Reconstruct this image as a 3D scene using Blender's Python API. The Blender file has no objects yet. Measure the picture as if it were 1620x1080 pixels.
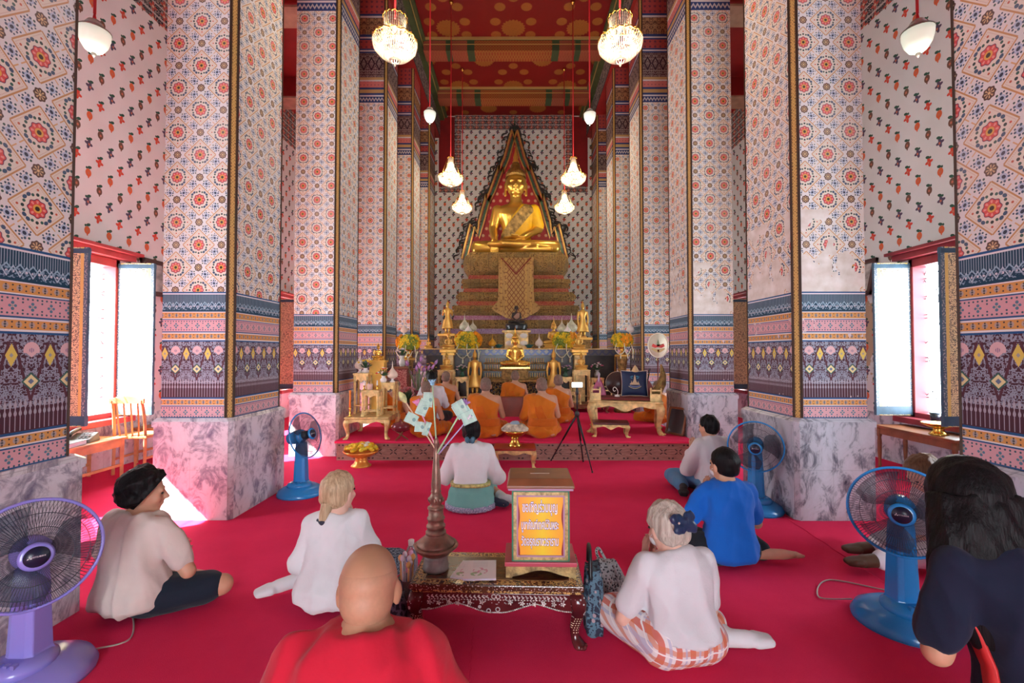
import bpy, bmesh, math, random
import numpy as np
from mathutils import Vector, Matrix, Euler, noise as mnoise
R = math.radians
PI = math.pi
random.seed(7)
SC = bpy.context.scene
COL = SC.collection
H = 1.45
F = 720.0
# ------------------------------------------------------------------ camera
PITCH = math.atan(16/720.0)
YAW = math.atan(2/720.0)
cam_d = bpy.data.cameras.new('camera'); cam = bpy.data.objects.new('camera', cam_d); COL.objects.link(cam)
cam_d.lens = 16.0; cam_d.sensor_width = 36.0; cam_d.clip_start = 0.05; cam_d.clip_end = 200
cam.location = (0, 0, H); cam.rotation_euler = (R(90)+PITCH, 0, YAW)
SC.camera = cam
_CR = Euler((R(90)+PITCH, 0, YAW)).to_matrix()
def ray(px, py):
    return _CR @ Vector(((px-810)/F, (540-py)/F, -1))
def at(px, py, Y):
    d = ray(px, py); k = Y/d.y
    return Vector((d.x*k, Y, H+d.z*k))
def on_floor(px, py, z=0.0):
    d = ray(px, py); k = (z-H)/d.z
    return Vector((d.x*k, d.y*k, z))
def at_x(px, py, X):
    d = ray(px, py); k = X/d.x
    return Vector((X, d.y*k, H+d.z*k))
# ------------------------------------------------------------------ objects
def tag(o, label=None, cat=None, group=None, kind=None):
    if label: o['label'] = label
    if cat: o['category'] = cat
    if group: o['group'] = group
    if kind: o['kind'] = kind
    return o
def thing(name, label, cat, loc=(0,0,0), rz=0.0, group=None, rot=None, s=1.0):
    o = bpy.data.objects.new(name, None); COL.objects.link(o)
    o.empty_display_size = 0.05
    o.location = loc; o.rotation_euler = rot if rot else (0,0,rz); o.scale = (s,s,s)
    return tag(o, label, cat, group)
def kids(o): return [c for c in bpy.data.objects if c.parent == o]
def dup(root, loc, rz=None, label=None, group=None, s=None, mats=None):
    def cp(o, par):
        c = o.copy(); COL.objects.link(c)
        if par is not None: c.parent = par
        for ch in list(o.children): cp(ch, c)
        return c
    r = cp(root, None); r.location = loc
    if rz is not None: r.rotation_euler = (0,0,rz)
    if s is not None: r.scale = (s,s,s)
    if label: r['label'] = label
    if group: r['group'] = group
    return r
def T(x=0,y=0,z=0): return Matrix.Translation((x,y,z))
def RX(a): return Matrix.Rotation(a,4,'X')
def RY(a): return Matrix.Rotation(a,4,'Y')
def RZ(a): return Matrix.Rotation(a,4,'Z')
def SCL(x,y,z): return Matrix.Diagonal((x,y,z,1))
def align(a, b):
    d = Vector(b)-Vector(a)
    q = d.to_track_quat('Z','Y')
    return Matrix.Translation(a) @ q.to_matrix().to_4x4(), d.length
class MB:
    def __init__(s): s.v=[]; s.f=[]; s.sm=[]; s.mi=[]; s.uv=[]; s.cm=0
    def add(s, vs, fs, M=None, smooth=False, mi=None, uvs=None):
        n=len(s.v)
        if M is not None: vs=[M@Vector(v) for v in vs]
        s.v.extend([tuple(v) for v in vs])
        for k,f in enumerate(fs):
            s.f.append([i+n for i in f]); s.sm.append(smooth); s.mi.append(s.cm if mi is None else mi)
            s.uv.append(uvs[k] if uvs else None)
        return s
    def quad(s, pts, uvs=None, mi=None):
        return s.add(pts,[list(range(len(pts)))],None,False,mi,[uvs] if uvs else None)
    def box(s, c, d, M=None, mi=None):
        x,y,z=c; a,b,h=d[0]/2,d[1]/2,d[2]/2
        vs=[(x+i*a,y+j*b,z+k*h) for k in(-1,1) for j in(-1,1) for i in(-1,1)]
        return s.add(vs,[(0,2,3,1),(4,5,7,6),(0,1,5,4),(2,6,7,3),(0,4,6,2),(1,3,7,5)],M,False,mi)
    def bar(s, a, b, w, h):
        M,L=align(a,b); return s.box((0,0,L/2),(w,h,L),M)
    def lathe(s, prof, seg=24, M=None, sx=1, sy=1, smooth=True, cap=True, lobes=0, amp=0, mi=None):
        vs=[];fs=[]
        for r,z in prof:
            for i in range(seg):
                a=2*PI*i/seg; rr=r*(1+amp*math.cos(lobes*a)) if lobes else r
                vs.append((rr*math.cos(a)*sx, rr*math.sin(a)*sy, z))
        for k in range(len(prof)-1):
            for i in range(seg):
                j=(i+1)%seg; fs.append((k*seg+i,k*seg+j,(k+1)*seg+j,(k+1)*seg+i))
        if cap:
            fs.append(list(range(seg))[::-1]); fs.append([(len(prof)-1)*seg+i for i in range(seg)])
        return s.add(vs,fs,M,smooth,mi)
    def loft(s, rings, cap=True, smooth=True, M=None, closed=True):
        seg=len(rings[0]); vs=[p for r in rings for p in r]; fs=[]
        for k in range(len(rings)-1):
            for i in range(seg if closed else seg-1):
                j=(i+1)%seg; fs.append((k*seg+i,k*seg+j,(k+1)*seg+j,(k+1)*seg+i))
        if cap and closed:
            fs.append(list(range(seg))[::-1]); fs.append([(len(rings)-1)*seg+i for i in range(seg)])
        return s.add(vs,fs,M,smooth)
    def tube(s, pts, r, seg=8, smooth=True, flat=1.0, closed=False):
        pts=[Vector(p) for p in pts]; n=len(pts)
        rs=r if isinstance(r,(list,tuple)) else [r]*n
        rings=[]; up=Vector((0,0,1)); prev=None
        for i,p in enumerate(pts):
            if closed: t=pts[(i+1)%n]-pts[i-1]
            else: t=pts[min(i+1,n-1)]-pts[max(i-1,0)]
            if t.length<1e-9: t=Vector((0,0,1))
            t.normalize()
            if prev is None:
                a=t.cross(up if abs(t.z)<.95 else Vector((1,0,0))).normalized()
            else:
                a=(prev-t*prev.dot(t)); a=a.normalized() if a.length>1e-6 else t.orthogonal().normalized()
            prev=a; b=t.cross(a)
            rings.append([p+(a*math.cos(2*PI*k/seg)+b*math.sin(2*PI*k/seg)*flat)*rs[i] for k in range(seg)])
        if closed: rings.append(rings[0]); return s.loft(rings,False,smooth)
        return s.loft(rings,True,smooth)
    def cyl(s, a, b, r, r2=None, seg=16, smooth=True):
        return s.tube([a,b],[r,r if r2 is None else r2],seg,smooth)
    def ell(s, c, r, M=None, seg=16, rings=10, smooth=True):
        vs=[];fs=[]
        if not isinstance(r,(tuple,list)): r=(r,r,r)
        for k in range(1,rings):
            p=PI*k/rings
            for i in range(seg):
                a=2*PI*i/seg; vs.append((c[0]+r[0]*math.sin(p)*math.cos(a),c[1]+r[1]*math.sin(p)*math.sin(a),c[2]+r[2]*math.cos(p)))
        t=len(vs); vs.append((c[0],c[1],c[2]+r[2])); b=len(vs); vs.append((c[0],c[1],c[2]-r[2]))
        for k in range(rings-2):
            for i in range(seg):
                j=(i+1)%seg; fs.append((k*seg+i,(k+1)*seg+i,(k+1)*seg+j,k*seg+j))
        for i in range(seg):
            j=(i+1)%seg; fs.append((t,i,j)); fs.append((b,(rings-2)*seg+j,(rings-2)*seg+i))
        return s.add(vs,fs,M,smooth)
    def prism(s, poly, d, M=None, smooth=False, back=0.0):
        # polygon in XZ, extruded along +Y from back to back+d
        n=len(poly); vs=[(x,back,z) for x,z in poly]+[(x,back+d,z) for x,z in poly]
        area=sum(poly[i][0]*poly[(i+1)%n][1]-poly[(i+1)%n][0]*poly[i][1] for i in range(n))
        fs=[list(range(n)), [n+i for i in range(n)][::-1]]
        for i in range(n):
            j=(i+1)%n; fs.append((i,n+i,n+j,j))
        if area<0: fs=[list(f)[::-1] for f in fs]
        return s.add(vs,fs,M,smooth)
    def build(s, name, mat=None, parent=None, loc=None, bevel=0, subsurf=0, rot=None):
        me=bpy.data.meshes.new(name); me.from_pydata(s.v,[],s.f); 
        me.polygons.foreach_set('use_smooth',s.sm)
        ms=mat if isinstance(mat,(list,tuple)) else [mat]
        for m in ms:
            if m: me.materials.append(m)
        if len(ms)>1: me.polygons.foreach_set('material_index',s.mi)
        if any(u is not None for u in s.uv):
            l=me.uv_layers.new(name='UVMap'); k=0
            for u,f in zip(s.uv,s.f):
                for q in range(len(f)):
                    l.data[k].uv = u[q] if u else (0,0); k+=1
        me.update()
        o=bpy.data.objects.new(name,me); COL.objects.link(o)
        if parent is not None: o.parent=parent
        if loc is not None: o.location=loc
        if rot is not None: o.rotation_euler=rot
        if bevel:
            b=o.modifiers.new('bevel','BEVEL'); b.width=bevel; b.segments=2; b.limit_method='ANGLE'; b.angle_limit=R(40)
        if subsurf:
            b=o.modifiers.new('sub','SUBSURF'); b.levels=subsurf; b.render_levels=subsurf
        return o
# ------------------------------------------------------------------ node expressions
class S:
    g=None
    def __init__(s,sock): s.s=sock
    @staticmethod
    def wrap(x): return x.s if isinstance(x,S) else x
    @staticmethod
    def m(op,*a,clamp=False):
        n=S.g.nodes.new('ShaderNodeMath'); n.operation=op; n.use_clamp=clamp
        for i,x in enumerate(a):
            x=S.wrap(x)
            if isinstance(x,(int,float)): n.inputs[i].default_value=x
            else: S.g.links.new(x,n.inputs[i])
        return S(n.outputs[0])
    def __add__(a,b): return S.m('ADD',a,b)
    __radd__=__add__
    def __sub__(a,b): return S.m('SUBTRACT',a,b)
    def __rsub__(a,b): return S.m('SUBTRACT',b,a)
    def __mul__(a,b): return S.m('MULTIPLY',a,b)
    __rmul__=__mul__
    def __truediv__(a,b): return S.m('DIVIDE',a,b)
    def __lt__(a,b): return S.m('LESS_THAN',a,b)
    def __gt__(a,b): return S.m('GREATER_THAN',a,b)
    def abs(a): return S.m('ABSOLUTE',a)
    def floor(a): return S.m('FLOOR',a)
    def fract(a): return S.m('FRACT',a)
    def mod(a,b): return S.m('FLOORED_MODULO',a,b)
    def min(a,b): return S.m('MINIMUM',a,b)
    def max(a,b): return S.m('MAXIMUM',a,b)
    def cos(a): return S.m('COSINE',a)
    def sin(a): return S.m('SINE',a)
    def sqrt(a): return S.m('SQRT',a)
    def tri(a): return S.m('PINGPONG',a,0.5)      # 0..0.5..0 , period 1
    def cell(a): return S.m('FRACT',a+0.5)-0.5     # -.5...5 about integers
def hyp(x,y): return (x*x+y*y).sqrt()
def atan2(y,x): return S.m('ARCTAN2',y,x)
def band(x,lo,hi): return (x>lo)*(x<hi)
def mixc(a,b,f):
    n=S.g.nodes.new('ShaderNodeMix'); n.data_type='RGBA'
    for i,x in ((0,f),(6,a),(7,b)):
        x=S.wrap(x)
        if isinstance(x,(tuple,list)): n.inputs[i].default_value=(*x[:3],1)
        elif isinstance(x,(int,float)): n.inputs[i].default_value=x
        else: S.g.links.new(x,n.inputs[i])
    return S(n.outputs[2])
def texco(kind='UV', scale=None):
    t=S.g.nodes.new('ShaderNodeTexCoord'); return t.outputs[kind]
def sepxyz(sock):
    n=S.g.nodes.new('ShaderNodeSeparateXYZ'); S.g.links.new(sock,n.inputs[0]); return S(n.outputs[0]),S(n.outputs[1]),S(n.outputs[2])
def comb(x,y,z=0.0):
    n=S.g.nodes.new('ShaderNodeCombineXYZ')
    for i,a in enumerate((x,y,z)):
        a=S.wrap(a)
        if isinstance(a,(int,float)): n.inputs[i].default_value=a
        else: S.g.links.new(a,n.inputs[i])
    return n.outputs[0]
def noise(vec,scale,detail=2,rough=.5,dist=0.0):
    n=S.g.nodes.new('ShaderNodeTexNoise'); n.inputs['Scale'].default_value=scale; n.inputs['Detail'].default_value=detail
    n.inputs['Roughness'].default_value=rough; n.inputs['Distortion'].default_value=dist
    S.g.links.new(S.wrap(vec),n.inputs['Vector']); return S(n.outputs['Fac'])
def voro(vec,scale,feature='F1',rnd=1.0):
    n=S.g.nodes.new('ShaderNodeTexVoronoi'); n.feature=feature; n.inputs['Scale'].default_value=scale; n.inputs['Randomness'].default_value=rnd
    S.g.links.new(S.wrap(vec),n.inputs['Vector']); return S(n.outputs['Distance'])
def ramp(f,stops):
    n=S.g.nodes.new('ShaderNodeValToRGB'); e=n.color_ramp.elements
    while len(e)>1: e.remove(e[0])
    e[0].position=stops[0][0]; e[0].color=(*stops[0][1],1)
    for p,c in stops[1:]:
        x=e.new(p); x.color=(*c,1)
    S.g.links.new(S.wrap(f),n.inputs[0]); return S(n.outputs[0])
def mapping(sock,scale=(1,1,1),loc=(0,0,0),rot=(0,0,0)):
    n=S.g.nodes.new('ShaderNodeMapping'); n.inputs['Scale'].default_value=scale; n.inputs['Location'].default_value=loc; n.inputs['Rotation'].default_value=rot
    S.g.links.new(S.wrap(sock),n.inputs[0]); return n.outputs[0]
def newmat(name):
    m=bpy.data.materials.new(name); m.use_nodes=True; S.g=m.node_tree
    b=m.node_tree.nodes['Principled BSDF']; return m,b
def setp(b,col=None,rough=.5,metal=0.0,spec=.5,bump=None,bstr=.3,bdist=.01,emit=None,estr=0,trans=0,sheen=0,alpha=None):
    def put(k,v):
        v=S.wrap(v)
        if isinstance(v,(tuple,list)): b.inputs[k].default_value=(*v[:3],1)
        elif isinstance(v,(int,float)): b.inputs[k].default_value=v
        else: S.g.links.new(v,b.inputs[k])
    if col is not None: put('Base Color',col)
    put('Roughness',rough); put('Metallic',metal); put('Specular IOR Level',spec)
    if trans: put('Transmission Weight',trans)
    if sheen: put('Sheen Weight',sheen)
    if alpha is not None: put('Alpha',alpha)
    if emit is not None: put('Emission Color',emit); put('Emission Strength',estr)
    if bump is not None:
        n=S.g.nodes.new('ShaderNodeBump'); n.inputs['Strength'].default_value=bstr; n.inputs['Distance'].default_value=bdist
        S.g.links.new(S.wrap(bump),n.inputs['Height']); S.g.links.new(n.outputs[0],b.inputs['Normal'])
_pm={}
def pmat(name,col,rough=.5,metal=0.0,nscale=0,namt=.15,bump=0,bscale=60,bdist=.004,spec=.5,sheen=0,trans=0,emit=None,estr=0,alpha=None,coords='Object'):
    if name in _pm: return _pm[name]
    m,b=newmat(name); c=col; co=None
    if nscale or bump: co=texco(coords)
    if nscale:
        f=noise(co,nscale,3); dk=tuple(x*(1-namt*1.6) for x in col); lt=tuple(min(1,x*(1+namt)) for x in col)
        c=ramp(f,[(.3,dk),(.7,lt)])
    bp=noise(co,bscale,3) if bump else None
    setp(b,c,rough,metal,spec,bp,bump,bdist,emit,estr,trans,sheen,alpha)
    _pm[name]=m; return m
def srgb(r,g,b):
    f=lambda c:(c/255/12.92) if c/255<=.04045 else ((c/255+.055)/1.055)**2.4
    return (f(r),f(g),f(b))
SKY=13.0; SUN=48.0; EXPO=0.75; LAMP=20
# ------------------------------------------------------------------ surface patterns
def lattice_color(u,v,P=.40):
    """painted diaper of red rosettes in diamonds; u,v metres"""
    s=(u+v)/P; t=(u-v)/P
    a=s.cell().abs(); b=t.cell().abs()
    A=a.max(b); B=a.min(b)
    inner=A<.345
    col=mixc((.73,.73,.72),(.75,.70,.60),inner)
    # tan double lines and dotted crossing
    col=mixc(col,(.54,.29,.11),((A-.35).abs()<.014)*(B<.345))
    col=mixc(col,(.55,.40,.30),((A-.305).abs()<.007)*((B/.03).cell().abs()<.22)*(B<.30))
    col=mixc(col,(.66,.42,.2),(B<.012)*(A>.36)*(A<.47))
    # vine in the bands
    c=(A-.5).abs()
    d1=hyp(B-.2,c*1.2); 
    d2=hyp(B-.27,c-.055); d3=hyp(B-.13,c-.05); d4=hyp(B-.315,c); d5=hyp(B-.075,c)
    inb=A>.37
    col=mixc(col,(.45,.55,.68),(d1<.075)*inb)
    col=mixc(col,(.03,.045,.08),((d1-.0)<.038)*inb)
    col=mixc(col,(.05,.10,.16),((d2<.024).max(d3<.022))*inb)
    col=mixc(col,(.04,.10,.07),((d4<.022).max(d5<.02))*inb)
    # brown rosette on the crossings
    e=(A-.5); g=(B-.5); rr=hyp(e,g); ph=(atan2(g,e)*8.0).cos()
    col=mixc(col,(.10,.055,.04),rr<(ph*.008+.118))
    col=mixc(col,(.60,.42,.22),(rr<.09)*(rr>.035)*(ph>.1))
    col=mixc(col,(.70,.52,.25),rr<.026)
    d6=hyp(B-.17,c-.088); d7=hyp(B-.245,c-.10); d8=hyp(B-.10,c-.10)
    col=mixc(col,(.05,.09,.13),((d6<.019).max(d7<.017).max(d8<.017))*inb)
    # ring of leaves about the red rosette
    q1=hyp(A-.182,B-.182); q2=hyp(A-.27,(B-.045)*.8); q3=hyp(A-.225,B-.105); q4=hyp(A-.245,B-.245); q5=hyp(A-.20,B-.0)
    col=mixc(col,(.03,.06,.05),q1<.030)
    col=mixc(col,(.05,.10,.17),q2<.034)
    col=mixc(col,(.04,.12,.09),q3<.028)
    col=mixc(col,(.55,.12,.06),q4<.022)
    # red rosette
    r=hyp(A,B); th=(atan2(B,A)*8.0).cos()
    col=mixc(col,(.16,.05,.10),r<(th*.012+.172))
    col=mixc(col,(.68,.085,.075),r<(th*.014+.155))
    col=mixc(col,(.80,.32,.28),(r<.145)*(r>.095)*(th>.35))
    col=mixc(col,(.72,.40,.08),r<.078)
    col=mixc(col,(.05,.035,.02),r<.042)
    return col
def patch_mask(u,v,zlo,zhi,thr,sc=2.6):
    n=noise(comb(u,v*.7,3.1),sc,4,.6)
    return (n>thr)*band(v,zlo,zhi)
def make_lattice(name,patch=None,ou=0.0):
    m,b=newmat(name); u,v,_=sepxyz(texco('UV'))
    col=lattice_color(u+ou,v+.01)
    fade=noise(comb(u,v,1.7),1.3,3)
    col=mixc(col,(.72,.70,.66),(fade-.35).max(0.0)*.5)
    if patch:
        pm=patch_mask(u,v,*patch)
        pl=noise(comb(u,v,9.0),9,3); col=mixc(col,ramp(pl,[(.3,(.60,.55,.48)),(.7,(.80,.78,.75))]),pm)
    setp(b,col,.75,spec=.25); return m
# heights (m) of the painted dado: bottom .873 ... top 1.973
def band_color(u,z):
    W=(.74,.74,.76); BL=(.02,.10,.25)
    # purple field
    n=noise(comb((u/.188).tri()*.188,z,0.0),46,2,.6)
    fil=((n-.5).abs()<.055)
    low=z<1.18
    base=mixc((.075,.028,.042),(.30,.33,.42),fil*(z>1.17))
    base=mixc(base,(.30,.33,.42),(voro(comb((u/.188).tri()*.188,z,0.0),60)<.30)*band(z,1.2,1.53))
    st=(u/.0235).cell().abs()
    wob=((z*150.0).sin()*.10+.2)
    base=mixc(base,(.42,.40,.46),(st<wob)*band(z,1.13,1.21))
    base=mixc(base,(.36,.33,.40),(st<.09)*band(z,1.055,1.16))
    # V shaped ribs between motifs
    cu=(u/.188).cell(); ca=cu.abs()
    vv=(ca*.188-(z-1.20)*.28).abs()
    base=mixc(base,(.10,.035,.05),(vv<.007)*band(z,1.2,1.5))
    # pink fans (centre 0) and yellow drops (centre .5)
    x=ca*.188; fz=z-1.455
    fan=(hyp(x,fz*.9+.0)<.040)*(fz>-.012)
    fan=fan.max(((x-.0)<(.040+fz*1.15))*band(fz,-.036,.0))
    base=mixc(base,(.72,.48,.50),fan)
    base=mixc(base,(.30,.22,.32),(hyp(x,fz-.002)<.012)*(((x*700).cos())>-.2))
    xy=(.5-ca)*.188; yz=z-1.432
    yb=((xy*1.25+(yz*.62).abs())<.036)
    base=mixc(base,(.72,.58,.13),yb)
    base=mixc(base,(.35,.36,.35),(xy*1.25+yz.abs())<.012)
    dz=z-1.298
    base=mixc(base,(.05,.14,.12),(x*1.0+dz.abs())<.047)
    base=mixc(base,(.75,.68,.36),(x*1.0+dz.abs())<.036)
    base=mixc(base,(.15,.20,.30),((x+dz.abs())<.015))
    # sea-blue lotus frieze 1.80-1.952
    lz=z-1.80
    fr=mixc((.012,.055,.10),(.28,.38,.46),((u/.013).cell().abs()<.16)*(z>1.875))
    zz=((u/.062).tri()*.10+1.825)
    fr=mixc(fr,(.45,.56,.66),((z-zz).abs()<.006))
    fr=mixc(fr,(.30,.46,.58),((z-(1.885-(u/.062).tri()*.07)).abs()<.0055))
    fr=mixc(fr,(.62,.62,.68),hyp((u/.031).cell()*.031,z-1.848)<.0065)
    fr=mixc(fr,(.22,.34,.45),(noise(comb(u,z,2.0),70,1)>.56)*band(z,1.815,1.87))
    # ochre strips
    cx=(u/.062).cell()*.062
    def ochre(zc):
        o=mixc((.66,.33,.10),(.44,.36,.32),hyp(cx,z-zc)<.015)
        o=mixc(o,(.08,.10,.12),hyp(cx,z-zc)<.006)
        return mixc(o,(.07,.06,.06),hyp(((u/.031).cell()*.031),((z-zc).abs()-.0125))<.0045)
    def pink(zc):
        px=(u/.094).cell(); pa=px.abs()*.094; pz=(z-zc).abs()
        p=mixc((.66,.37,.41),(.10,.22,.30),(hyp(pa-.013,pz)<.007).max(hyp(pa,pz-.015)<.008))
        p=mixc(p,(.35,.40,.30),hyp(pa,pz)<.005)
        return mixc(p,(.06,.12,.16),(hyp(((u/.0235).cell()*.0235),pz-.037)<.0052).max(hyp(pa-.047,pz-.02)<.005))
    col=base
    col=mixc(col,pink(.921),z<.971)
    col=mixc(col,ochre(1.008),band(z,.986,1.03))
    col=mixc(col,ochre(1.585),band(z,1.561,1.608))
    col=mixc(col,pink(1.678),band(z,1.627,1.728))
    col=mixc(col,ochre(1.768),band(z,1.742,1.793))
    col=mixc(col,fr,z>1.80)
    for lo,hi,c in ((.86,.879,BL),(.971,.979,BL),(.979,.986,W),(1.03,1.037,W),(1.037,1.05,BL),(1.538,1.55,BL),(1.55,1.561,W),(1.608,1.618,W),(1.618,1.627,BL),(1.728,1.735,BL),(1.735,1.742,W),(1.793,1.80,W),(1.952,1.962,W),(1.962,1.98,BL)):
        col=mixc(col,c,band(z,lo,hi))
    return col
def make_bands(name,patch=None):
    m,b=newmat(name); u,v,_=sepxyz(texco('UV'))
    col=band_color(u,v)
    if patch:
        col=mixc(col,(.66,.55,.55),patch_mask(u,v,*patch))
    setp(b,col,.7,spec=.25); return m
def make_capital(name):
    m,b=newmat(name); u,z,_=sepxyz(texco('UV'))
    W=(.60,.58,.58); BL=(.025,.05,.16)
    n=noise(comb((u/.15).tri()*.15,z,0.0),30,2)
    fil=(n-.5).abs()<.06
    purple=mixc((.07,.025,.03),(.26,.20,.18),fil)
    dg=((u/.15).cell().abs()*.15+((z-7.07).abs()*.5))
    purple=mixc(purple,(.03,.01,.02),(dg-.06).abs()<.012)
    brown=mixc((.40,.22,.10),(.10,.04,.03),((n-.46).abs()<.05))
    red=mixc((.42,.07,.06),(.16,.04,.06),(hyp((u/.1).cell()*.1,(z/.1).cell()*.1)<.022).max(fil*(n<.47)))
    pink=mixc((.55,.17,.15),(.30,.10,.12),hyp((u/.07).cell()*.07,(z/.07).cell()*.07)<.014)
    lot=mixc(BL,(.50,.46,.46),((z-6.34)-((u/.06).tri()*.10)).abs()<.018)
    col=lot
    for lo,hi,c in ((6.42,6.45,W),(6.45,6.49,BL),(6.49,6.56,(.46,.30,.12)),(6.56,6.60,BL),(6.60,6.72,pink),(6.72,6.75,W),(6.75,6.80,(.46,.30,.12)),(6.80,7.28,purple),(7.28,7.31,BL),(7.31,7.34,W),(7.34,7.37,BL),(7.37,7.54,red),(7.54,7.57,BL),(7.57,7.60,W),(7.60,7.65,BL),(7.65,7.98,brown),(7.98,8.02,W),(8.02,8.06,BL),(8.06,8.60,red)):
        col=mixc(col,c,band(z,lo,hi))
    setp(b,col,.7,spec=.25); return m
def make_strip(name):
    m,b=newmat(name); u,v,_=sepxyz(texco('UV'))
    x=(u-.0); k=(v/.03).tri()
    d=((x.abs()-k*.022)).abs()
    f=noise(comb(u,v,0.0),160,2)
    col=mixc((.045,.022,.012),(.55,.34,.10),(x.abs()<.020)*((d<.006).max(f>.50)))
    setp(b,col,.5,metal=.0,spec=.4,bump=f,bstr=.3); return m
def make_marble(name,base,vein,sc=3.0,seed=0.0):
    m,b=newmat(name); co=texco('UV'); u,v,_=sepxyz(co)
    vec=comb(u+seed,v*.62+seed,seed)
    w=noise(vec,sc*1.3,5,.62,1.6); w2=noise(vec,sc*3.6,5,.7,2.2)
    f=(w*.55+w2*.45)
    col=ramp(f,[(.34,vein),(.44,tuple(.45*x+.55*y for x,y in zip(base,vein))),(.50,base),(.64,tuple(min(1,x*1.12) for x in base)),(.72,tuple(.6*x+.4*y for x,y in zip(base,vein)))])
    j=((v/.43).cell().abs()<.004).max(((u+.02)/.43).cell().abs()<.004)
    col=mixc(col,tuple(x*.55 for x in base),j*.6)
    setp(b,col,.22,spec=.5); return m
def make_wall(name,base,stain=0,ksc=1.5):
    m,b=newmat(name); u,v,_=sepxyz(texco('UV'))
    W=.145; i=(u/W).floor(); par=i.mod(2.0)
    du=((u/W).fract()-.5)*W
    vs=v/.34+par*.5; k=vs.floor(); dv=(vs.fract()-.5)*.34
    redm=(k+par).mod(2.0)<.5
    ev=par*.02
    fl=noise(comb(u,v,0.0),2.0,3)
    col=mixc(base,tuple(x*.88 for x in base),(fl-.4).max(0.0)*2.0)
    if stain:
        sm=(noise(comb(u,v,5.0),1.3,5,.65)>.56)*band(v,.9,2.2)
        col=mixc(col,(.42,.32,.22),sm)
    x=du/ksc; y=dv/ksc
    ang=atan2(y+.008,x); r=hyp(x*1.15,y+.008)
    lob=((ang*4.0+.8).cos()*.010+.030)
    fruit=hyp(x*1.25-.004,y+.010)
    fruitc=mixc((.62,.10,.045),(.10,.07,.10),par)
    flowc=mixc((.10,.075,.14),(.62,.07,.04),par)
    # red / dark alternate: odd columns fruit dark vs flower red
    isr=redm
    cflow=mixc((.09,.07,.12),(.60,.07,.045),isr)
    cfruit=mixc((.16,.085,.06),(.62,.13,.05),isr)
    flower=(r<lob)
    frm=(fruit<.031).max(hyp(x*2.2-.01,y+.04)<.014)
    sel=(par-isr).abs()<.5
    col=mixc(col,mixc(cfruit,cflow,sel),mixc(frm,flower,sel) if False else (frm*(1.0-sel)).max(flower*sel))
    col=mixc(col,(.50,.16,.10),(hyp(x*1.2-.006,y+.012)<.010))
    leaf=hyp((x-.012)*1.0-(y-.034)*.5,(y-.034)*1.3)<.017
    leaf=leaf.max(hyp((x+.012)*1.2,(y-.026))<.010)
    col=mixc(col,(.035,.10,.07),leaf)
    setp(b,col,.8,spec=.2); return m
def make_ceiling(name):
    m,b=newmat(name); u,v,_=sepxyz(texco('UV'))
    def ros(cx,cy,r,px,py):
        a=((u-cx)/px).cell()*px; c=((v-cy)/py).cell()*py
        rr=hyp(a,c); th=(atan2(c,a)*20.0).cos()
        return rr<(th*r*.06+r*.95), rr
    col=(.17,.004,.004); g=(.30,.115,.018)
    f=None
    for cx,cy,r,px,py in ((0,0,.29,1.56,2.39),(.78,1.195,.27,1.56,2.39),(.42,.22,.13,1.56,2.39),(-.42,.22,.13,1.56,2.39),(.30,.68,.13,1.56,2.39),(-.30,.68,.13,1.56,2.39),(.0,.95,.13,1.56,2.39),(.42,2.17,.13,1.56,2.39),(-.42,2.17,.13,1.56,2.39),(.3,1.71,.13,1.56,2.39),(-.3,1.71,.13,1.56,2.39),(0,1.44,.13,1.56,2.39)):
        q,rr=ros(cx,cy,r,px,py); f=q if f is None else f.max(q)
    n=noise(comb(u,v,0.0),70,2)
    col=mixc(col,mixc(g,(.20,.06,.012),n>.55),f)
    setp(b,col,.6,spec=.3); return m
def make_border(name,dark=True):
    m,b=newmat(name); u,v,_=sepxyz(texco('UV'))
    x=(u/.2).cell()*.2; y=(v/.16).cell()*.16
    r=hyp(x,y); th=(atan2(y,x)*4.0).cos()
    n=noise(comb(u,v,0.0),28,2)
    bg=(.022,.02,.03)
    col=mixc(bg,(.42,.38,.36),((n-.5).abs()<.035))
    col=mixc(col,(.45,.09,.07),r<(th*.02+.05))
    col=mixc(col,(.6,.5,.35),r<.018)
    col=mixc(col,(.5,.46,.45),((y.abs()-.075).abs()<.006))
    setp(b,col,.7,spec=.2); return m
def make_beamface(name):
    m,b=newmat(name); u,v,_=sepxyz(texco('UV'))
    n=noise(comb(u,v,0.0),9,3,.6,1.2)
    col=mixc((.30,.26,.24),(.03,.025,.03),((n-.5).abs()<.045))
    col=mixc(col,(.05,.05,.06),(v-8.5).abs()<.03)
    setp(b,col,.7,spec=.2); return m
def make_orange_beam(name):
    m,b=newmat(name); u,v,_=sepxyz(texco('UV'))
    n=((u/.07).cell().abs()+(v/.07).cell().abs())
    col=mixc((.26,.05,.015),(.30,.14,.03),(n-.45).abs()<.12)
    g=(u.abs()-1.05).abs()<.09
    g=g.max((u.abs()-1.6).abs()<.07)
    col=mixc(col,(.04,.07,.03),g)
    col=mixc(col,(.25,.06,.04),(u.abs()>1.15)*(1.0-g)*.7)
    col=mixc(col,(.55,.36,.10),(v-.16).abs()<.010)
    col=mixc(col,(.04,.09,.035),v>.255)
    setp(b,col,.6,spec=.3); return m
def make_carpet(name,c1,c2):
    m,b=newmat(name); co=texco('Object')
    f=noise(co,2.2,4,.6); g=noise(co,260,2)
    col=ramp(f*.7+g*.3,[(.3,c2),(.7,c1)])
    setp(b,col,.95,spec=.04,bump=g,bstr=.5,bdist=.006,sheen=0); return m
M={}
M['lat']=make_lattice('painted_lattice')
M['lat_worn']=make_lattice('painted_lattice_worn',(1.95,2.70,.50))
M['bands']=make_bands('painted_bands')
M['bands_worn']=make_bands('painted_bands_worn',(1.0,1.75,.63,5.0))
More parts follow.
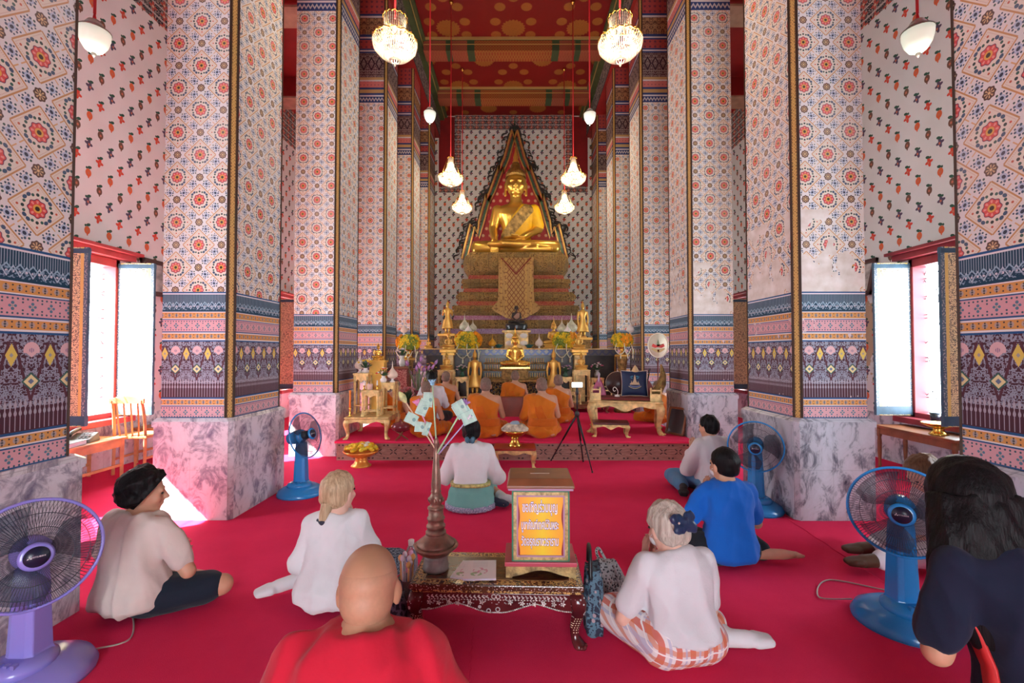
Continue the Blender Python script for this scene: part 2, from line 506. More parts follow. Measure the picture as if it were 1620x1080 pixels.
M['cap']=make_capital('painted_capital')
M['strip']=make_strip('gold_zigzag_strip')
M['marble_l']=make_marble('lavender_marble',(.70,.68,.74),(.13,.11,.20),1.9,0.0)
M['marble_r']=make_marble('grey_marble',(.48,.51,.58),(.05,.06,.09),1.9,4.0)
M['wall_l']=make_wall('flowered_wall',(.70,.67,.68))
M['wall_r']=make_wall('flowered_wall_stained',(.64,.67,.67),1)
M['ceil']=make_ceiling('red_gold_ceiling')
M['border']=make_border('dark_floral_border')
M['beamface']=make_beamface('scroll_beam')
M['obeam']=make_orange_beam('orange_beam')
M['carpet']=make_carpet('crimson_carpet',(.80,.040,.125),(.70,.030,.10))
M['red']=pmat('deep_red_paint',(.24,.006,.007),.55,nscale=3)
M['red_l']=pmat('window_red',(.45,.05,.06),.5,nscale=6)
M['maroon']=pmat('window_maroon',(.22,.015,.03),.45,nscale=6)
M['green']=pmat('green_moulding',(.06,.085,.03),.5,nscale=5)
M['goldline']=pmat('gold_line',(.52,.36,.12),.4,metal=.3)
M['tanpaint']=pmat('tan_paint',(.45,.33,.22),.6,nscale=6)
M['white_out']=pmat('limewash',(.8,.79,.77),.8,nscale=4)
# ------------------------------------------------------------------ the setting
PX=2.77      # pillar centre |X|
FR=[1.67,3.94,6.33,8.72,11.08,13.30]
PD=.94       # plinth depth
def st(o,name=None):
    o['kind']='structure'; return o
def pillar_mesh(lat,bands,marble):
    b=MB()
    # octagon-like section: chamfer on the two inner corners (+X)
    def section(ix,ox,hy,ch):
        return [(ox,-hy),(ix-ch,-hy),(ix,-hy+ch),(ix,hy-ch),(ix-ch,hy),(ox,hy)]
    pl=section(.34,-.34,.47,.035); sh=section(.30,-.31,.43,.05)
    def walls(sec,z0,z1,mi,strip=None):
        n=len(sec)
        for i in range(n):
            p=sec[i]; q=sec[(i+1)%n]
            L=math.hypot(q[0]-p[0],q[1]-p[1])
            if i==0: ua,ub=p[0],q[0]
            elif i==2: ua,ub=p[1],q[1]
            elif i==4: ua,ub=-p[0],-q[0]
            elif i==5: ua,ub=-p[1],-q[1]
            else: ua,ub=-L/2,L/2
            m=mi if (i not in(1,3) or strip is None) else strip
            b.quad([(*p,z0),(*q,z0),(*q,z1),(*p,z1)],[(ua,z0),(ub,z0),(ub,z1),(ua,z1)],m)
    def lid(sec,z,mi,down=False):
        pts=[(x,y,z) for x,y in sec]; uv=[(x,y) for x,y in sec]
        if down: pts=pts[::-1]; uv=uv[::-1]
        b.quad(pts,uv,mi)
    walls(pl,0,.80,0)
    lip=section(.35,-.35,.48,.035)
    walls(lip,.80,.845,0); lid(lip,.80,0,True)
    t2=section(.32,-.33,.45,.04)
    n=6
    for i in range(n):   # sloped top of plinth
        p,q=lip[i],lip[(i+1)%n]; r,s_=t2[(i+1)%n],t2[i]
        b.quad([(*p,.845),(*q,.845),(*r,.872),(*s_,.872)],[(p[0]+p[1],.845),(q[0]+q[1],.845),(r[0]+r[1],.872),(s_[0]+s_[1],.872)],0)
    lid(t2,.872,0)
    walls(sh,.872,1.975,1,4); walls(sh,1.975,6.30,2,4); walls(sh,6.30,8.55,3,4)
    # raised bead along the inner corners
    for sy in(-1,1):
        p=Vector((.30-.025,sy*(.43-.025),0)); nrm=Vector((1,sy,0)).normalized(); t=Vector((-nrm.y,nrm.x,0))
        w=.040; d=.012
        c=[p-t*w,p-t*w+nrm*d,p+t*w+nrm*d,p+t*w]
        for i in range(3):
            a,e=c[i],c[i+1]; ua=(a-p).dot(t); ub=(e-p).dot(t)
            b.quad([(a.x,a.y,.875),(e.x,e.y,.875),(e.x,e.y,8.55),(a.x,a.y,8.55)],[(ua,.875),(ub,.875),(ub,8.55),(ua,8.55)],4)
    return b.build('pillar',[marble,bands,lat,M['cap'],M['strip']])
def place_pillars():
    pr={}
    for side in(-1,1):
        for k,y in enumerate(FR):
            worn=(side==1 and k in(1,2))
            key=(side,worn)
            if key not in pr:
                o=pillar_mesh(M['lat_worn' if worn else 'lat'],M['bands_worn' if worn else 'bands'],M['marble_l' if side<0 else 'marble_r']); pr[key]=o
            else:
                o=pr[key].copy(); COL.objects.link(o)
            o.location=(side*PX,y+PD/2,0); o.rotation_euler=(0,0,0 if side<0 else PI)
            st(o); o['group']='painted pillars of the %s row'%('left' if side<0 else 'right')
place_pillars()
WX=5.0; YB=14.8; YF=-5.0; AZ=6.9; CZ=9.2
WIN=[(4.80+2.39*k, 4.80+2.39*k+.92) for k in(-1,0,1,2,3)]
WZ0,WZ1=.64,2.60
def side_wall(side):
    X=side*WX; b=MB(); mi_l=0
    ys=[YF]+[y for w in WIN for y in w]+[YB]
    # window names carry the wall; u runs along depth
    def q(y0,y1,z0,z1,mi):
        pts=[(X,y0,z0),(X,y1,z0),(X,y1,z1),(X,y0,z1)]; uv=[(y0,z0),(y1,z0),(y1,z1),(y0,z1)]
        if side<0: pts=pts[::-1]; uv=uv[::-1]
        b.quad(pts[::-1],uv[::-1],mi)
    q(YF,YB,WZ1,6.07,0); q(YF,YB,6.07,AZ,2)
    for i in range(0,len(ys),2):
        q(ys[i],ys[i+1],.62,WZ1,0)
    q(YF,YB,0,.62,1)
    for y0,y1 in WIN: q(y0,y1,.62,WZ0,0)
    # reveals and outer skin
    D=.16; XO=X+side*D
    rv=4
    for y0,y1 in WIN:
        b.quad([(X,y0,WZ0),(XO,y0,WZ0),(XO,y0,WZ1),(X,y0,WZ1)],None,4)
        b.quad([(X,y1,WZ0),(X,y1,WZ1),(XO,y1,WZ1),(XO,y1,WZ0)],None,4)
        b.quad([(X,y0,WZ0),(X,y1,WZ0),(XO,y1,WZ0),(XO,y0,WZ0)],None,3)
        b.quad([(X,y0,WZ1),(XO,y0,WZ1),(XO,y1,WZ1),(X,y1,WZ1)],None,3)
    def qo(y0,y1,z0,z1): b.quad([(XO,y0,z0),(XO,y1,z0),(XO,y1,z1),(XO,y0,z1)],None,3)
    qo(YF,YB,WZ1,AZ); qo(YF,YB,0,WZ0)
    for i in range(0,len(ys),2): qo(ys[i],ys[i+1],WZ0,WZ1)
    nm='wall_left' if side<0 else 'wall_right'
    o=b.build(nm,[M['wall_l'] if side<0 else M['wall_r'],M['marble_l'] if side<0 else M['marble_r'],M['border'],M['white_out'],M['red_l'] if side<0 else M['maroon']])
    st(o)
    tb=MB(); tb.box((X-side*.015,(YF+YB)/2,.635),(.03,YB-YF,.03)) if False else None
side_wall(-1); side_wall(1)
# floor
b=MB(); b.quad([(-WX-.4,YF,0),(WX+.4,YF,0),(WX+.4,YB+.3,0),(-WX-.4,YB+.3,0)],None); st(b.build('floor',M['carpet']))
# back wall
b=MB()
def bq(x0,x1,z0,z1,mi,y=YB): b.quad([(x0,y,z0),(x1,y,z0),(x1,y,z1),(x0,y,z1)],[(x0,z0),(x1,z0),(x1,z1),(x0,z1)],mi)
bq(-WX,WX,0,CZ+.2,0)
st(b.build('wall_back',M['wall_r'] if False else make_wall('flowered_wall_back',(.72,.72,.68),0,1.7)))
b=MB()
for x0,x1,z0,z1 in ((-1.72,1.72,8.72,9.2),(-1.92,-1.72,6.85,9.2),(1.72,1.92,6.85,9.2),(-2.43,-1.72,6.65,6.85),(1.72,2.43,6.65,6.85)):
    b.box(((x0+x1)/2,YB-.02,(z0+z1)/2),(x1-x0,.04,z1-z0))
    b.uv[-6:]=[[(p[0],p[2]) for p in (b.v[i] for i in f)] for f in b.f[-6:]]
st(b.build('trim_1',M['border']))
b=MB()
for s in(-1,1): b.box((s*2.18,YB-.012,8.0),(.52,.024,2.3)) 
st(b.build('trim_2',M['red']))
# nave ceiling
b=MB(); b.quad([(-2.45,YF,CZ),(-2.45,YB+.1,CZ),(2.45,YB+.1,CZ),(2.45,YF,CZ)],[(-2.45,YF+1.2),(-2.45,YB+1.3),(2.45,YB+1.3),(2.45,YF+1.2)]); st(b.build('ceiling',M['ceil']))
# long beams over the pillars, with cornice
for s,nm in((-1,'left'),(1,'right')):
    b=MB()
    xi=s*2.40; xo=s*3.15
    def fq(pts,uv,mi): b.quad(pts,uv,mi)
    L0,L1=YF,YB
    fq([(xi,L0,8.47),(xi,L1,8.47),(xi,L1,CZ),(xi,L0,CZ)],[(L0,8.47),(L1,8.47),(L1,CZ),(L0,CZ)],0)
    fq([(xi,L0,8.47),(xo,L0,8.47),(xo,L1,8.47),(xi,L1,8.47)],None,1)
    fq([(xo,L0,AZ),(xo,L1,AZ),(xo,L1,CZ),(xo,L0,CZ)],None,1)
    st(b.build('beam_'+nm,[M['beamface'],M['red']]))
    b=MB(); b.box((s*2.33,(YF+YB)/2,9.08),(.14,YB-YF,.09)); b.box((s*2.28,(YF+YB)/2,9.16),(.22,YB-YF,.08)); st(b.build('cornice_'+nm,M['green']))
    b=MB(); b.box((s*2.255,(YF+YB)/2,9.11),(.02,YB-YF,.02)); st(b.build('cornice_line_'+nm,M['goldline']))
    # aisle ceiling
    b=MB(); b.quad([(s*3.15,YF,AZ),(s*3.15,YB,AZ),(s*(WX+.35),YB,AZ),(s*(WX+.35),YF,AZ)] if s>0 else [(s*3.15,YF,AZ),(s*(WX+.35),YF,AZ),(s*(WX+.35),YB,AZ),(s*3.15,YB,AZ)],None); st(b.build('ceiling_aisle_'+nm,M['red']))
    for k,y in enumerate(FR):
        b=MB(); b.box((s*4.05,y+.45,6.72),(1.9,.5,.36)); o=b.build('aisle_beam',M['red']); st(o); o['group']='red aisle beams'
        c=MB(); c.box((s*4.05,y+.45,6.53),(1.9,.44,.05)); c.build('beam_moulding',M['tanpaint'],o)
# transverse nave beams
for k,y in enumerate((1.6,4.0,6.4,8.75,11.08,13.20)):
    b=MB()
    def f(pts,uv): b.quad(pts,uv,0)
    x0,x1=-2.22,2.22; z0=8.88; dpt=.42
    f([(x0,y,z0),(x1,y,z0),(x1,y,CZ),(x0,y,CZ)],[(x0,0),(x1,0),(x1,.32),(x0,.32)])
    f([(x0,y+dpt,z0),(x0,y+dpt,CZ),(x1,y+dpt,CZ),(x1,y+dpt,z0)],[(x0,0),(x0,.32),(x1,.32),(x1,0)])
    f([(x0,y,z0),(x0,y+dpt,z0),(x1,y+dpt,z0),(x1,y,z0)],[(x0,.0),(x0,.12),(x1,.12),(x1,.0)])
    o=st(b.build('cross_beam',M['obeam'])); o['group']='painted cross beams'
    g=MB(); g.box((0,y-.02,9.175),(4.4,.05,.05)); g.build('gold_edge',M['goldline'],o)
# unseen front wall behind the camera, its doorway sized to set the daylight
DOORS=[(-1.1,1.1)]
b=MB(); DZ=3.4
xs=[-WX-.35]+[x for d in DOORS for x in d]+[WX+.35]
def fw(x0,x1,z0,z1): b.box(((x0+x1)/2,YF-.2,(z0+z1)/2),(x1-x0,.4,z1-z0))
for i in range(0,len(xs),2): fw(xs[i],xs[i+1],0,DZ)
fw(xs[0],xs[-1],DZ,CZ+.2)
st(b.build('wall_front',M['white_out']))
b=MB(); b.box((0,(YF+YB)/2,CZ+.25),(11,YB-YF+.8,.1)); st(b.build('roof',M['red']))
def spath(pts,n=6):
    P=[Vector(p) for p in pts]; out=[]
    for i in range(len(P)-1):
        p0=P[max(i-1,0)];p1=P[i];p2=P[i+1];p3=P[min(i+2,len(P)-1)]
        for k in range(n):
            t=k/n
            out.append(.5*((2*p1)+(p2-p0)*t+(2*p0-5*p1+4*p2-p3)*t*t+(3*p1-p0-3*p2+p3)*t**3))
    out.append(P[-1]); return out
# ------------------------------------------------------------------ shared materials
GOLD=pmat('gilding',(.80,.48,.11),.38,.60,nscale=4,namt=.12,bump=.15,bscale=30,bdist=.01)
GOLDW=pmat('pale_gilded_wood',(.74,.52,.22),.42,.35,nscale=14,namt=.25,bump=.5,bscale=90,bdist=.006)
GOLDD=pmat('aged_gilding',(.36,.22,.07),.5,.45,nscale=18,namt=.4,bump=.9,bscale=70,bdist=.02)
BRASS=pmat('brass',(.80,.50,.10),.22,.95)
DARKW=pmat('dark_red_wood',(.16,.025,.02),.35,nscale=5,namt=.3)
BROWNW=pmat('brown_wood',(.24,.085,.035),.4,nscale=5,namt=.25)
ORANGEW=pmat('orange_varnished_wood',(.55,.24,.09),.4,nscale=6,namt=.25)
BLACK=pmat('black_plastic',(.012,.012,.015),.4)
WHITE=pmat('white_glaze',(.80,.78,.74),.4)
CREAM=pmat('cream_lotus',(.74,.62,.50),.55)
REDCORD=pmat('red_cord',(.55,.012,.02),.6)
# ------------------------------------------------------------------ windows
def scroll_grille(side,y0,y1,seed):
    rnd=random.Random(seed); b=MB(); X=side*(WX+.12)
    for i in range(15):
        y=rnd.uniform(y0+.05,y1-.05); z=rnd.uniform(WZ0+.1,WZ1-.1); pts=[]; a=rnd.uniform(0,6.3); w=rnd.choice([-1,1])
        for k in range(22):
            pts.append((X,y,z)); y+=math.cos(a)*.035; z+=math.sin(a)*.035; a+=w*(.12+.02*k)*rnd.uniform(.6,1)
            y=min(max(y,y0+.02),y1-.02); z=min(max(z,WZ0+.02),WZ1-.02)
        b.tube(pts,.0045,5)
    for i in range(4):
        z=WZ0+(i+.5)*(WZ1-WZ0)/4; b.cyl((X,y0,z),(X,y1,z),.005,seg=5)
    return b
def shutter_mat():
    m,b=newmat('gilt_lacquer_shutter'); u,v,_=sepxyz(texco('UV'))
    n=noise(comb(u,v,0.0),42,3); s=noise(comb(u,v*.7,4.0),14,4)
    e=(u.abs()-.0)
    col=mixc((.86,.74,.44),(.10,.10,.09),(n-.5).abs()<.035)
    col=mixc(col,(.80,.62,.20),e>.155)
    col=mixc(col,(.10,.16,.22),e>.19)
    col=mixc(col,(.42,.46,.48),((e>.19)*(noise(comb(u,v,9.0),55,1)>.56)))
    setp(b,col,.35,spec=.5); return m
SHUT=shutter_mat(); SHUTBLUE=pmat('shutter_blue_edge',(.05,.12,.19),.4,nscale=8)
def make_window(side,y0,y1,n,mt,shut=True):
    X=side*WX; s=-side          # s points into the room
    b=MB()
    b.box((X+side*.06,y0+.03,(WZ0+WZ1)/2),(.18,.06,WZ1-WZ0)); b.box((X+side*.06,y1-.03,(WZ0+WZ1)/2),(.18,.06,WZ1-WZ0))
    b.box((X+side*.06,(y0+y1)/2,WZ1-.05),(.18,y1-y0,.10)); b.box((X+side*.06,(y0+y1)/2,WZ0+.03),(.18,y1-y0,.06))
    o=b.build('window_%d'%n,mt,bevel=.006); st(o)
    c=MB(); c.box((X+s*.05,(y0+y1)/2,WZ1+.04),(.16,y1-y0+.26,.07)); c.box((X+s*.08,(y0+y1)/2,WZ1+.095),(.22,y1-y0+.36,.04)); c.build('window_cornice',mt,o,bevel=.006)
    c=MB(); c.box((X+s*.07,(y0+y1)/2,WZ0-.035),(.22,y1-y0+.2,.07)); c.build('window_sill',mt,o,bevel=.006)
    scroll_grille(side,y0,y1,n).build('window_grille',BLACK,o)
    for yy,dirn in((y0+.02,1),(y1-.01,-1)):
        if not shut: break
        g=MB(); wv=.46; z0,z1=WZ0+.02,WZ1-.04; t=.035
        x0=X+s*.02; x1=X+s*(.02+wv)
        for q,fy in((0,yy-t/2),(1,yy+t/2)):
            pts=[(x0,fy,z0),(x1,fy,z0),(x1,fy,z1),(x0,fy,z1)]; uv=[(-wv/2,z0),(wv/2,z0),(wv/2,z1),(-wv/2,z1)]
            if (q==0)==(x1<x0): pts=pts[::-1]; uv=uv[::-1]
            g.quad(pts,uv,0)
        for p in ([(x0,z0),(x1,z0)],[(x1,z0),(x1,z1)],[(x1,z1),(x0,z1)],[(x0,z1),(x0,z0)]):
            (xa,za),(xb,zb)=p; g.quad([(xa,yy-t/2,za),(xb,yy-t/2,zb),(xb,yy+t/2,zb),(xa,yy+t/2,za)],None,1)
        for zz in(z0+.06,z1-.04): g.box(((x0+x1)/2,yy,zz),(wv+.004,t+.008,.10 if zz<1.5 else .05),None,1)
        g.build('window_shutter',[SHUT,SHUTBLUE],o)
for k,(y0,y1) in enumerate(WIN):
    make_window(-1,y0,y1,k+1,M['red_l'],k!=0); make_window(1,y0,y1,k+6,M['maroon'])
# ------------------------------------------------------------------ lamps
CRYSTAL=pmat('cut_crystal',(.92,.86,.74),.15,0,trans=.35)
def bulbmat(n,c,s): return pmat(n,c,.4,emit=c,estr=s)
BULB=bulbmat('lit_bulb',(1.0,.86,.62),70)
def ringtube(b,r,z,t,seg=40,amp=0,lobes=12):
    b.tube([((r)*math.cos(2*PI*i/seg),r*math.sin(2*PI*i/seg),z+amp*math.cos(lobes*2*PI*i/seg)) for i in range(seg)],t,6,closed=True)
def strands(b,prof,n,t,bead=.004):
    for i in range(n):
        a=2*PI*i/n; pts=[]; rs=[]
        for k in range(len(prof)-1):
            (r0,z0),(r1,z1)=prof[k],prof[k+1]; m=max(2,int(math.hypot(r1-r0,z1-z0)/.016))
            for q in range(m):
                f=q/m; r=r0+(r1-r0)*f; z=z0+(z1-z0)*f
                pts.append((r*math.cos(a),r*math.sin(a),z)); rs.append(t+bead*(len(pts)%2))
        b.tube(pts,rs,5)
def chandelier(name,label,loc,big,group):
    t=thing(name,label,'chandelier',loc,group=group)
    if big:
        neck=[(.125,.20),(.118,.14),(.125,.06),(.15,-.02)]; bowl=[(.25,-.075),(.235,-.14),(.17,-.21),(.09,-.26),(.03,-.30)]
        rings=[(.135,.215,.010),(.155,.0,.006),(.245,-.05,.012)]; tip=-.30; R0=.245
    else:
        neck=[(.055,.30),(.06,.22),(.085,.10),(.14,-.02),(.19,-.08)]; bowl=[(.27,-.13),(.26,-.19),(.20,-.25),(.11,-.29),(.03,-.31)]
        rings=[(.07,.31,.010),(.20,-.07,.008),(.28,-.11,.012)]; tip=-.31; R0=.28
    b=MB()
    for r,z,k in rings: ringtube(b,r,z,k*.6,48,.012,14)
    ringtube(b,R0*.55,rings[-1][1]-.02,.006); 
    for i in range(12):
        a=2*PI*i/12; b.tube([(rings[1][0]*math.cos(a),rings[1][0]*math.sin(a),rings[1][1]),((R0+.01)*math.cos(a),(R0+.01)*math.sin(a),rings[2][1]+.015)],.004,5)
    for i in range(8):
        a=2*PI*i/8; b.tube([(R0*.5*math.cos(a),R0*.5*math.sin(a),rings[-1][1]-.02),((R0+.01)*math.cos(a),(R0+.01)*math.sin(a),rings[2][1])],.004,5)
    for i in range(6):
        a=2*PI*i/6; b.tube([(rings[0][0]*math.cos(a),rings[0][0]*math.sin(a),rings[0][1]),(rings[1][0]*math.cos(a),rings[1][0]*math.sin(a),rings[1][1])],.003,5)
    b.build('gilt_frame',BRASS,t)
    b=MB(); strands(b,neck,36,.0028,.003); b.build('crystal_neck',CRYSTAL,t)
    b=MB(); strands(b,bowl,54,.003,.0035)
    strands(b,[(R0,rings[2][1]),(R0*.75,rings[2][1]-.075),(R0*.45,rings[2][1]-.12)],40,.003,.003)
    b.build('crystal_bowl',CRYSTAL,t)
    b=MB(); b.lathe([(.002,tip-.05),(.012,tip-.035),(.018,tip-.015),(.010,tip),(.002,tip+.01)],12); b.build('crystal_finial',CRYSTAL,t)
    bulbs=[(math.cos(2*PI*i/6)*R0*.62,math.sin(2*PI*i/6)*R0*.62,rings[2][1]-.06) for i in range(6)]+[(0,0,neck[1][1]-.05)]
    for p in bulbs:
        c=MB(); c.lathe([(.004,-.035),(.017,-.02),(.021,0),(.015,.022),(.004,.04)],10); c.build('bulb',BULB,t,loc=p)
    zc=CZ-loc[2]
    c=MB(); c.cyl((0,0,.29 if not big else .21),(0,0,.40 if not big else .3),.012,.005); c.cyl((0,0,.35 if not big else .28),(0,0,zc-.02),.011,seg=8); c.build('cord',REDCORD,t)
    c=MB(); c.lathe([(.05,zc-.01),(.04,zc-.05),(.012,zc-.08)],16); c.build('ceiling_cap',BRASS,t)
    l=bpy.data.lights.new('chandelier_light','POINT'); l.energy=LAMP*(1.0 if big else 1.5); l.color=(1,.83,.60); l.shadow_soft_size=.12
    lo=bpy.data.objects.new('chandelier_light',l); COL.objects.link(lo); lo.parent=t; lo.location=(0,0,-.12)
    return t
for px,py,Y,big,lab in ((625,58,5.1,True,'large crystal chandelier with waisted neck hanging between the front left pillars'),(981,58,5.1,True,'large crystal chandelier with waisted neck hanging between the front right pillars'),
    (713,272,9.9,False,'cone necked crystal chandelier, upper left one before the tall gold statue'),(907,272,9.9,False,'cone necked crystal chandelier, upper right one before the tall gold statue'),
    (731,320,12.3,False,'small far crystal chandelier hanging by the left side of the pointed gold frame'),(893,320,12.3,False,'small far crystal chandelier hanging by the right side of the pointed gold frame')):
    p=at(px,py,Y); chandelier('chandelier',lab,p,big,'crystal chandeliers of the nave')
GLASSL=bulbmat('lit_frosted_glass',(.82,.90,.76),.32)
GLASSC=pmat('ribbed_frosted_glass',(.62,.66,.60),.25,0,trans=.5)
def pendant(label,loc,r,top,group):
    t=thing('pendant_lamp',label,'pendant lamp',loc,group=group); k=r/.125
    c=MB(); c.lathe([(.022,.155),(.05,.15),(.075,.11),(.06,.10),(.10,.085),(.125,.06),(.122,.05)],24,SCL(k,k,k)); c.build('glass_cap',GLASSC,t)
    c=MB(); c.lathe([(.125,.05),(.123,.0),(.105,-.07),(.07,-.13),(.03,-.155),(.004,-.16)],24,SCL(k,k,k)); c.build('glass_bowl',GLASSL,t)
    c=MB(); c.ell((0,0,-.03*k),(.055*k,.055*k,.07*k)); c.ell((0,0,-.03*k),(.05*k,.05*k,.06*k)); c.build('bulb',BULB,t) if False else None
    c=MB(); c.lathe([(.127,.05),(.130,.055),(.127,.062)],24,SCL(k,k,k)); c.lathe([(.02,-.155),(.022,-.17),(.01,-.19),(.002,-.2)],12,SCL(k,k,k)); c.build('metal_band',pmat('dull_metal',(.25,.23,.2),.4,.7),t)
    z=top-loc[2]
    c=MB(); c.cyl((0,0,.15*k),(0,0,.24*k),.018*k,.006); c.cyl((0,0,.22*k),(0,0,z),.012,seg=8); c.build('cord',REDCORD,t)
    l=bpy.data.lights.new('pendant_light','POINT'); l.energy=LAMP*.25; l.color=(1,.95,.86); l.shadow_soft_size=.1
    lo=bpy.data.objects.new('pendant_light',l); COL.objects.link(lo); lo.parent=t; lo.location=(0,0,-.25*k)
for px,py,Y,r,top,lab in ((149,58,4.24,.125,AZ,'frosted glass pendant lamp hanging in the left aisle'),(1452,58,4.24,.125,AZ,'frosted glass pendant lamp hanging in the right aisle'),
    (680,182,7.5,.10,CZ,'small bright pendant lamp hanging left of the red ceiling'),(933,184,7.5,.10,CZ,'small bright pendant lamp hanging right of the red ceiling')):
    pendant(lab,at(px,py,Y),r,top,'frosted glass pendant lamps')
# spotlights under the second cross beam
for px in (716,768,814,858,907):
    p=at(px,73,11.2); t=thing('spotlight','small pale spotlight under the painted cross beam','spotlight',p,group='spotlights on the cross beam')
    c=MB(); c.lathe([(.03,.05),(.06,-.02),(.055,-.03)],12); c.build('lamp_housing',WHITE,t)
    c=MB(); c.box((0,0,.075),(.05,.05,.06)); c.build('bracket',BLACK,t)
# ------------------------------------------------------------------ fans
def fan(label,base,hubz,yaw,tilt,col,group=None,cordpts=None):
    """base on floor; head faces direction yaw (0 = -Y, positive turns to +X)"""
    pc=pmat('fan_plastic_%d'%int(col[0]*1000),col,.22,spec=.6)
    pd=pmat('fan_trim_%d'%int(col[0]*1000),tuple(min(1,c*.8) for c in col),.3)
    GR=pmat('fan_guard_wire',(.02,.03,.05),.35); BLD=pmat('fan_blade',(.04,.07,.12),.3,alpha=.38)
    t=thing('pedestal_fan',label,'fan',base,0,group)
    c=MB(); c.lathe([(.225,0),(.228,.015),(.21,.05),(.15,.085),(.10,.10)],40); c.lathe([(.12,.085),(.115,.115),(.09,.13),(.06,.135)],6 if False else 24,T(0,-.03,0)); c.build('base',pc,t)
    c=MB()
    def sec(w,d,z): return [(-w,-d,z),(-w*.55,-d*1.25,z),(w*.55,-d*1.25,z),(w,-d,z),(w,d,z),(-w,d,z)]
    c.loft([sec(.075,.055,.10),sec(.06,.045,.14),sec(.05,.036,hubz-.12),sec(.045,.034,hubz-.06)],smooth=False); c.build('column',pc,t,bevel=.004)
    c=MB()
    for i in range(4): c.box((-.045+.03*i,-.105,.132),(.016,.02,.02))
    c.build('push_buttons',pd,t)
    A=RZ(yaw) @ T(0,0,hubz) @ RX(-tilt)        # head frame, faces -Y
    c=MB(); Q=A@RX(R(90))   # lathe z -> -y
    c.lathe([(.035,-.15),(.06,-.14),(.068,-.08),(.07,-.0),(.055,.03)],24,Q); c.build('motor_housing',pc if col[0]>.2 or True else BLACK,t)
    c=MB(); c.lathe([(.03,.02),(.045,.03),(.042,.08),(.02,.085)],20,Q); c.build('blade_hub',BLACK,t)
    for i in range(3):
        c=MB(); a0=2*PI*i/3; rings=[]
        for k in range(9):
            r=.04+.165*k/8; w0=-.25-.25*(k/8); w1=.35+.55*math.sin(PI*min(1,k/7.5)*.8)
            row=[]
            for q in range(6):
                a=a0+w0+(w1-w0)*q/5; row.append((r*math.cos(a),r*math.sin(a),.045+.028*(q/5-.5)*1.6))
            rings.append(row)
        c.loft(rings,False,True,Q,closed=False); o=c.build('blade',BLD,t)
        sd=o.modifiers.new('s','SOLIDIFY'); sd.thickness=.002
    c=MB()
    n=100; Rg=.228
    for i in range(n):
        a=2*PI*i/n; ca,sa=math.cos(a),math.sin(a); tw=.10
        p=[]
        for r,z,q in ((.055,.125,0),(.12,.122,.5),(.19,.095,.8),(Rg,.05,1)):
            p.append(Q@Vector((r*math.cos(a+tw*q),r*math.sin(a+tw*q),z)))
        c.tube(p,.0011,3)
        c.tube([Q@Vector((Rg*ca,Rg*sa,.05)),Q@Vector((.19*ca,.19*sa,.0)),Q@Vector((.07*ca,.07*sa,-.015))],.0011,3)
    for r,z in((.12,.123),(.175,.105)):
        c.tube([Q@Vector((r*math.cos(2*PI*i/40),r*math.sin(2*PI*i/40),z)) for i in range(40)],.0018,4,closed=True)
    o=c.build('guard_wires',GR,t); o['kind']='stuff'
    c=MB(); c.tube([Q@Vector((Rg*math.cos(2*PI*i/56),Rg*math.sin(2*PI*i/56),.05)) for i in range(56)],.0075,8,closed=True); c.build('guard_rim',pc,t)
    c=MB(); c.lathe([(.035,.118),(.056,.12),(.058,.128),(.050,.136),(.038,.137)],32,Q); bd=c.build('badge',pc,t)
    c=MB(); c.lathe([(.004,.136),(.042,.1365),(.042,.1385),(.003,.139)],32,Q); c.build('badge_plate',pmat('badge_navy',(.01,.014,.04),.3),bd)
    # three diamond mark and maker's word on the plate
    c=MB()
    for q in range(3):
        a=PI/2+2*PI*q/3; d=Vector((math.cos(a),math.sin(a))); pnt=d*.0048-Vector((.022,-.0)); e=Vector((-d.y,d.x))
        poly=[pnt-d*.0045,pnt+e*.0026,pnt+d*.0045,pnt-e*.0026]
        c.add([Q@Vector((-x.x*-1,x.y,.1396)) for x in poly],[(0,1,2,3)])
    c.build('maker_mark',pmat('mark_white',(.75,.75,.78),.5),bd)
    txt('MITSUBISHI',.0085,pmat('mark_white',(.75,.75,.78),.5),bd,Q@T(.006,-.003,.1397),'maker_name')
    if cordpts:
        c=MB(); c.tube(spath([Vector(p)-Vector(base) for p in cordpts],10),.004,6); c.build('power_cord',pmat('grey_cable',(.45,.40,.36),.5),t)
    return t
def txt(s,size,mt,parent,Mx,name,extr=0.0,off=0.0,align_='CENTER',sx=1.0):
    cu=bpy.data.curves.new('t','FONT'); cu.body=s; cu.size=size; cu.align_x=align_; cu.extrude=extr; cu.offset=off; cu.resolution_u=3
    o=bpy.data.objects.new('t',cu); COL.objects.link(o)
    bpy.context.view_layer.update()
    dg=bpy.context.evaluated_depsgraph_get(); me=bpy.data.meshes.new_from_object(o.evaluated_get(dg))
    bpy.data.objects.remove(o); bpy.data.curves.remove(cu)
    me.transform(Mx@SCL(sx,1,1)); me.materials.clear(); me.materials.append(mt)
    r=bpy.data.objects.new(name,me); COL.objects.link(r); r.parent=parent
    return r
FBLUE=(.02,.26,.66)
fan('lavender pedestal fan beside the grey marble plinth, nearest the camera on the left',(-2.13,2.03,0),.56,R(52),R(8),(.26,.24,.68),'pedestal fans',[(-2.0,2.2,.03),(-1.93,2.32,.006),(-2.12,2.55,.006),(-2.28,2.62,.006)])
fan('blue pedestal fan turned sideways in front of the second left pillar',(-2.17,4.68,0),.585,R(76),R(14),FBLUE,'pedestal fans')
fan('big blue pedestal fan standing on open carpet beside the woman in navy',(2.08,2.47,0),.60,R(-38),R(4),FBLUE,'pedestal fans',[(1.96,2.67,.02),(1.80,2.72,.006),(2.0,2.92,.006),(2.3,2.78,.006),(2.5,2.8,.006)])
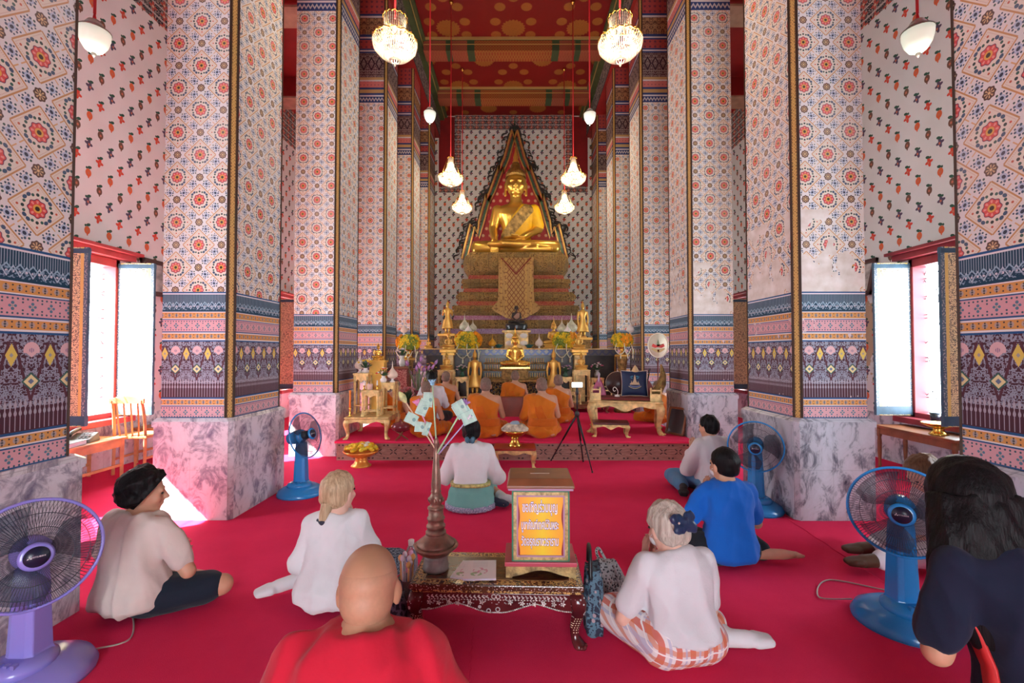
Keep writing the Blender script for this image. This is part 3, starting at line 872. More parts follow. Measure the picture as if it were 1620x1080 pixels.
fan('blue pedestal fan just behind the man in the blue shirt',(2.23,4.22,0),.585,R(-28),R(-2),FBLUE,'pedestal fans')
def V_(*a): return Vector(a)
# ------------------------------------------------------------------ carved tables
def inlay_mat():
    m,b=newmat('mother_of_pearl_inlay'); co=texco('Object'); x,y,z=sepxyz(co)
    v1=voro(co,62); v2=voro(co,24,rnd=.6)
    h=x+y*1.0
    pearl=mixc((.62,.58,.52),(.35,.46,.52),noise(co,60,1))
    wood=ramp(noise(co,8,3),[(.3,(.05,.008,.01)),(.7,(.12,.018,.018))])
    col=mixc(wood,pearl,(v1<.24)*band(z,.205,.245))
    col=mixc(col,pearl,((v2-.30).abs()<.04)*band(z,.15,.205))
    dots=hyp((h/.0385).cell()*.0385,z-.262)<.0055
    col=mixc(col,(.75,.62,.45),dots)
    col=mixc(col,(.70,.60,.42),(hyp((h/.013).cell()*.013,(z/.013).cell()*.013)<.0030)*band(z,.06,.145))
    setp(b,col,.18,spec=.6); return m
def inlaytop_mat():
    m,b=newmat('gilt_inlaid_tabletop'); co=texco('Object'); x,y,z=sepxyz(co)
    e=((.43-x.abs()).min(.19-y.abs()))
    n=noise(co,55,2); wood=ramp(noise(mapping(co,(2,14,2)),6,3),[(.3,(.05,.016,.01)),(.7,(.12,.045,.02))])
    col=mixc(wood,(.55,.36,.12),((n-.5).abs()<.055)*band(e,.012,.058))
    col=mixc(col,(.45,.30,.14),(e-.062).abs()<.003)
    v=voro(co,95)
    col=mixc(col,(.50,.42,.36),(v<.3)*(e<.012))
    setp(b,col,.22,spec=.6); return m
INLAY=inlay_mat(); INTOP=inlaytop_mat()
def leg_mesh(h,w,sx,sy,claw=True):
    b=MB(); rings=[]
    prof=[(1.0,0,1.15),(.86,.18,1.25),(.72,.22,1.12),(.5,.06,.85),(.3,-.10,.68),(.16,-.06,.66),(.09,.10,.85),(.03,.30,1.0),(0,.34,.9)]
    for f,o,s in prof:
        c=Vector((sx*o*w,sy*o*w,f*h)); r=w*.5*s; k=r*.35
        rings.append([(c.x+q[0],c.y+q[1],c.z) for q in ((-r+k,-r),(r-k,-r),(r,-r+k),(r,r-k),(r-k,r),(-r+k,r),(-r,r-k),(-r,-r+k))])
    b.loft(rings[::-1],True,True)
    if claw:
        for i in(-1,0,1):
            a=math.atan2(sy,sx)+i*.7; d=Vector((math.cos(a),math.sin(a),0))
            c=Vector((sx*.34*w,sy*.34*w,.09*h*0+w*.16))+d*w*.42
            b.ell(c,(w*.17,w*.17,w*.16),None,8,6)
    return b
def apron_poly(L,hh,deep):
    n=28; pts=[(-L/2,0),(-L/2,-hh)]
    for i in range(n+1):
        t=i/n; x=-L/2+L*t
        z=-hh*(.62+.38*math.cos(2*PI*t)**2) - deep*max(0,1-abs(t-.5)/.16) - .12*hh*abs(math.sin(PI*4*t))
        if i in(0,n): z=-hh*1.15
        pts.append((x,z))
    pts+= [(L/2,0)]
    return pts
def carved_table(t,w,d,h,top,leg,topm,bodym,apr=.07,deep=.02,claw=True,lid=.03):
    b=MB(); b.box((0,0,h-lid*.32),(w,d,lid*.64)); b.box((0,0,h-lid*.8),(w*.975,d*.95,lid*.42)); b.build('tabletop',topm,t,bevel=.005)
    x=w/2-leg*.62; y=d/2-leg*.62; z=h-lid
    b=MB()
    for s in(-1,1):
        b.prism(apron_poly(2*x,apr,deep),.018,T(0,s*(y+leg*.3)-.009,z))
        b.prism(apron_poly(2*y,apr,deep*.6),.018,T(s*(x+leg*.3)+.009,0,z)@RZ(PI/2))
    b.build('apron',bodym,t,bevel=.002)
    for sx in(-1,1):
        for sy in(-1,1): leg_mesh(z,leg,sx,sy,claw).build('leg',bodym,t,loc=(sx*x,sy*y,0))
def gl(t,p):  # world point -> coordinates in a thing's frame
    return Matrix.Translation(t.location) @ t.rotation_euler.to_matrix().to_4x4()
# front donation table
TB=Vector((-.080,2.45,0))
t=thing('low_table','dark red low table inlaid with mother of pearl, carrying the yellow donation box','table',TB,R(-1.8))
carved_table(t,.865,.37,.30,0,.062,INTOP,INLAY,.085,.012,True,.045)
TZ=.30
b=MB(); L2=2*(.865/2-.062*.62); yf=-(.37/2-.062*.62)-.062*.3-.011; zt=.255; pl_=apron_poly(L2,.085,.012)[2:-1]
def pearl(x,z,rx,rz,a=0): b.ell((0,0,0),(rx,.0022,rz),T(x,yf,z)@RY(a),8,6)
for i in range(len(pl_)-1):
    (x0,z0),(x1,z1)=pl_[i],pl_[i+1]
    for q in(0,.34,.67): pearl(x0+(x1-x0)*q,zt+z0+(z1-z0)*q+.006,.0048,.0034)
n=46
for i in range(n): pearl(-L2/2+.06+(L2-.12)*i/(n-1),zt-.030,.0052,.0026)
for s_ in(-1,1):
    for i in range(15):
        x=s_*(.045+.021*i); pearl(x,zt-.012,.0075,.0032,s_*.7); pearl(x+.006,zt-.020,.0075,.0032,-s_*.7); pearl(x,zt-.016,.003,.003)
    for x,z in((.07,-.042),(.13,-.046),(.19,-.048),(.235,-.044),(.285,-.048),(.33,-.046)):
        for q in range(5): a=q*1.257; pearl(s_*x+.0075*math.cos(a),zt+z+.0075*math.sin(a),.0062,.0036,-a)
for k_ in(-1,1):
    for q in range(10): a=q*.628; pearl(k_*.011+.010*math.cos(a),zt-.014+.010*math.sin(a),.0034,.0030)
o=b.build('pearl_inlay',pmat('pearl_shell',(.62,.60,.56),.2,nscale=80,namt=.35),t); o['kind']='stuff'
# donation box
BX=Vector((.142,2.455,TZ)); 
t=thing('donation_box','yellow signed donation box with sloping brown lid on the dark inlaid table','donation box',BX,R(-1.0))
BGOLD=pmat('carved_gold_plinth',(.45,.32,.13),.45,.3,nscale=30,namt=.4,bump=.8,bscale=120,bdist=.004)
W2,D2=.178,.115
b=MB()
pl=[(-W2,0),(-W2,.058),(W2,.058),(W2,0),(W2-.03,0)]+[(W2-.03-.005-i*(2*W2-.07)/16,(.016+.010*math.sin(i/16*PI*2-PI/2)+.012*abs(math.sin(i/16*PI)))) for i in range(17)]+[(-W2+.03,0)]
for s in(-1,1): b.prism(pl,.016,T(0,s*(D2-.008)-.008,0))
for s in(-1,1): b.box((s*(W2-.008),0,.03),(.016,2*D2-.03,.055))
b.build('carved_plinth',BGOLD,t)
b=MB(); b.box((0,0,.068),(2*W2+.012,2*D2+.012,.022)); b.build('plinth_moulding',pmat('rose_paint',(.48,.06,.10),.4),t,bevel=.004)
bw,bd,z0,z1=.148,.098,.078,.44
b=MB(); b.box((0,0,(z0+z1)/2),(2*bw,2*bd,z1-z0)); b.build('box_body',pmat('green_gold_box',(.20,.24,.12),.45,nscale=40,namt=.3),t,bevel=.004)
fr=[(.0,pmat('box_green',(.04,.20,.11),.4)),(.009,pmat('box_gilt',(.50,.38,.16),.4,.3,nscale=60,namt=.3,bump=.5,bscale=200,bdist=.002)),(.025,pmat('box_violet',(.42,.24,.36),.5))]
for i,(q,mt) in enumerate(fr):
    b=MB(); e=[.009,.016,.008][i]; y=-bd-.004-i*.002
    for s in(-1,1):
        b.box((s*(bw-q-e/2),y,(z0+z1)/2),(e,.012,z1-z0-2*q)); b.box((0,y,(z0+z1)/2+s*((z1-z0)/2-q-e/2)),(2*(bw-q),.012,e))
    b.build('frame',mt,t)
def sign_mat():
    m,b=newmat('yellow_sign'); x,y,z=sepxyz(texco('Object'))
    g=((x+.03)*6.0+ (z-.26)*1.2)
    col=mixc((.85,.62,.03),(.90,.33,.03),(x-.01).abs()*7.5)
    # scalloped maroon border of the printed panel
    ex=.118-x.abs(); wav=((z-.26)*34).sin()*.005+.007
    col=mixc(col,(.30,.03,.04),ex<(wav+((z-.26).abs()<.03)*.0))
    setp(b,col,.35); return m
b=MB(); b.box((0,-bd-.004,.259),(.232,.006,.298)); sg=b.build('sign_panel',sign_mat(),t)
LW=pmat('letter_white',(.85,.84,.88),.4); LP=pmat('letter_purple',(.16,.07,.30),.4)
for s,z,sz,wd in (('ขอเชิญร่วมบุญ',.330,.070,.178),('บูชากัณฑ์เทศน์วันพระ',.243,.062,.190),('วัดอรุณราชวราราม',.160,.062,.190)):
    o=txt(s,sz,LW,sg,RX(R(90)),'letters',0,.0006)
    vs=[v.co for v in o.data.vertices]; x0=min(v.x for v in vs); x1=max(v.x for v in vs)
    k=wd/(x1-x0)
    o.data.transform(T(-.004,-bd-.0092,z)@SCL(k,1,1)@T(-(x0+x1)/2,0,0))
    o2=txt(s,sz,LP,sg,RX(R(90)),'letter_outline',0,.0030)
    o2.data.transform(T(-.004,-bd-.0082,z)@SCL(k,1,1)@T(-(x0+x1)/2,0,0))
b=MB(); e0=[(-.172,-.128,.452),(.172,-.128,.452),(.172,.128,.452),(-.172,.128,.452)]; e1=[(x,y,.466) for x,y,z in e0]; e2=[(-.160,-.10,.498),(.160,-.10,.498),(.160,.118,.498),(-.160,.118,.498)]
b.loft([e0,e1,e2],True,False); ld=b.build('lid',BROWNW,t,bevel=.004)
b=MB(); b.box((0,0,.4985),(.10,.008,.002)); b.build('coin_slot',pmat('slot_pale',(.55,.42,.36),.5),ld)
b=MB(); b.box((0,0,.446),(.335,.235,.014)); b.build('lid_moulding',pmat('box_violet',(.42,.24,.36),.5),t,bevel=.003)
# bronze spire vase
SPV=Vector((-.412,2.445,TZ))
t=thing('bronze_vase','tall spired bronze vase holding banknote sticks on the dark inlaid table','vase',SPV)
BRZ=pmat('dull_bronze',(.30,.19,.14),.42,.55,nscale=20,namt=.25,bump=.3,bscale=50,bdist=.004)
VERD=pmat('verdigris_bronze',(.30,.34,.32),.5,.4,nscale=16,namt=.25)
b=MB(); b.lathe([(.068,0),(.070,.012),(.064,.035),(.060,.058),(.064,.072)],36); b.build('foot',VERD,t)
b=MB(); b.lathe([(.05,.07),(.08,.085),(.115,.115),(.118,.125),(.105,.127),(.05,.13)],40,lobes=8,amp=.02); b.build('flared_dish',BRZ,t)
b=MB(); b.lathe([(.102,.125),(.098,.14),(.066,.165),(.054,.178),(.049,.184),(.054,.186),(.054,.196),(.047,.198),(.045,.215),(.050,.218),(.050,.228),(.043,.231),(.041,.258),(.047,.261),(.047,.268),(.040,.271),(.039,.305),(.036,.312),(.044,.316),(.044,.324),(.034,.328),(.029,.338),(.036,.350),(.037,.372),(.028,.39),(.024,.398),(.028,.405),(.024,.412),(.026,.43),(.026,.44),(.022,.50),(.017,.56),(.013,.62),(.012,.65),(.016,.655),(.012,.675),(.008,.69)],36); b.build('spire',BRZ,t)
c=MB()
for i in range(8):
    a=2*PI*i/8; c.ell((.036*math.cos(a),.036*math.sin(a),.362),(.008,.008,.014),None,8,6)
c.build('lotus_band',BRZ,t)
# banknote sticks
PALE=pmat('pale_stick',(.70,.55,.38),.6); NOTE=None
def note_mat():
    m,b=newmat('pale_green_banknote'); u,v,_=sepxyz(texco('UV'))
    n=noise(comb(u,v,0.0),60,2); col=mixc((.36,.60,.50),(.52,.72,.62),n)
    col=mixc(col,(.20,.38,.36),hyp(u-.014,v*1.0)<.010)
    col=mixc(col,(.28,.45,.42),((u.abs()-.032).abs()<.001).max((v.abs()-.032).abs()<.001))
    setp(b,col,.6); return m
NOTE=note_mat()
def stick(label,px0,px1,notes,flower,col=None,Y=2.44,dy=0.0):
    a=at(px0[0],px0[1],Y); e=at(px1[0],px1[1],Y+dy)
    t=thing('banknote_stick',label,'banknote stick',a,group='banknote sticks in the bronze vase')
    b=MB(); b.cyl(Vector((0,0,0)),e-a,.0042,.0035,8); b.build('stick',PALE if col is None else col,t)
    for (nx,ny,w,h,rot) in notes:
        c=at(nx,ny,Y-.012)-a; m=MB(); k=Y/F; n=6; rows=[]
        M_=Matrix.Translation(c)@RY(R(rot))
        for i in range(n+1):
            u=(i/n-.5)*w*k; yy=.006*math.sin(i/n*PI*2+nx)
            rows.append([(u,yy,-h*k/2),(u,yy,h*k/2)])
        for i in range(n):
            p=[rows[i][0],rows[i+1][0],rows[i+1][1],rows[i][1]]
            m.quad([M_@Vector(q) for q in p],[(q[0],q[2]) for q in p])
        o=m.build('banknote',NOTE,t); sd=o.modifiers.new('s','SOLIDIFY'); sd.thickness=.0012
    if flower:
        kind,fc=flower; d=(e-a).normalized(); M_,_=align(e-a,(e-a)+d)
        b=MB()
        if kind=='bud':
            b.lathe([(.006,-.01),(.016,.008),(.019,.025),(.013,.045),(.003,.06)],10,M_,lobes=5,amp=.08)
            b.build('flower_bud',pmat('bud_%d'%int(fc[0]*999),fc,.5,nscale=30,namt=.3),t)
        else:
            for i in range(7):
                q=M_@RZ(2*PI*i/7)@RX(R(38)); b.ell((0,0,.018),(.008,.004,.018),q,8,6)
            b.ell((0,0,.004),(.012,.012,.010),M_,8,6)
            b.build('flower',pmat('petal_%d'%int(fc[0]*999+fc[2]*99),fc,.5,nscale=30,namt=.3),t)
    return t
LIL=pmat('lilac_ribbon',(.50,.42,.72),.5); GRN=pmat('mint_stick',(.42,.66,.40),.5); PNK=pmat('pink_stick',(.75,.30,.50),.5)
stick('banknote stick with pale green lotus bud, leaning furthest out on the left',(690,712),(641,634),[(651,662,19,17,28)],('bud',(.62,.68,.30)))
stick('banknote stick with pink lotus and two notes, leaning left of the vase',(689,706),(661,640),[(669,644,17,26,24),(664,675,15,16,6)],('flower',(.80,.30,.55)),PNK)
stick('low pale banknote stick with white tape leaning left over the vase mouth',(688,702),(670,668),[(675,678,9,22,20)],None)
stick('upright green banknote stick topped by a blue flower',(690,698),(684,608),[(677,632,15,23,3)],('flower',(.25,.50,.68)),GRN)
stick('banknote stick with the largest note, first of three leaning right',(691,716),(728,655),[(730,648,24,24,-32)],None)
stick('banknote stick with purple flower at its tip, leaning right of the vase',(692,717),(735,640),[(728,645,20,23,-30)],('flower',(.42,.24,.56)),GRN,Y=2.43)
stick('lilac banknote stick with white beads, leaning furthest out on the right',(694,718),(741,662),[(741,660,22,20,-24)],('flower',(.78,.70,.80)),LIL,Y=2.42)
# leaflets
def leaf_mat():
    m,b=newmat('printed_leaflet'); u,v,_=sepxyz(texco('UV'))
    col=mixc((.88,.89,.93),(.70,.35,.52),(noise(comb(u,v,2.0),38,3)>.54)*(hyp((u-.0)*.9,v+.02)<.035))
    col=mixc(col,(.35,.58,.36),(noise(comb(u,v,5.0),40,2)>.5)*(hyp(u+.02,(v+.052)*1.6)<.03))
    col=mixc(col,(.66,.66,.74),((v/.012).cell().abs()<.12)*(v>.02)*(u.abs()<.04))
    setp(b,col,.5); return m
LEAF=leaf_mat()
def leaflet(label,c,rz,w,d,h):
    t=thing('leaflet_stack',label,'leaflets',c,rz)
    b=MB()
    b.quad([(-w/2,-d/2,h),(w/2,-d/2,h),(w/2,d/2,h),(-w/2,d/2,h)],[(-w/2,-d/2),(w/2,-d/2),(w/2,d/2),(-w/2,d/2)],0); b.build('cover_sheet',LEAF,t)
    b=MB(); b.box((0,0,h/2-.0005),(w,d,h-.001)); b.build('pages',pmat('page_lilac',(.70,.68,.80),.6),t)
leaflet('thin leaflets half hidden under the larger stack on the inlaid table',(-.235,2.415,TZ),R(-14),.13,.19,.006)
leaflet('white leaflets printed with a pink lotus, square on the inlaid table',(-.172,2.40,TZ+.0065),R(2),.165,.20,.010)
# bags and bottle about the table
def blob_bag(t,name,w,d,h,mt,seed,tilt=0,lean=.0,top=.7):
    rnd=random.Random(seed); b=MB(); rings=[]
    n=28
    for k in range(11):
        f=k/10; s=(1+.12*math.sin(f*PI))*(1-(1-top)*f**1.5); ring=[]
        for i in range(n):
            a=2*PI*i/n; c_,s_=math.cos(a),math.sin(a); e=.62
            x=w/2*s*math.copysign(abs(c_)**e,c_); y=d/2*s*math.copysign(abs(s_)**e,s_)*(1-.35*f)
            q=1+.05*math.sin(a*5+f*7+seed)+.04*math.sin(a*9-f*5+seed*2)
            ring.append((x*q+lean*f*h,y*q,f*h*(1+.03*math.sin(a*3+seed))))
        rings.append(ring)
    b.loft(rings); return b.build(name,mt,t)
def cloth_pattern(name,c1,c2,c3,sc):
    m,b=newmat(name); co=texco('Object'); v=voro(co,sc); n=noise(co,sc*1.4,2)
    col=mixc(c1,c2,((n-.5).abs()<.06)); col=mixc(col,c3,v<.22); setp(b,col,.75,spec=.2); return m
FLB=cloth_pattern('dark_floral_cloth',(.012,.014,.03),(.10,.09,.14),(.16,.16,.22),16)
TEALB=cloth_pattern('teal_leaf_cloth',(.03,.035,.06),(.10,.18,.24),(.40,.28,.30),22)
t=thing('cloth_bag','dark floral cloth bag standing against the left end of the inlaid table','bag',(-.625,2.34,0),.1)
blob_bag(t,'bag_body',.17,.20,.21,FLB,3,top=.85)
b=MB()
for s in(-1,1): b.tube(spath([(-.05,s*.05,.20),(-.04,s*.06,.25),(.04,s*.06,.25),(.05,s*.05,.20)]),.008,6)
b.build('handles',FLB,t)
t=thing('cloth_bag','dark teal leaf patterned bag standing against the right end of the inlaid table','bag',(.428,2.47,0),-.1)
blob_bag(t,'bag_body',.10,.26,.30,TEALB,5,top=.8)
b=MB(); b.tube(spath([(-.02,-.11,.28),(-.02,-.06,.39),(-.02,.06,.39),(-.02,.11,.28)]),.010,6); b.build('handles',BLACK,t)
def net_mat():
    m,b=newmat('grey_crochet_net'); x,y,z=sepxyz(texco('Object')); a=atan2(y,x)*10.0
    g=((a/1.2).cell().abs()-.5).abs(); h=((z/.02).cell().abs()); v=voro(texco('Object'),70)
    col=mixc((.05,.05,.06),(.34,.33,.34),(v>.36)); setp(b,col,.85,bump=v,bstr=.7,bdist=.01); return m
t=thing('crochet_bag','slumped grey crochet bag on the carpet beside the elder woman','bag',(.60,2.74,0),.2)
blob_bag(t,'bag_body',.20,.20,.21,net_mat(),8,lean=-.25,top=.55)
b=MB(); b.tube(spath([(-.08,-.03,.19),(-.11,.0,.26),(-.08,.04,.27),(-.04,.03,.20)]),.008,6); b.build('handles',net_mat(),t)
# tumbler of pens + bottle, set in the dark floral bag's side on the carpet
t=thing('pen_tumbler','clear tumbler crammed with coloured pens behind the dark floral bag','tumbler',(-.585,2.55,.0))
b=MB(); b.lathe([(.05,0),(.055,.20),(.051,.20),(.046,.01)],24); b.build('tumbler_wall',pmat('clear_plastic',(.85,.88,.92),.1,trans=.8),t)
rnd=random.Random(4)
for i in range(12):
    a=rnd.uniform(0,6.3); r=rnd.uniform(.005,.03); h=rnd.uniform(.26,.31); c=rnd.choice([(.7,.15,.3),(.1,.25,.7),(.75,.7,.8),(.45,.3,.75),(.8,.45,.15),(.2,.5,.75),(.75,.4,.6)])
    q=pmat('pen_%d'%i,c,.4); b=MB(); p0=Vector((r*math.cos(a),r*math.sin(a),.012)); p1=Vector((1.5*r*math.cos(a),1.5*r*math.sin(a),h))
    b.cyl(p0,p1,.005,seg=8); b.ell(p1+Vector((0,0,.012)),(.014,.014,.018),None,8,6); b.build('pen',q,t)
t=thing('water_bottle','clear capped water bottle standing behind the coloured pens','bottle',(-.60,2.70,0))
b=MB(); b.lathe([(.036,0),(.04,.01),(.04,.06),(.037,.07),(.04,.08),(.04,.22),(.036,.27),(.018,.31),(.015,.32)],24); b.build('bottle_body',pmat('clear_bottle',(.80,.86,.92),.06,trans=.85),t)
b=MB(); b.lathe([(.017,.315),(.018,.342),(.015,.345)],16); b.build('cap',WHITE,t)
# plastic bag by the left pillar
t=thing('plastic_bag','crumpled beige plastic bag on the carpet behind the man in beige','bag',(-2.33,2.76,0))
blob_bag(t,'bag_body',.17,.18,.17,pmat('crumpled_plastic',(.55,.42,.33),.18,nscale=12,namt=.4,bump=.6,bscale=25,bdist=.03),11,top=.7)
t=thing('straw_hat','pale straw hat leaning on the beige plastic bag','hat',(-2.33,2.78,.17),rot=(R(-20),0,R(10)),s=.55)
b=MB(); b.lathe([(.13,0),(.10,.012),(.075,.02),(.07,.08),(.055,.10),(.01,.105)],28); b.build('hat_shell',pmat('straw',(.72,.60,.32),.7,bump=.5,bscale=120),t)
# ------------------------------------------------------------------ aisle furniture
def slat_chair(label,loc,rz):
    t=thing('wooden_chair',label,'chair',loc,rz)
    b=MB(); b.prism([(-.20,0),(.20,0),(.19,.03),(-.19,.03)],.40,T(0,-.2,.42)); b.build('seat',ORANGEW,t,bevel=.006)
    for s in(-1,1):
        b=MB(); b.tube([(s*.17,.17,.43),(s*.17,.17,.2),(s*.17,.17,0)],[.022,.02,.016],4,False); b.build('leg',ORANGEW,t)
        b=MB(); b.tube(spath([(s*.17,-.19,0),(s*.17,-.18,.42),(s*.165,-.20,.7),(s*.16,-.24,.88)]),.020,4,False); b.build('leg',ORANGEW,t)
    b=MB(); b.prism([(-.19,0)]+[(-.19+.38*i/12,.055+.035*math.sin(PI*i/12)) for i in range(13)]+[(.19,0)],.024,T(0,-.25,.84)); b.build('top_rail',ORANGEW,t,bevel=.004)
    for i in range(4):
        b=MB(); x=-.10+.067*i; b.tube(spath([(x,-.185,.44),(x*1.1,-.205,.6),(x*1.15,-.235,.86)]),.016,4,False,flat=.4); b.build('back_slat',ORANGEW,t)
    b=MB()
    for s in(-1,1): b.bar((s*.17,-.18,.18),(s*.17,.17,.18),.018,.025)
    b.build('stretcher',ORANGEW,t)
slat_chair('orange wooden slat back chair beside the open left shutter',(-4.56,5.58,0),R(6))
def plain_table(label,loc,w,d,h,rz,mt,name='side_table',turned=False):
    t=thing(name,label,'table',loc,rz)
    b=MB(); b.box((0,0,h-.014),(w,d,.028)); b.build('tabletop',mt,t,bevel=.006)
    b=MB()
    for s in(-1,1): b.box((0,s*(d/2-.04),h-.07),(w-.08,.018,.08)); b.box((s*(w/2-.04),0,h-.07),(.018,d-.08,.08))
    b.build('apron',mt,t)
    for sx in(-1,1):
        for sy in(-1,1):
            b=MB(); p=(sx*(w/2-.04),sy*(d/2-.04),0)
            if turned: b.lathe([(.012,0),(.018,.05),(.014,.08),(.022,.2),(.024,h-.2),(.018,h-.15),(.026,h-.13),(.026,h-.03)],12,T(*p))
            else: b.tube([(p[0],p[1],0),(p[0],p[1],h-.03)],[.022,.03],4,False)
            b.build('leg',mt,t)
    if not turned:
        b=MB()
        for s in(-1,1): b.bar((s*(w/2-.04),-d/2+.04,.14),(s*(w/2-.04),d/2-.04,.14),.02,.03)
        b.build('stretcher',mt,t)
    return t
plain_table('low orange wooden bench under the left window, telephone on it',(-4.74,4.62,0),.46,1.45,.46,0,ORANGEW,'wooden_bench')
plain_table('orange wooden bench along the left wall behind the slat chair',(-4.72,6.35,0),.44,.9,.46,0,ORANGEW,'wooden_bench')
plain_table('narrow brown side table with turned legs under the right window',(4.72,5.22,0),.40,1.05,.54,0,BROWNW,'side_table',True)
t=thing('telephone','dark grey desk telephone on the orange bench under the left window','telephone',(-4.72,5.0,.46),R(20))
b=MB(); b.loft([[(-.11,-.11,0),(.11,-.11,0),(.11,.11,0),(-.11,.11,0)],[(-.10,-.10,.04),(.10,-.10,.04),(.10,.10,.09),(-.10,.10,.09)]],True,False); b.build('telephone_body',pmat('phone_grey',(.12,.13,.12),.4),t,bevel=.008)
b=MB(); b.tube(spath([(-.075,-.10,.09),(-.075,-.05,.115),(-.075,.05,.13),(-.075,.10,.135)]),.022,10); b.build('handset',BLACK,t)
b=MB()
for i in range(3):
    for j in range(4): b.box((.0+.032*i,-.06+.03*j,.058+.0135*j-.004),(.022,.02,.012))
b.build('keypad',pmat('key_grey',(.3,.3,.3),.4),t)
t=thing('folder','flat grey green folder lying by the telephone on the orange bench','folder',(-4.68,4.72,.46),R(10)); b=MB(); b.box((0,0,.02),(.26,.30,.04)); b.build('folder_pages',pmat('page_lilac',(.70,.68,.80),.6),t); b=MB(); b.box((0,0,.043),(.27,.31,.006)); b.build('folder_cover',pmat('folder_green',(.14,.17,.13),.5),t,bevel=.003)
def phan(label,loc,r,h,mt=None,name='pedestal_tray',cat='pedestal tray',group=None):
    mt=mt or BRASS; t=thing(name,label,cat,loc,group=group)
    b=MB(); b.lathe([(r*.55,0),(r*.56,h*.06),(r*.40,h*.2),(r*.30,h*.42),(r*.33,h*.5),(r*.30,h*.56)],28,lobes=14,amp=.03); b.build('tray_foot',mt,t)
    b=MB(); b.lathe([(r*.30,h*.55),(r*.6,h*.66),(r*.92,h*.86),(r,h),(r*.95,h),(r*.55,h*.75),(r*.05,h*.68)],40,lobes=20,amp=.025); b.build('tray_bowl',mt,t)
    return t
phan('gold footed dish on the narrow brown table under the right window',(4.66,5.02,.54),.15,.13)
t=thing('metal_cup','small dark cup standing on the maroon right window sill','cup',(4.90,5.32,.64)); b=MB(); b.lathe([(.04,0),(.048,.10),(.044,.10),(.036,.01)],20); b.build('cup_wall',pmat('dark_cup',(.02,.03,.05),.3),t); b=MB(); b.lathe([(.047,.085),(.051,.095),(.048,.105),(.044,.105)],20); b.build('cup_rim',pmat('cup_blue',(.05,.12,.18),.3),t)
# framed pictures high on the side walls
def picture(label,px,py,X,w,h):
    p=at_x(px,py,X*.985); s=-1 if X>0 else 1
    t=thing('framed_picture',label,'framed picture',p,rot=(0,s*R(10),PI/2*(1 if X>0 else -1)))
    # local: x along wall, -y out of the wall
    t.rotation_euler=Euler((R(-12),0,R(-90) if X>0 else R(90)))
    b=MB()
    for sx in(-1,1): b.box((sx*(w/2-.03),0,0),(.06,.04,h)); b.box((0,0,sx*(h/2-.03)),(w,.04,.06))
    b.build('picture_frame',pmat('dark_frame',(.06,.015,.02),.4),t,bevel=.006)
    b=MB(); b.box((0,.008,0),(w-.1,.01,h-.1)); b.build('picture_print',pmat('faded_print',(.45,.43,.42),.6,nscale=6,namt=.5),t)
picture('dark framed picture leaning from the right wall beside the shutter',1364,440,5.0,.42,.52)
picture('dark framed picture leaning from the left wall beyond the shutter',248,440,-5.0,.42,.52)

for i,(a,e) in enumerate(((on_floor(1238,815),on_floor(1450,955)),(on_floor(748,990),on_floor(742,1079)),(on_floor(126,873),on_floor(160,858)))):
    b=MB(); n=20; pts=[a+(e-a)*k/n+V_(.004*math.sin(k*1.7),.004*math.sin(k*2.3),0.0) for k in range(n+1)]
    b.tube(pts,.006 if i!=1 else .003,6,flat=.9); o=b.build('trim_%d'%(10+i),M['carpet']); st(o)
# ------------------------------------------------------------------ people
def V(*a): return Vector(a)
def bake(mb,voxel,smooth=6,fold=0.0,fk=22,seed=0,cuts=(),aniso=(1,1,.6),grain=None):
    me=bpy.data.meshes.new('tmp'); me.from_pydata(mb.v,[],mb.f); me.update()
    o=bpy.data.objects.new('tmp',me); COL.objects.link(o)
    r=o.modifiers.new('r','REMESH'); r.mode='VOXEL'; r.voxel_size=voxel; r.adaptivity=0
    if smooth:
        s=o.modifiers.new('s','SMOOTH'); s.factor=.5; s.iterations=smooth
    bpy.context.view_layer.update(); dg=bpy.context.evaluated_depsgraph_get()
    ev=o.evaluated_get(dg); out=bpy.data.meshes.new_from_object(ev)
    bpy.data.objects.remove(o); bpy.data.meshes.remove(me)
    if fold:
        n=len(out.vertices); co=np.empty(n*3,np.float32); out.vertices.foreach_get('co',co); co=co.reshape(-1,3)
        no=np.empty(n*3,np.float32); out.vertices.foreach_get('normal',no); no=no.reshape(-1,3)
        rs=np.random.RandomState(seed); d=np.zeros(n)
        p=co*np.array(aniso)
        for i in range(6):
            k=rs.normal(size=3); k/=np.linalg.norm(k); k*=fk*(.6+.25*i); k2=rs.normal(size=3)*fk*.35
            w=np.sin(p@k+rs.rand()*6+1.6*np.sin(p@k2+rs.rand()*6))
            d+=(1-np.abs(w)*1.6)/(1+.5*i)
        co=co+no*(d*fold*.4)[:,None]
        out.vertices.foreach_set('co',co.astype(np.float32).ravel())
    for co_,no_ in cuts:
        bm=bmesh.new(); bm.from_mesh(out)
        bmesh.ops.bisect_plane(bm,geom=bm.verts[:]+bm.edges[:]+bm.faces[:],plane_co=co_,plane_no=no_,clear_outer=True)
        bm.to_mesh(out); bm.free()
    out.polygons.foreach_set('use_smooth',[True]*len(out.polygons)); out.update()
    return out
def put(me,name,mt,parent):
    me.materials.clear(); me.materials.append(mt); me.name=name
    o=bpy.data.objects.new(name,me); COL.objects.link(o); o.parent=parent; return o
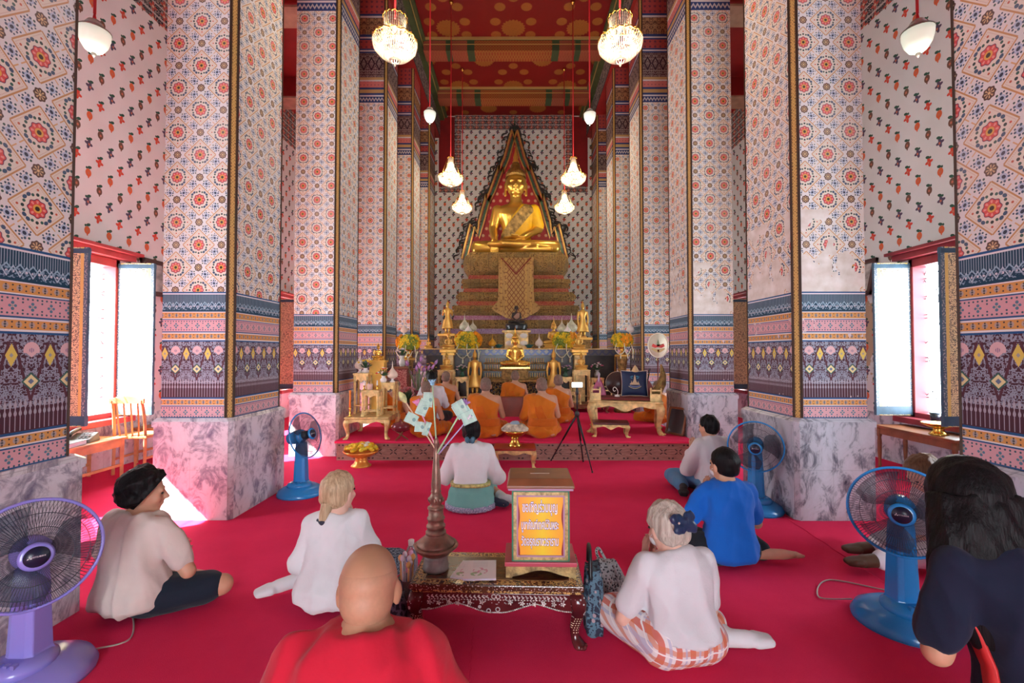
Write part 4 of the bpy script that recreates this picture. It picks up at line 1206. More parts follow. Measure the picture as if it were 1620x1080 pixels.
def cone(b,a,e,ra,rb,seg=14,flat=1.0):
    a=Vector(a); e=Vector(e); d=e-a; L=d.length
    if L<1e-6: return
    u=d/L; pts=[];rs=[]
    for k in range(5):
        t=(k/4)*PI/2; pts.append(a-u*ra*math.cos(t)); rs.append(max(ra*math.sin(t),1e-4))
    for k in range(1,4): pts.append(a+d*k/4); rs.append(ra+(rb-ra)*k/4)
    for k in range(5):
        t=(k/4)*PI/2; pts.append(e+u*rb*math.sin(t)); rs.append(max(rb*math.cos(t),1e-4))
    b.tube(pts,rs,seg,flat=flat)
TORSO=[(-.07,.10,.085),(-.03,.150,.112),(.04,.162,.118),(.11,.150,.108),(.18,.142,.102),(.26,.152,.108),(.34,.166,.112),(.40,.168,.106),(.445,.150,.092),(.475,.105,.075),(.50,.066,.060)]
class Fig:
    def __init__(s,w=1.0,h=1.0,lean=(0,.03),belly=0.0,pz=.11,px=0.0,py=0.0,bend=1.4,twist=0.0,chest=1.0,tilt=0.0):
        s.w=w;s.h=h;s.lean=lean;s.belly=belly;s.p=V(px,py,pz);s.bend=bend;s.tw=twist;s.chest=chest
    def sp(s,z):
        f=max(z,0)/.5; return s.p+V(s.lean[0]*f**s.bend,s.lean[1]*f**s.bend,z*s.h)
    def ring(s,z,hw,hd,inf=0.0,n=28,bel=0):
        c=s.sp(z); t=(s.sp(z+.01)-s.sp(z-.01)).normalized()
        a=s.tw*max(0,z)/.5; x=V(math.cos(a),math.sin(a),0); x=(x-t*x.dot(t)).normalized(); y=t.cross(x)
        out=[]
        for i in range(n):
            q=2*PI*i/n; cx,cy=math.cos(q),math.sin(q); e=.8
            rx=(hw*s.w+inf)*math.copysign(abs(cx)**e,cx); ry=(hd*s.w+inf)*math.copysign(abs(cy)**e,cy)
            if cy>0: ry*=1+s.belly*math.exp(-((z-.12)/.13)**2)
            out.append(c+x*rx+y*ry)
        return out
    def torso(s,b,inf=0.0,z0=-1,z1=9,flare=0.0):
        R_=[(z,a,d) for z,a,d in TORSO if z0<=z<=z1]
        b.loft([s.ring(z,a*(s.chest if z>.2 else 1),d,inf+flare*max(0,(.3-z))) for z,a,d in R_])
    def sh(s,side,out=.155,z=.425):
        a=s.tw*z/.5; return s.sp(z)+V(side*out*s.w*math.cos(a),side*out*s.w*math.sin(a),0)
def head_prims(b,M_,ears=True,s=1.0):
    Q=M_@SCL(s,s,s)
    b.ell((0,-.014,.030),(.075,.096,.088),Q,24,16); b.ell((0,.020,-.022),(.064,.070,.088),Q,20,14)
    b.ell((0,.046,-.084),(.036,.036,.028),Q); b.ell((0,.02,-.065),(.056,.055,.045),Q)
    def c(a,e,ra,rb): cone(b,Q@Vector(a),Q@Vector(e),ra*s,rb*s,10)
    c((0,.086,.012),(0,.104,-.026),.008,.014); c((-.010,.094,-.030),(.010,.094,-.030),.009,.009)
    c((-.036,.078,.020),(.036,.078,.020),.012,.012)
    b.ell((0,.084,-.056),(.023,.011,.006),Q,10,8); b.ell((0,.082,-.066),(.020,.011,.007),Q,10,8)
    for k in(-1,1):
        b.ell((k*.037,.058,-.026),(.026,.026,.026),Q,10,8)
        if ears: b.ell((0,0,0),(.010,.021,.033),Q@T(k*.078,-.006,-.012)@RZ(k*R(-18))@RX(R(-10)),10,8)
def hand_prims(b,M_,side,curl=.25,spread=.1,r=.0085):
    # fingers along +Z, palm faces +Y, thumb on side*-X
    b.ell((0,0,.045),(.040,.016,.050),M_,12,8)
    L=[.066,.076,.072,.056]
    for i in range(4):
        x=side*(-.030+.0205*i); a=spread*(i-1.5)*side
        p0=V(x,0,.075); d1=V(math.sin(a),math.sin(curl*.6),math.cos(curl*.6)); d2=V(math.sin(a),math.sin(curl*1.5),math.cos(curl*1.5)); d3=V(math.sin(a),math.sin(curl*2.2),math.cos(curl*2.2))
        p1=p0+d1*L[i]*.48; p2=p1+d2*L[i]*.3; p3=p2+d3*L[i]*.22
        for a_,e_,ra,rb in((p0,p1,r,r*.95),(p1,p2,r*.95,r*.88),(p2,p3,r*.88,r*.75)): cone(b,M_@a_,M_@e_,ra,rb,8)
    p0=V(-side*.030,.006,.018); p1=V(-side*.052,.016,.048); p2=V(-side*.056,.022,.078)
    cone(b,M_@p0,M_@p1,.013,.0105,8); cone(b,M_@p1,M_@p2,.0105,.0085,8)
def frame(o,z,y):
    z=Vector(z).normalized(); y=Vector(y); y=(y-z*y.dot(z)).normalized(); x=y.cross(z)
    return Matrix(((x.x,y.x,z.x,o[0]),(x.y,y.y,z.y,o[1]),(x.z,y.z,z.z,o[2]),(0,0,0,1)))
def foot_prims(b,an,toe,r=1.0,sock=0.0):
    an=Vector(an); toe=Vector(toe); d=(toe-an); 
    heel=an-d.normalized()*.045+V(0,0,-.01)
    cone(b,an,heel,.034*r+sock,.030*r+sock); cone(b,heel,an+d*.55,.030*r+sock,.034*r+sock); cone(b,an,an+d*.6,.036*r+sock,.034*r+sock); cone(b,an+d*.5,toe,.036*r+sock,.022*r+sock,flat=1.0)
    if sock: u=d.normalized(); l=u.cross(V(0,0,1)).normalized(); [cone(b,toe+l*q-u*.03,toe+l*q*.75+u*.034,.028,.022) for q in(-.026,0,.026)]
    if not sock:
        u=d.normalized(); l=u.cross(V(0,0,1)).normalized()
        for i,(q,ra) in enumerate(((-.034,.0085),(-.018,.009),(-.002,.0095),(.014,.010),(.033,.014))): c0=toe+l*q*.9-u*.01; cone(b,c0,c0+u*(.026+.004*i)+V(0,0,.006),ra,ra*.9,8)
def limb(b,pts,rs,inf=0.0,upto=1.0):
    pts=[Vector(p) for p in pts]; n=len(pts)-1
    for i in range(n):
        if i>=upto: break
        f=min(1.0,upto-i); e=pts[i]+(pts[i+1]-pts[i])*f; rb=rs[i]+(rs[i+1]-rs[i])*f
        cone(b,pts[i],e,rs[i]+inf,rb+inf)
SKINT=pmat('warm_skin',(.56,.30,.19),.5,nscale=9,namt=.06,bump=.1,bscale=150,bdist=.001); SKINF=pmat('fair_skin',(.72,.44,.34),.5,nscale=9,namt=.06); SKINB=pmat('tanned_skin',(.46,.24,.14),.5,nscale=9,namt=.08,bump=.1,bscale=150,bdist=.001)
def hairmat(n,c1,c2,sc=(90,90,6),rough=.4,spec=.35):
    if n in _pm: return _pm[n]
    m,b=newmat(n); co=texco('Object'); f=noise(mapping(co,sc),1.0,4,.6)
    setp(b,ramp(f,[(.3,c1),(.7,c2)]),rough,spec=spec,bump=f,bstr=.7,bdist=.008); _pm[n]=m; return m
HBLACK=hairmat('black_hair',(.004,.0035,.004),(.012,.010,.011),rough=.42,spec=.12); HBLOND=hairmat('blonde_hair',(.30,.19,.10),(.62,.46,.29)); HGREY=hairmat('silver_hair',(.30,.25,.20),(.62,.56,.48)); HBROWN=hairmat('brown_hair',(.10,.05,.025),(.22,.12,.06))
STUB=pmat('shaved_stubble',(.20,.13,.10),.7,nscale=40,namt=.2)
def hair_cap(t,M_,mt,thick=.012,line=(.045,.055),nape=-.05,seed=1,vol=0.0,fold=.010,s=1.0,voxel=.008,name='hair',top=0.0):
    Q=M_@SCL(s,s,s); b=MB()
    b.ell((0,-.016,.032+top/2),(.075+thick,.096+thick,.090+thick+vol+top/2),None,24,16); b.ell((0,-.03,-.01),(.070+thick,.078+thick,.075),None,20,12)
    me=bake(b,voxel,3,fold,55,seed,[((0,line[0],line[1]),(0,.80,-.60)),((0,-.02,nape),(0,.22,-1))],(1,1,.5))
    me.transform(Q); return put(me,name,mt,t)
def eyes(t,M_,s=1.0):
    for k in(-1,1):
        b=MB(); b.ell((k*.032,.083,.002),(.013,.006,.007),M_@SCL(s,s,s),10,8); b.build('eye',pmat('eye_dark',(.05,.04,.035),.2),t)
def person(label,loc,rz,skin,F_,headM,arms,legs,voxel=.007,ears=True,hs=1.0,feet=True,legr=(.085,.062,.056,.036),armr=(.050,.040,.037,.026),eyes_=True,handpose=None,group=None,foot_r=1.0,scale=1.0):
    t=thing('person',label,'person',loc,rz,group); t.scale=(scale,)*3
    b=MB(); F_.torso(b); nb=F_.sp(.48); hc=headM.translation; 
    cone(b,nb,headM@V(0,-.018,-.055),.060,.056)
    head_prims(b,headM,ears,hs)
    for side,(el,wr,hz,hy) in zip((-1,1),arms):
        s0=F_.sh(side); limb(b,[s0,el,el,wr],[armr[0],armr[1],armr[2],armr[3]])
        cone(b,F_.sp(.42),s0,.06,armr[0])
        hand_prims(b,frame(wr,hz,hy),side,curl=.25 if handpose is None else handpose)
    for pts in legs:
        hip,kn,an,toe=pts; limb(b,[hip,kn],[legr[0],legr[1]]); limb(b,[kn,an],[legr[2],legr[3]]); cone(b,hip,F_.sp(.02),legr[0]*1.05,.1)
        if feet: foot_prims(b,an,toe,foot_r)
    put(bake(b,voxel,5),'body',skin,t)
    if eyes_: eyes(t,headM,hs)
    return t
def shirt(t,F_,arms,mt,inf=.018,sl=1.0,z0=-.08,flare=.05,seed=1,fold=.020,voxel=.009,armr=(.050,.040,.037,.026),slinf=.02,name='shirt',fk=22,extra=None,cuts=(),neck=9):
    b=MB(); F_.torso(b,inf,z0,min(neck,.505),flare)
    for side,(el,wr,_,_) in zip((-1,1),arms):
        s0=F_.sh(side); cone(b,F_.sp(.41),s0,.055+inf*.6,armr[0]+inf*.7)
        limb(b,[s0,el,wr],[armr[0]+slinf*.7,armr[1]+slinf*1.3,armr[3]+slinf],0,sl)
    if extra: extra(b)
    return put(bake(b,voxel,6,fold,fk,seed,cuts),name,mt,t)
def pants(t,F_,legs,mt,inf=.016,upto=2.0,seed=2,fold=.010,voxel=.010,legr=(.085,.062,.056,.036),name='trousers',extra=None,z1=.10):
    b=MB(); F_.torso(b,inf,-1,z1)
    for hip,kn,an,toe in legs:
        limb(b,[hip,kn,an],[legr[0],legr[1],legr[3]+.012],inf,upto); cone(b,hip,F_.sp(.02),legr[0]*1.05+inf,.1+inf)
    if extra: extra(b)
    return put(bake(b,voxel,6,fold,20,seed),name,mt,t)
def socks(t,legs,mt,name='sock',which=(0,1),r=1.0,up=.12):
    for i in which:
        hip,kn,an,toe=legs[i]; b=MB(); foot_prims(b,an,toe,r,.005); an=Vector(an); k=Vector(kn); cone(b,an,an+(k-an).normalized()*up,.038,.043)
        put(bake(b,.008,4),name,mt,t)
def cloth(n,c,bs=60,rough=.85,namt=.05): return pmat(n,c,rough,nscale=5,namt=namt,bump=.25,bscale=bs,bdist=.004,spec=.2,sheen=.1)
def HM(p,yaw=0.0,pitch=0.0,roll=0.0): return Matrix.Translation(p)@RZ(yaw)@RX(pitch)@RY(roll)
WAI=lambda dx=0,dy=0,dz=0,e=.235,ez=.26,ey=.09: [(V(-e+dx,ey+dy,ez+dz),V(-.030+dx,.27+dy,.40+dz),(.12,.25,1),(1,0,0)),(V(e+dx,ey+dy,ez+dz),V(.030+dx,.27+dy,.40+dz),(-.12,.25,1),(-1,0,0))]
CROSS=[(V(-.10,.02,.10),V(-.35,.26,.085),V(.02,.33,.06),V(.17,.36,.045)),(V(.10,.02,.10),V(.35,.24,.085),V(-.02,.26,.085),V(-.17,.30,.06))]
def arms_lap(): return [(V(-.235,.08,.27),V(-.10,.27,.20),(.5,.75,.05),(0,.2,-1)),(V(.235,.08,.27),V(.10,.27,.20),(-.5,.75,.05),(0,.2,-1))]
# 1 -- man in beige tee
f=Fig(1.0,.90,(.0,.025),.05,pz=.105); hm=HM(f.sp(.5)+V(0,.03,.090),R(-44),R(-4)); A=[(V(-.275,.04,.25),V(-.13,.27,.22),(.4,.8,.3),(0,.2,-1)),(V(.30,.07,.235),V(.07,.23,.22),(-.6,.6,.2),(-.3,.2,-1))]
p=person('man in beige tee and dark shorts sitting cross legged beside the front left pillar',(-2.11,2.55,0),R(-14),SKINT,f,hm,A,CROSS)
shirt(p,f,A,cloth('beige_cotton',(.62,.53,.48)),.022,.74,-.07,.075,11,.022,slinf=.020); pants(p,f,CROSS,cloth('navy_shorts',(.012,.018,.032)),.024,.80,12,z1=.08,name='shorts')
hair_cap(p,hm,HBLACK,.024,(.062,.06),-.075,21,.012,.020)
# 2 -- blonde woman
SIDE_L=[(V(-.10,.0,.11),V(.10,.40,.08),V(-.28,.20,.06),V(-.42,.10,.05)),(V(.10,.0,.11),V(.30,.34,.09),V(-.02,.36,.10),V(-.18,.34,.08))]
f=Fig(.84,.86,(.015,.03),0,pz=.105); hm=HM(f.sp(.5)+V(0,.03,.090),R(-28),R(2)); A=WAI(0,0,-.04,.21,.25)
p=person('blonde woman in loose white blouse with one white sock showing',(-1.03,2.62,0),R(4),SKINF,f,hm,A,SIDE_L,ears=True)
WB=cloth('white_blouse',(.70,.71,.73))
shirt(p,f,A,WB,.018,1.15,-.08,.16,31,.024,slinf=.022,name='blouse')
pants(p,f,SIDE_L,cloth_pattern('navy_print_cotton',(.025,.035,.06),(.20,.24,.30),(.30,.33,.38),40),.02,1.85,33)
socks(p,SIDE_L,cloth('white_sock',(.66,.66,.68)))
hair_cap(p,hm,HBLOND,.014,(.06,.075),-.075,34,.0,.008)
b=MB(); q=[hm@V(0,-.085,-.03),hm@V(0,-.105,-.09),hm@V(0,-.11,-.13),hm@V(.005,-.112,-.19),hm@V(.012,-.11,-.235)]; b.tube(spath(q),[.05-.0012*i if i<12 else .030+.008*math.sin((i-12)/12*PI)-.0016*(i-12) for i in range(25)],14,flat=.7); put(bake(b,.006,2,.008,60,3,(),(1,1,.25)),'ponytail',HBLOND,p)
b=MB(); 
for i in range(5):
    a=2*PI*i/5; c_=hm@V(.026*math.cos(a),-.115+.022*math.sin(a),-.125); b.ell(c_,(.020,.020,.020),None,10,8)
put(bake(b,.006,2,.006,90,5),'hair_scrunchie',pmat('navy_ribbon',(.01,.014,.035),.6),p)
# 3 -- bald man in red
f=Fig(1.04,1.03,(.0,.03),.25,pz=.20); hm=HM(f.sp(.5)+V(0,.055,.062),R(4),R(-10)); KN=[(V(-.10,0,.18),V(-.14,.38,.08),V(-.12,.0,.05),V(-.12,-.14,.04)),(V(.10,0,.18),V(.14,.38,.08),V(.12,.0,.05),V(.12,-.14,.04))]; A=[(V(-.29,.04,.36),V(-.12,.28,.34),(.5,.7,.3),(0,.2,-1)),(V(.29,.04,.36),V(.12,.28,.34),(-.5,.7,.3),(0,.2,-1))]
p=person('bald man in red shirt seen from behind, nearest the camera',(-.405,1.22,0),R(2),SKINB,f,hm,A,KN,hs=1.03,legr=(.09,.066,.06,.04))
shirt(p,f,A,cloth('red_cotton',(.52,.012,.035)),.018,.95,-.08,.06,41,.020,slinf=.024); pants(p,f,KN,cloth('dark_trousers',(.015,.016,.022)),.018,1.95,42)
hair_cap(p,hm,pmat('cropped_grey_stubble',(.45,.24,.145),.55,nscale=90,namt=.04),.002,(.0,.0),-.055,44,-.03,.0,s=1.03,name='stubble')
# 4 -- elder woman, plaid
SIDE_R=[(V(-.10,0,.11),V(-.25,.28,.10),V(-.02,.33,.08),V(.14,.32,.06)),(V(.10,0,.11),V(.16,.40,.09),V(.27,.05,.06),V(.42,.02,.055))]
f=Fig(.90,.80,(-.01,.06),.06,pz=.105,bend=1.7); hm=HM(f.sp(.5)+V(-.01,.05,.075),R(16),R(-14)); A=WAI(-.02,.02,-.07,.225,.235)
def plaid():
    m,b=newmat('red_white_plaid'); co=texco('Object'); x,y,z=sepxyz(co); h=x*.9+y*.35; k=z*.8-y*.5
    def st_(c,p,w): return (c/p).cell().abs()<w
    col=(.72,.66,.66); col=mixc(col,(.58,.10,.06),st_(h,.055,.20)*.85); col=mixc(col,(.62,.18,.08),st_(k+.01,.055,.17)*.7); col=mixc(col,(.42,.42,.58),st_(h+.027,.055,.08)*.7); col=mixc(col,(.80,.76,.76),st_(k+.03,.055,.06))
    setp(b,col,.85,spec=.2); return m
p=person('silver haired woman in white top and red plaid trousers, right of the inlaid table',(.79,2.16,0),R(8),SKINF,f,hm,A,SIDE_R)
shirt(p,f,A,cloth('white_knit',(.64,.64,.67),120),.017,.78,-.0,.06,51,.018,slinf=.018,name='top'); pants(p,f,SIDE_R,plaid(),.024,1.72,53,.012)
socks(p,SIDE_R,cloth('white_sock',(.66,.66,.68)),up=.05)
hair_cap(p,hm,HGREY,.016,(.06,.075),-.06,54,.0,.012)
b=MB(); cone(b,hm@V(-.03,-.115,.03),hm@V(.03,-.115,.03),.028,.028); put(bake(b,.007,2,.012,60,6),'hair_bun',HGREY,p)
b=MB()
for sx in(-1,1): b.ell((0,0,0),(.040,.015,.030),hm@T(sx*.036,-.128,.055)@RY(sx*R(-15)),12,8); b.ell((0,0,0),(.045,.018,.026),hm@T(sx*.030,-.135,.015)@RY(sx*R(12)),12,8)
b.ell((0,-.140,.042),(.014,.012,.016),hm,10,8); put(bake(b,.006,2,.008,70,7),'hair_bow',pmat('navy_satin',(.012,.03,.085),.4),p)
def mask_(p,hm):
    b=MB(); b.ell((0,.050,-.05),(.060,.060,.042),hm,16,10); b.ell((0,.085,-.045),(.03,.03,.03),hm,10,8)
    put(bake(b,.007,3,0,20,0,()),'face_mask',pmat('white_mask',(.75,.78,.80),.7),p)
    for k in(-1,1):
        b=MB(); b.tube(spath([hm@V(k*.055,.06,-.035),hm@V(k*.078,.02,-.02),hm@V(k*.084,-.012,.0)]),.0016,5); b.build('mask_loop',pmat('white_mask',(.75,.78,.80),.7),p)
mask_(p,hm)
# 5 -- man in blue
LB=[(V(-.10,0,.11),V(-.36,.22,.10),V(-.02,.30,.07),V(.12,.33,.05)),(V(.10,0,.11),V(.20,.34,.10),V(.26,.0,.065),V(.46,-.02,.06))]
f=Fig(.95,.92,(.0,.035),.0,pz=.105); hm=HM(f.sp(.5)+V(0,.03,.090),R(14),R(-2)); A=WAI(0,0,-.02,.25,.26)
p=person('man in bright blue tee and black trousers with one bare foot stretched sideways',(1.475,3.14,0),R(4),SKINT,f,hm,A,LB)
shirt(p,f,A,cloth('blue_cotton',(.008,.12,.52)),.019,.74,-.07,.07,61,.024,slinf=.020); pants(p,f,LB,cloth('black_trousers',(.014,.016,.022)),.02,1.85,62)
hair_cap(p,hm,HBLACK,.010,(.055,.065),-.045,63,.0,.006); mask_(p,hm)
# 6 -- man in white and jeans
LJ=[(V(-.10,0,.11),V(-.24,.34,.10),V(-.36,.02,.07),V(-.46,-.10,.055)),(V(.10,0,.11),V(.04,.42,.12),V(-.22,.18,.10),V(-.34,.10,.08))]
f=Fig(1.0,.90,(.02,.05),.0,pz=.105); hm=HM(f.sp(.5)+V(0,.03,.090),R(10),R(-3)); A=WAI(0,0,-.03,.25,.25)
p=person('man in white shirt and jeans before the worn right pillar',(2.08,4.78,0),R(20),SKINT,f,hm,A,LJ,voxel=.009)
shirt(p,f,A,cloth('white_shirt',(.64,.64,.67)),.022,1.75,-.08,.08,71,.022,slinf=.026); pants(p,f,LJ,cloth('blue_denim',(.10,.26,.46),160),.02,1.8,72); socks(p,LJ,cloth('black_sock',(.012,.012,.016)))
hair_cap(p,hm,HBLACK,.013,(.055,.07),-.05,73,.004,.010)
# 7 -- woman in white with green sarong
LW_=[(V(-.10,0,.14),V(-.10,.40,.08),V(.16,.06,.06),V(.30,-.02,.05)),(V(.10,0,.14),V(.12,.42,.08),V(.32,.10,.06),V(.44,.06,.05))]
f=Fig(.90,.93,(.0,.03),.0,pz=.14); hm=HM(f.sp(.5)+V(0,.03,.088),0,R(-4)); A=WAI(0,0,-.01,.25,.27)
p=person('dark haired woman kneeling in white blouse and green sarong',(-.395,4.25,0),0,SKINT,f,hm,A,LW_,voxel=.009)
shirt(p,f,A,cloth('white_blouse',(.70,.71,.73)),.020,1.9,.10,.04,81,.016,slinf=.026,name='blouse')
def sar(b): b.loft([[V(.215*math.cos(2*PI*i/28),.02+.19*math.sin(2*PI*i/28),.015) for i in range(28)],[V(.225*math.cos(2*PI*i/28),.02+.20*math.sin(2*PI*i/28),.07) for i in range(28)],[V(.20*math.cos(2*PI*i/28),.01+.15*math.sin(2*PI*i/28),.17) for i in range(28)]])
SAR=cloth('sea_green_sarong',(.16,.40,.36))
pants(p,f,LW_,SAR,.022,1.2,82,.012,name='sarong',extra=sar,z1=.12)
b=MB(); b.loft([f.ring(z,.163,.118,.040) for z in(.085,.115)]); b.build('gold_sash',pmat('gold_brocade',(.50,.46,.16),.5,nscale=40,namt=.4),p)
b=MB(); b.lathe([(.222,.012),(.236,.015),(.232,.06),(.218,.062)],48,T(0,.02,0)@SCL(1,.88,1),lobes=20,amp=.03); b.build('patterned_hem',cloth_pattern('lilac_hem_print',(.40,.38,.52),(.18,.20,.30),(.60,.58,.66),50),p)
socks(p,LW_,cloth('white_sock',(.66,.66,.68)),which=(1,)); socks(p,LW_,cloth('dark_sock',(.02,.025,.05)),which=(0,))
hair_cap(p,hm,HBLACK,.014,(.06,.07),-.06,83,.0,.006)
b=MB(); b.ell((0,-.105,-.045),(.052,.036,.045),hm,16,10); put(bake(b,.008,2,.006,60,8),'hair_bun',HBLACK,p)
b=MB()
for sx in(-1,1): b.ell((0,0,0),(.026,.014,.034),hm@T(sx*.024,-.135,-.06)@RY(sx*R(10)),10,8)
put(bake(b,.007,2,.004,60,8),'teal_hair_clip',pmat('teal_satin',(.03,.12,.18),.35),p)
# 8 -- woman in navy
f=Fig(1.06,.96,(-.05,.16),.0,pz=.40,bend=1.3); KN2=[(V(-.10,0,.42),V(-.12,.12,.07),V(-.12,-.32,.06),V(-.12,-.46,.04)),(V(.10,0,.42),V(.12,.10,.07),V(.12,-.34,.06),V(.12,-.48,.04))]
hm=HM(f.sp(.5)+V(-.02,.06,.075),R(-22),R(-16)); A=[(V(-.28,.13,.55),V(.0,.31,.58),(.5,.5,.9),(.6,.2,0)),(V(.27,.16,.55),V(.09,.33,.60),(-.5,.5,.9),(-.6,.2,0))]
p=person('long haired woman in navy polo with red side stripe, at the right edge',(1.56,1.28,0),R(4),SKINT,f,hm,A,KN2)
NAVY=cloth('navy_polo',(.010,.014,.035))
shirt(p,f,A,NAVY,.020,.74,-.09,.08,91,.022,slinf=.018,name='polo')
pants(p,f,KN2,cloth('black_skirt',(.01,.01,.013)),.02,1.9,92)
b=MB(); sd=[(z,a,d) for z,a,d in TORSO if -.08<z<.42]
rows=[]
for z,a,d in sd:
    rg=f.ring(z,a,d,.031+.08*max(0,.3-z)); rows.append([rg[i] for i in(13,14)])
b.loft(rows,False,True,closed=False); o=b.build('red_stripe',pmat('red_piping',(.55,.02,.02),.6),p); sdm=o.modifiers.new('s','SOLIDIFY'); sdm.thickness=.008
b=MB(); cl=f.ring(.476,.088,.068,.022); b.tube(cl,.006,6,closed=True); b.build('collar_piping',pmat('red_piping',(.55,.02,.02),.6),p)
hair_cap(p,hm,HBLACK,.030,(.075,.06),-.11,93,.004,.006)
b=MB(); rings=[]
for k in range(14):
    f_=k/13; c_=hm@V(0,-.045-.03*math.sin(f_*2),.03-.43*f_); wd=.120+.035*math.sin(f_*PI)-.06*max(0,f_-.75)*4*.6; dp=.085+.012*math.sin(f_*PI)-.05*f_
    if f_>.3: c_=hm@V(0,-.075,.03-.40*.3)+(c_-hm@V(0,-.075,.03-.40*.3))*1.0
    rings.append([c_+(hm.to_3x3()@V(wd*math.cos(2*PI*i/26),dp*math.sin(2*PI*i/26),0)) for i in range(26)])
b.loft(rings); put(bake(b,.008,3,.012,60,9,(),(1,1,.12)),'long_hair',HBLACK,p)
# 9 -- seated person behind the right pillar, bowed
f=Fig(1.0,.9,(.0,.30),.0,pz=.115,bend=1.2); LS=[(V(-.10,0,.11),V(-.14,.42,.14),V(-.10,.78,.07),V(-.10,.92,.06)),(V(.10,0,.11),V(.12,.36,.20),V(.10,.66,.07),V(.10,.80,.06))]
hm=HM(f.sp(.5)+V(0,.08,.05),0,R(-35)); A=[(V(-.25,.22,.30),V(-.10,.42,.22),(.4,.8,-.1),(0,.2,-1)),(V(.25,.22,.30),V(.10,.42,.22),(-.4,.8,-.1),(0,.2,-1))]
p=person('brown haired person in white trousers bowing behind the near right pillar',(3.18,3.12,0),R(88),SKINF,f,hm,A,LS,voxel=.010)
shirt(p,f,A,cloth('pale_shirt',(.60,.62,.66)),.02,1.7,-.07,.06,95,.012); pants(p,f,LS,cloth('white_trousers',(.70,.70,.76)),.02,1.85,96)
for i in(0,1):
    b=MB(); hip,kn,an,toe=LS[i]; foot_prims(b,an,toe,1.05,.006); put(bake(b,.009,3),'shoe',pmat('brown_loafer',(.10,.055,.03),.45),p)
hair_cap(p,hm,HBROWN,.016,(.06,.075),-.06,97)
# ------------------------------------------------------------------ monks
PZ=.26
ROBE=cloth('saffron_robe',(.62,.17,.012),50,.8,.10); ROBE2=cloth('deep_orange_robe',(.58,.13,.010),50,.8,.10)
f=Fig(1.08,.97,(.0,.035),.05,pz=.12); hm=HM(f.sp(.5)+V(0,.03,.100),0,R(-3))
KM=[(V(-.10,0,.13),V(-.24,.36,.09),V(-.05,.02,.06),V(-.03,-.10,.05)),(V(.10,0,.13),V(.24,.36,.09),V(.10,-.0,.06),V(.12,-.12,.05))]
A=WAI(0,0,.02,.24,.26)
monk=person('monk',(0,0,0),0,SKINT,f,hm,A,KM,voxel=.010)
hair_cap(monk,hm,STUB,.0035,(.055,.05),-.06,101,.0,.0,name='shaved_hair')
b=MB(); f.torso(b,.020,-1,.478,.04); s0=f.sh(-1); limb(b,[s0,A[0][0],A[0][1]],[.072,.066,.055],0,1.5); cone(b,f.sp(.42),s0,.075,.07)
put(bake(b,.010,5,.032,18,5,[(f.sp(.43)+V(.05,0,0),(.447,0,.894))]),'upper_robe',ROBE,monk)
def lap(b): b.ell((0,.16,.09),(.30,.26,.085),None,24,12); b.ell((0,-.02,.09),(.21,.15,.10),None,24,12)
pants(monk,f,KM,ROBE,.028,1.7,6,.030,name='lower_robe',extra=lap)
b=MB(); b.loft([f.ring(z,a,.118,.040) for z,a in((.045,.160),(.08,.156),(.12,.152),(.15,.150))]); put(bake(b,.009,3,.006,90,7,(),(.1,.1,3)),'pleated_sash',ROBE2,monk)
fold=MB(); fold.loft([[V(-.14,-.085,.50),V(-.06,-.095,.52),V(-.06,-.075,.52),V(-.14,-.07,.50)],[V(-.12,-.150,.36),V(.0,-.155,.36),V(.0,-.13,.36),V(-.12,-.13,.36)],[V(-.07,-.150,.22),V(.07,-.150,.22),V(.07,-.13,.22),V(-.07,-.13,.22)]]); put(bake(fold,.008,3,.006,50,8),'folded_shawl',ROBE2,monk)
MK=[('monk kneeling left of centre near the platform edge, broad robed back, behind the sarong woman',768,691,0,1.0),
    ('monk kneeling right of centre near the platform edge with wide pleated sash',858,691,R(6),1.0),
    ('monk half hidden behind the right front monk, bare shoulder to the right',884,668,R(2),.97),
    ('leading monk sitting alone before the altar behind the brown box',815,654,0,1.0),
    ('monk in the left group with head bowed, behind the fan of banknotes',672,690,R(-12),.93),
    ('monk behind the left group, shaved grey head above the banknotes',704,659,R(-8),1.0),
    ('monk partly hidden behind the carved offering tables on the left',622,676,R(-25),.90),
    ('monk seated beyond the gilded bench, only orange robe visible under it',1044,668,R(25),.85)]
for i,(lab,px,py,rz,s) in enumerate(MK):
    q=on_floor(px,py,PZ)
    if i==0: monk.location=q; monk.rotation_euler=(0,0,rz); monk['label']=lab; monk['group']='monks kneeling on the platform'
    else: dup(monk,q,rz,lab,'monks kneeling on the platform',s)
# black haired attendant between the left monks
f=Fig(.95,1.0,(.0,.05),.0,pz=.13); hm=HM(f.sp(.5)+V(0,.03,.11),0,R(-6))
q=on_floor(682,670,PZ)
p=person('black haired attendant in pale shirt among the left monks',q,0,SKINT,f,hm,A,KM,voxel=.011); shirt(p,f,A,cloth('pale_shirt',(.60,.62,.66)),.02,.9,-.07,.06,111); pants(p,f,KM,cloth('dark_trousers',(.015,.016,.022)),.02,1.9,112); hair_cap(p,hm,HBLACK,.012,(.055,.065),-.05,113)
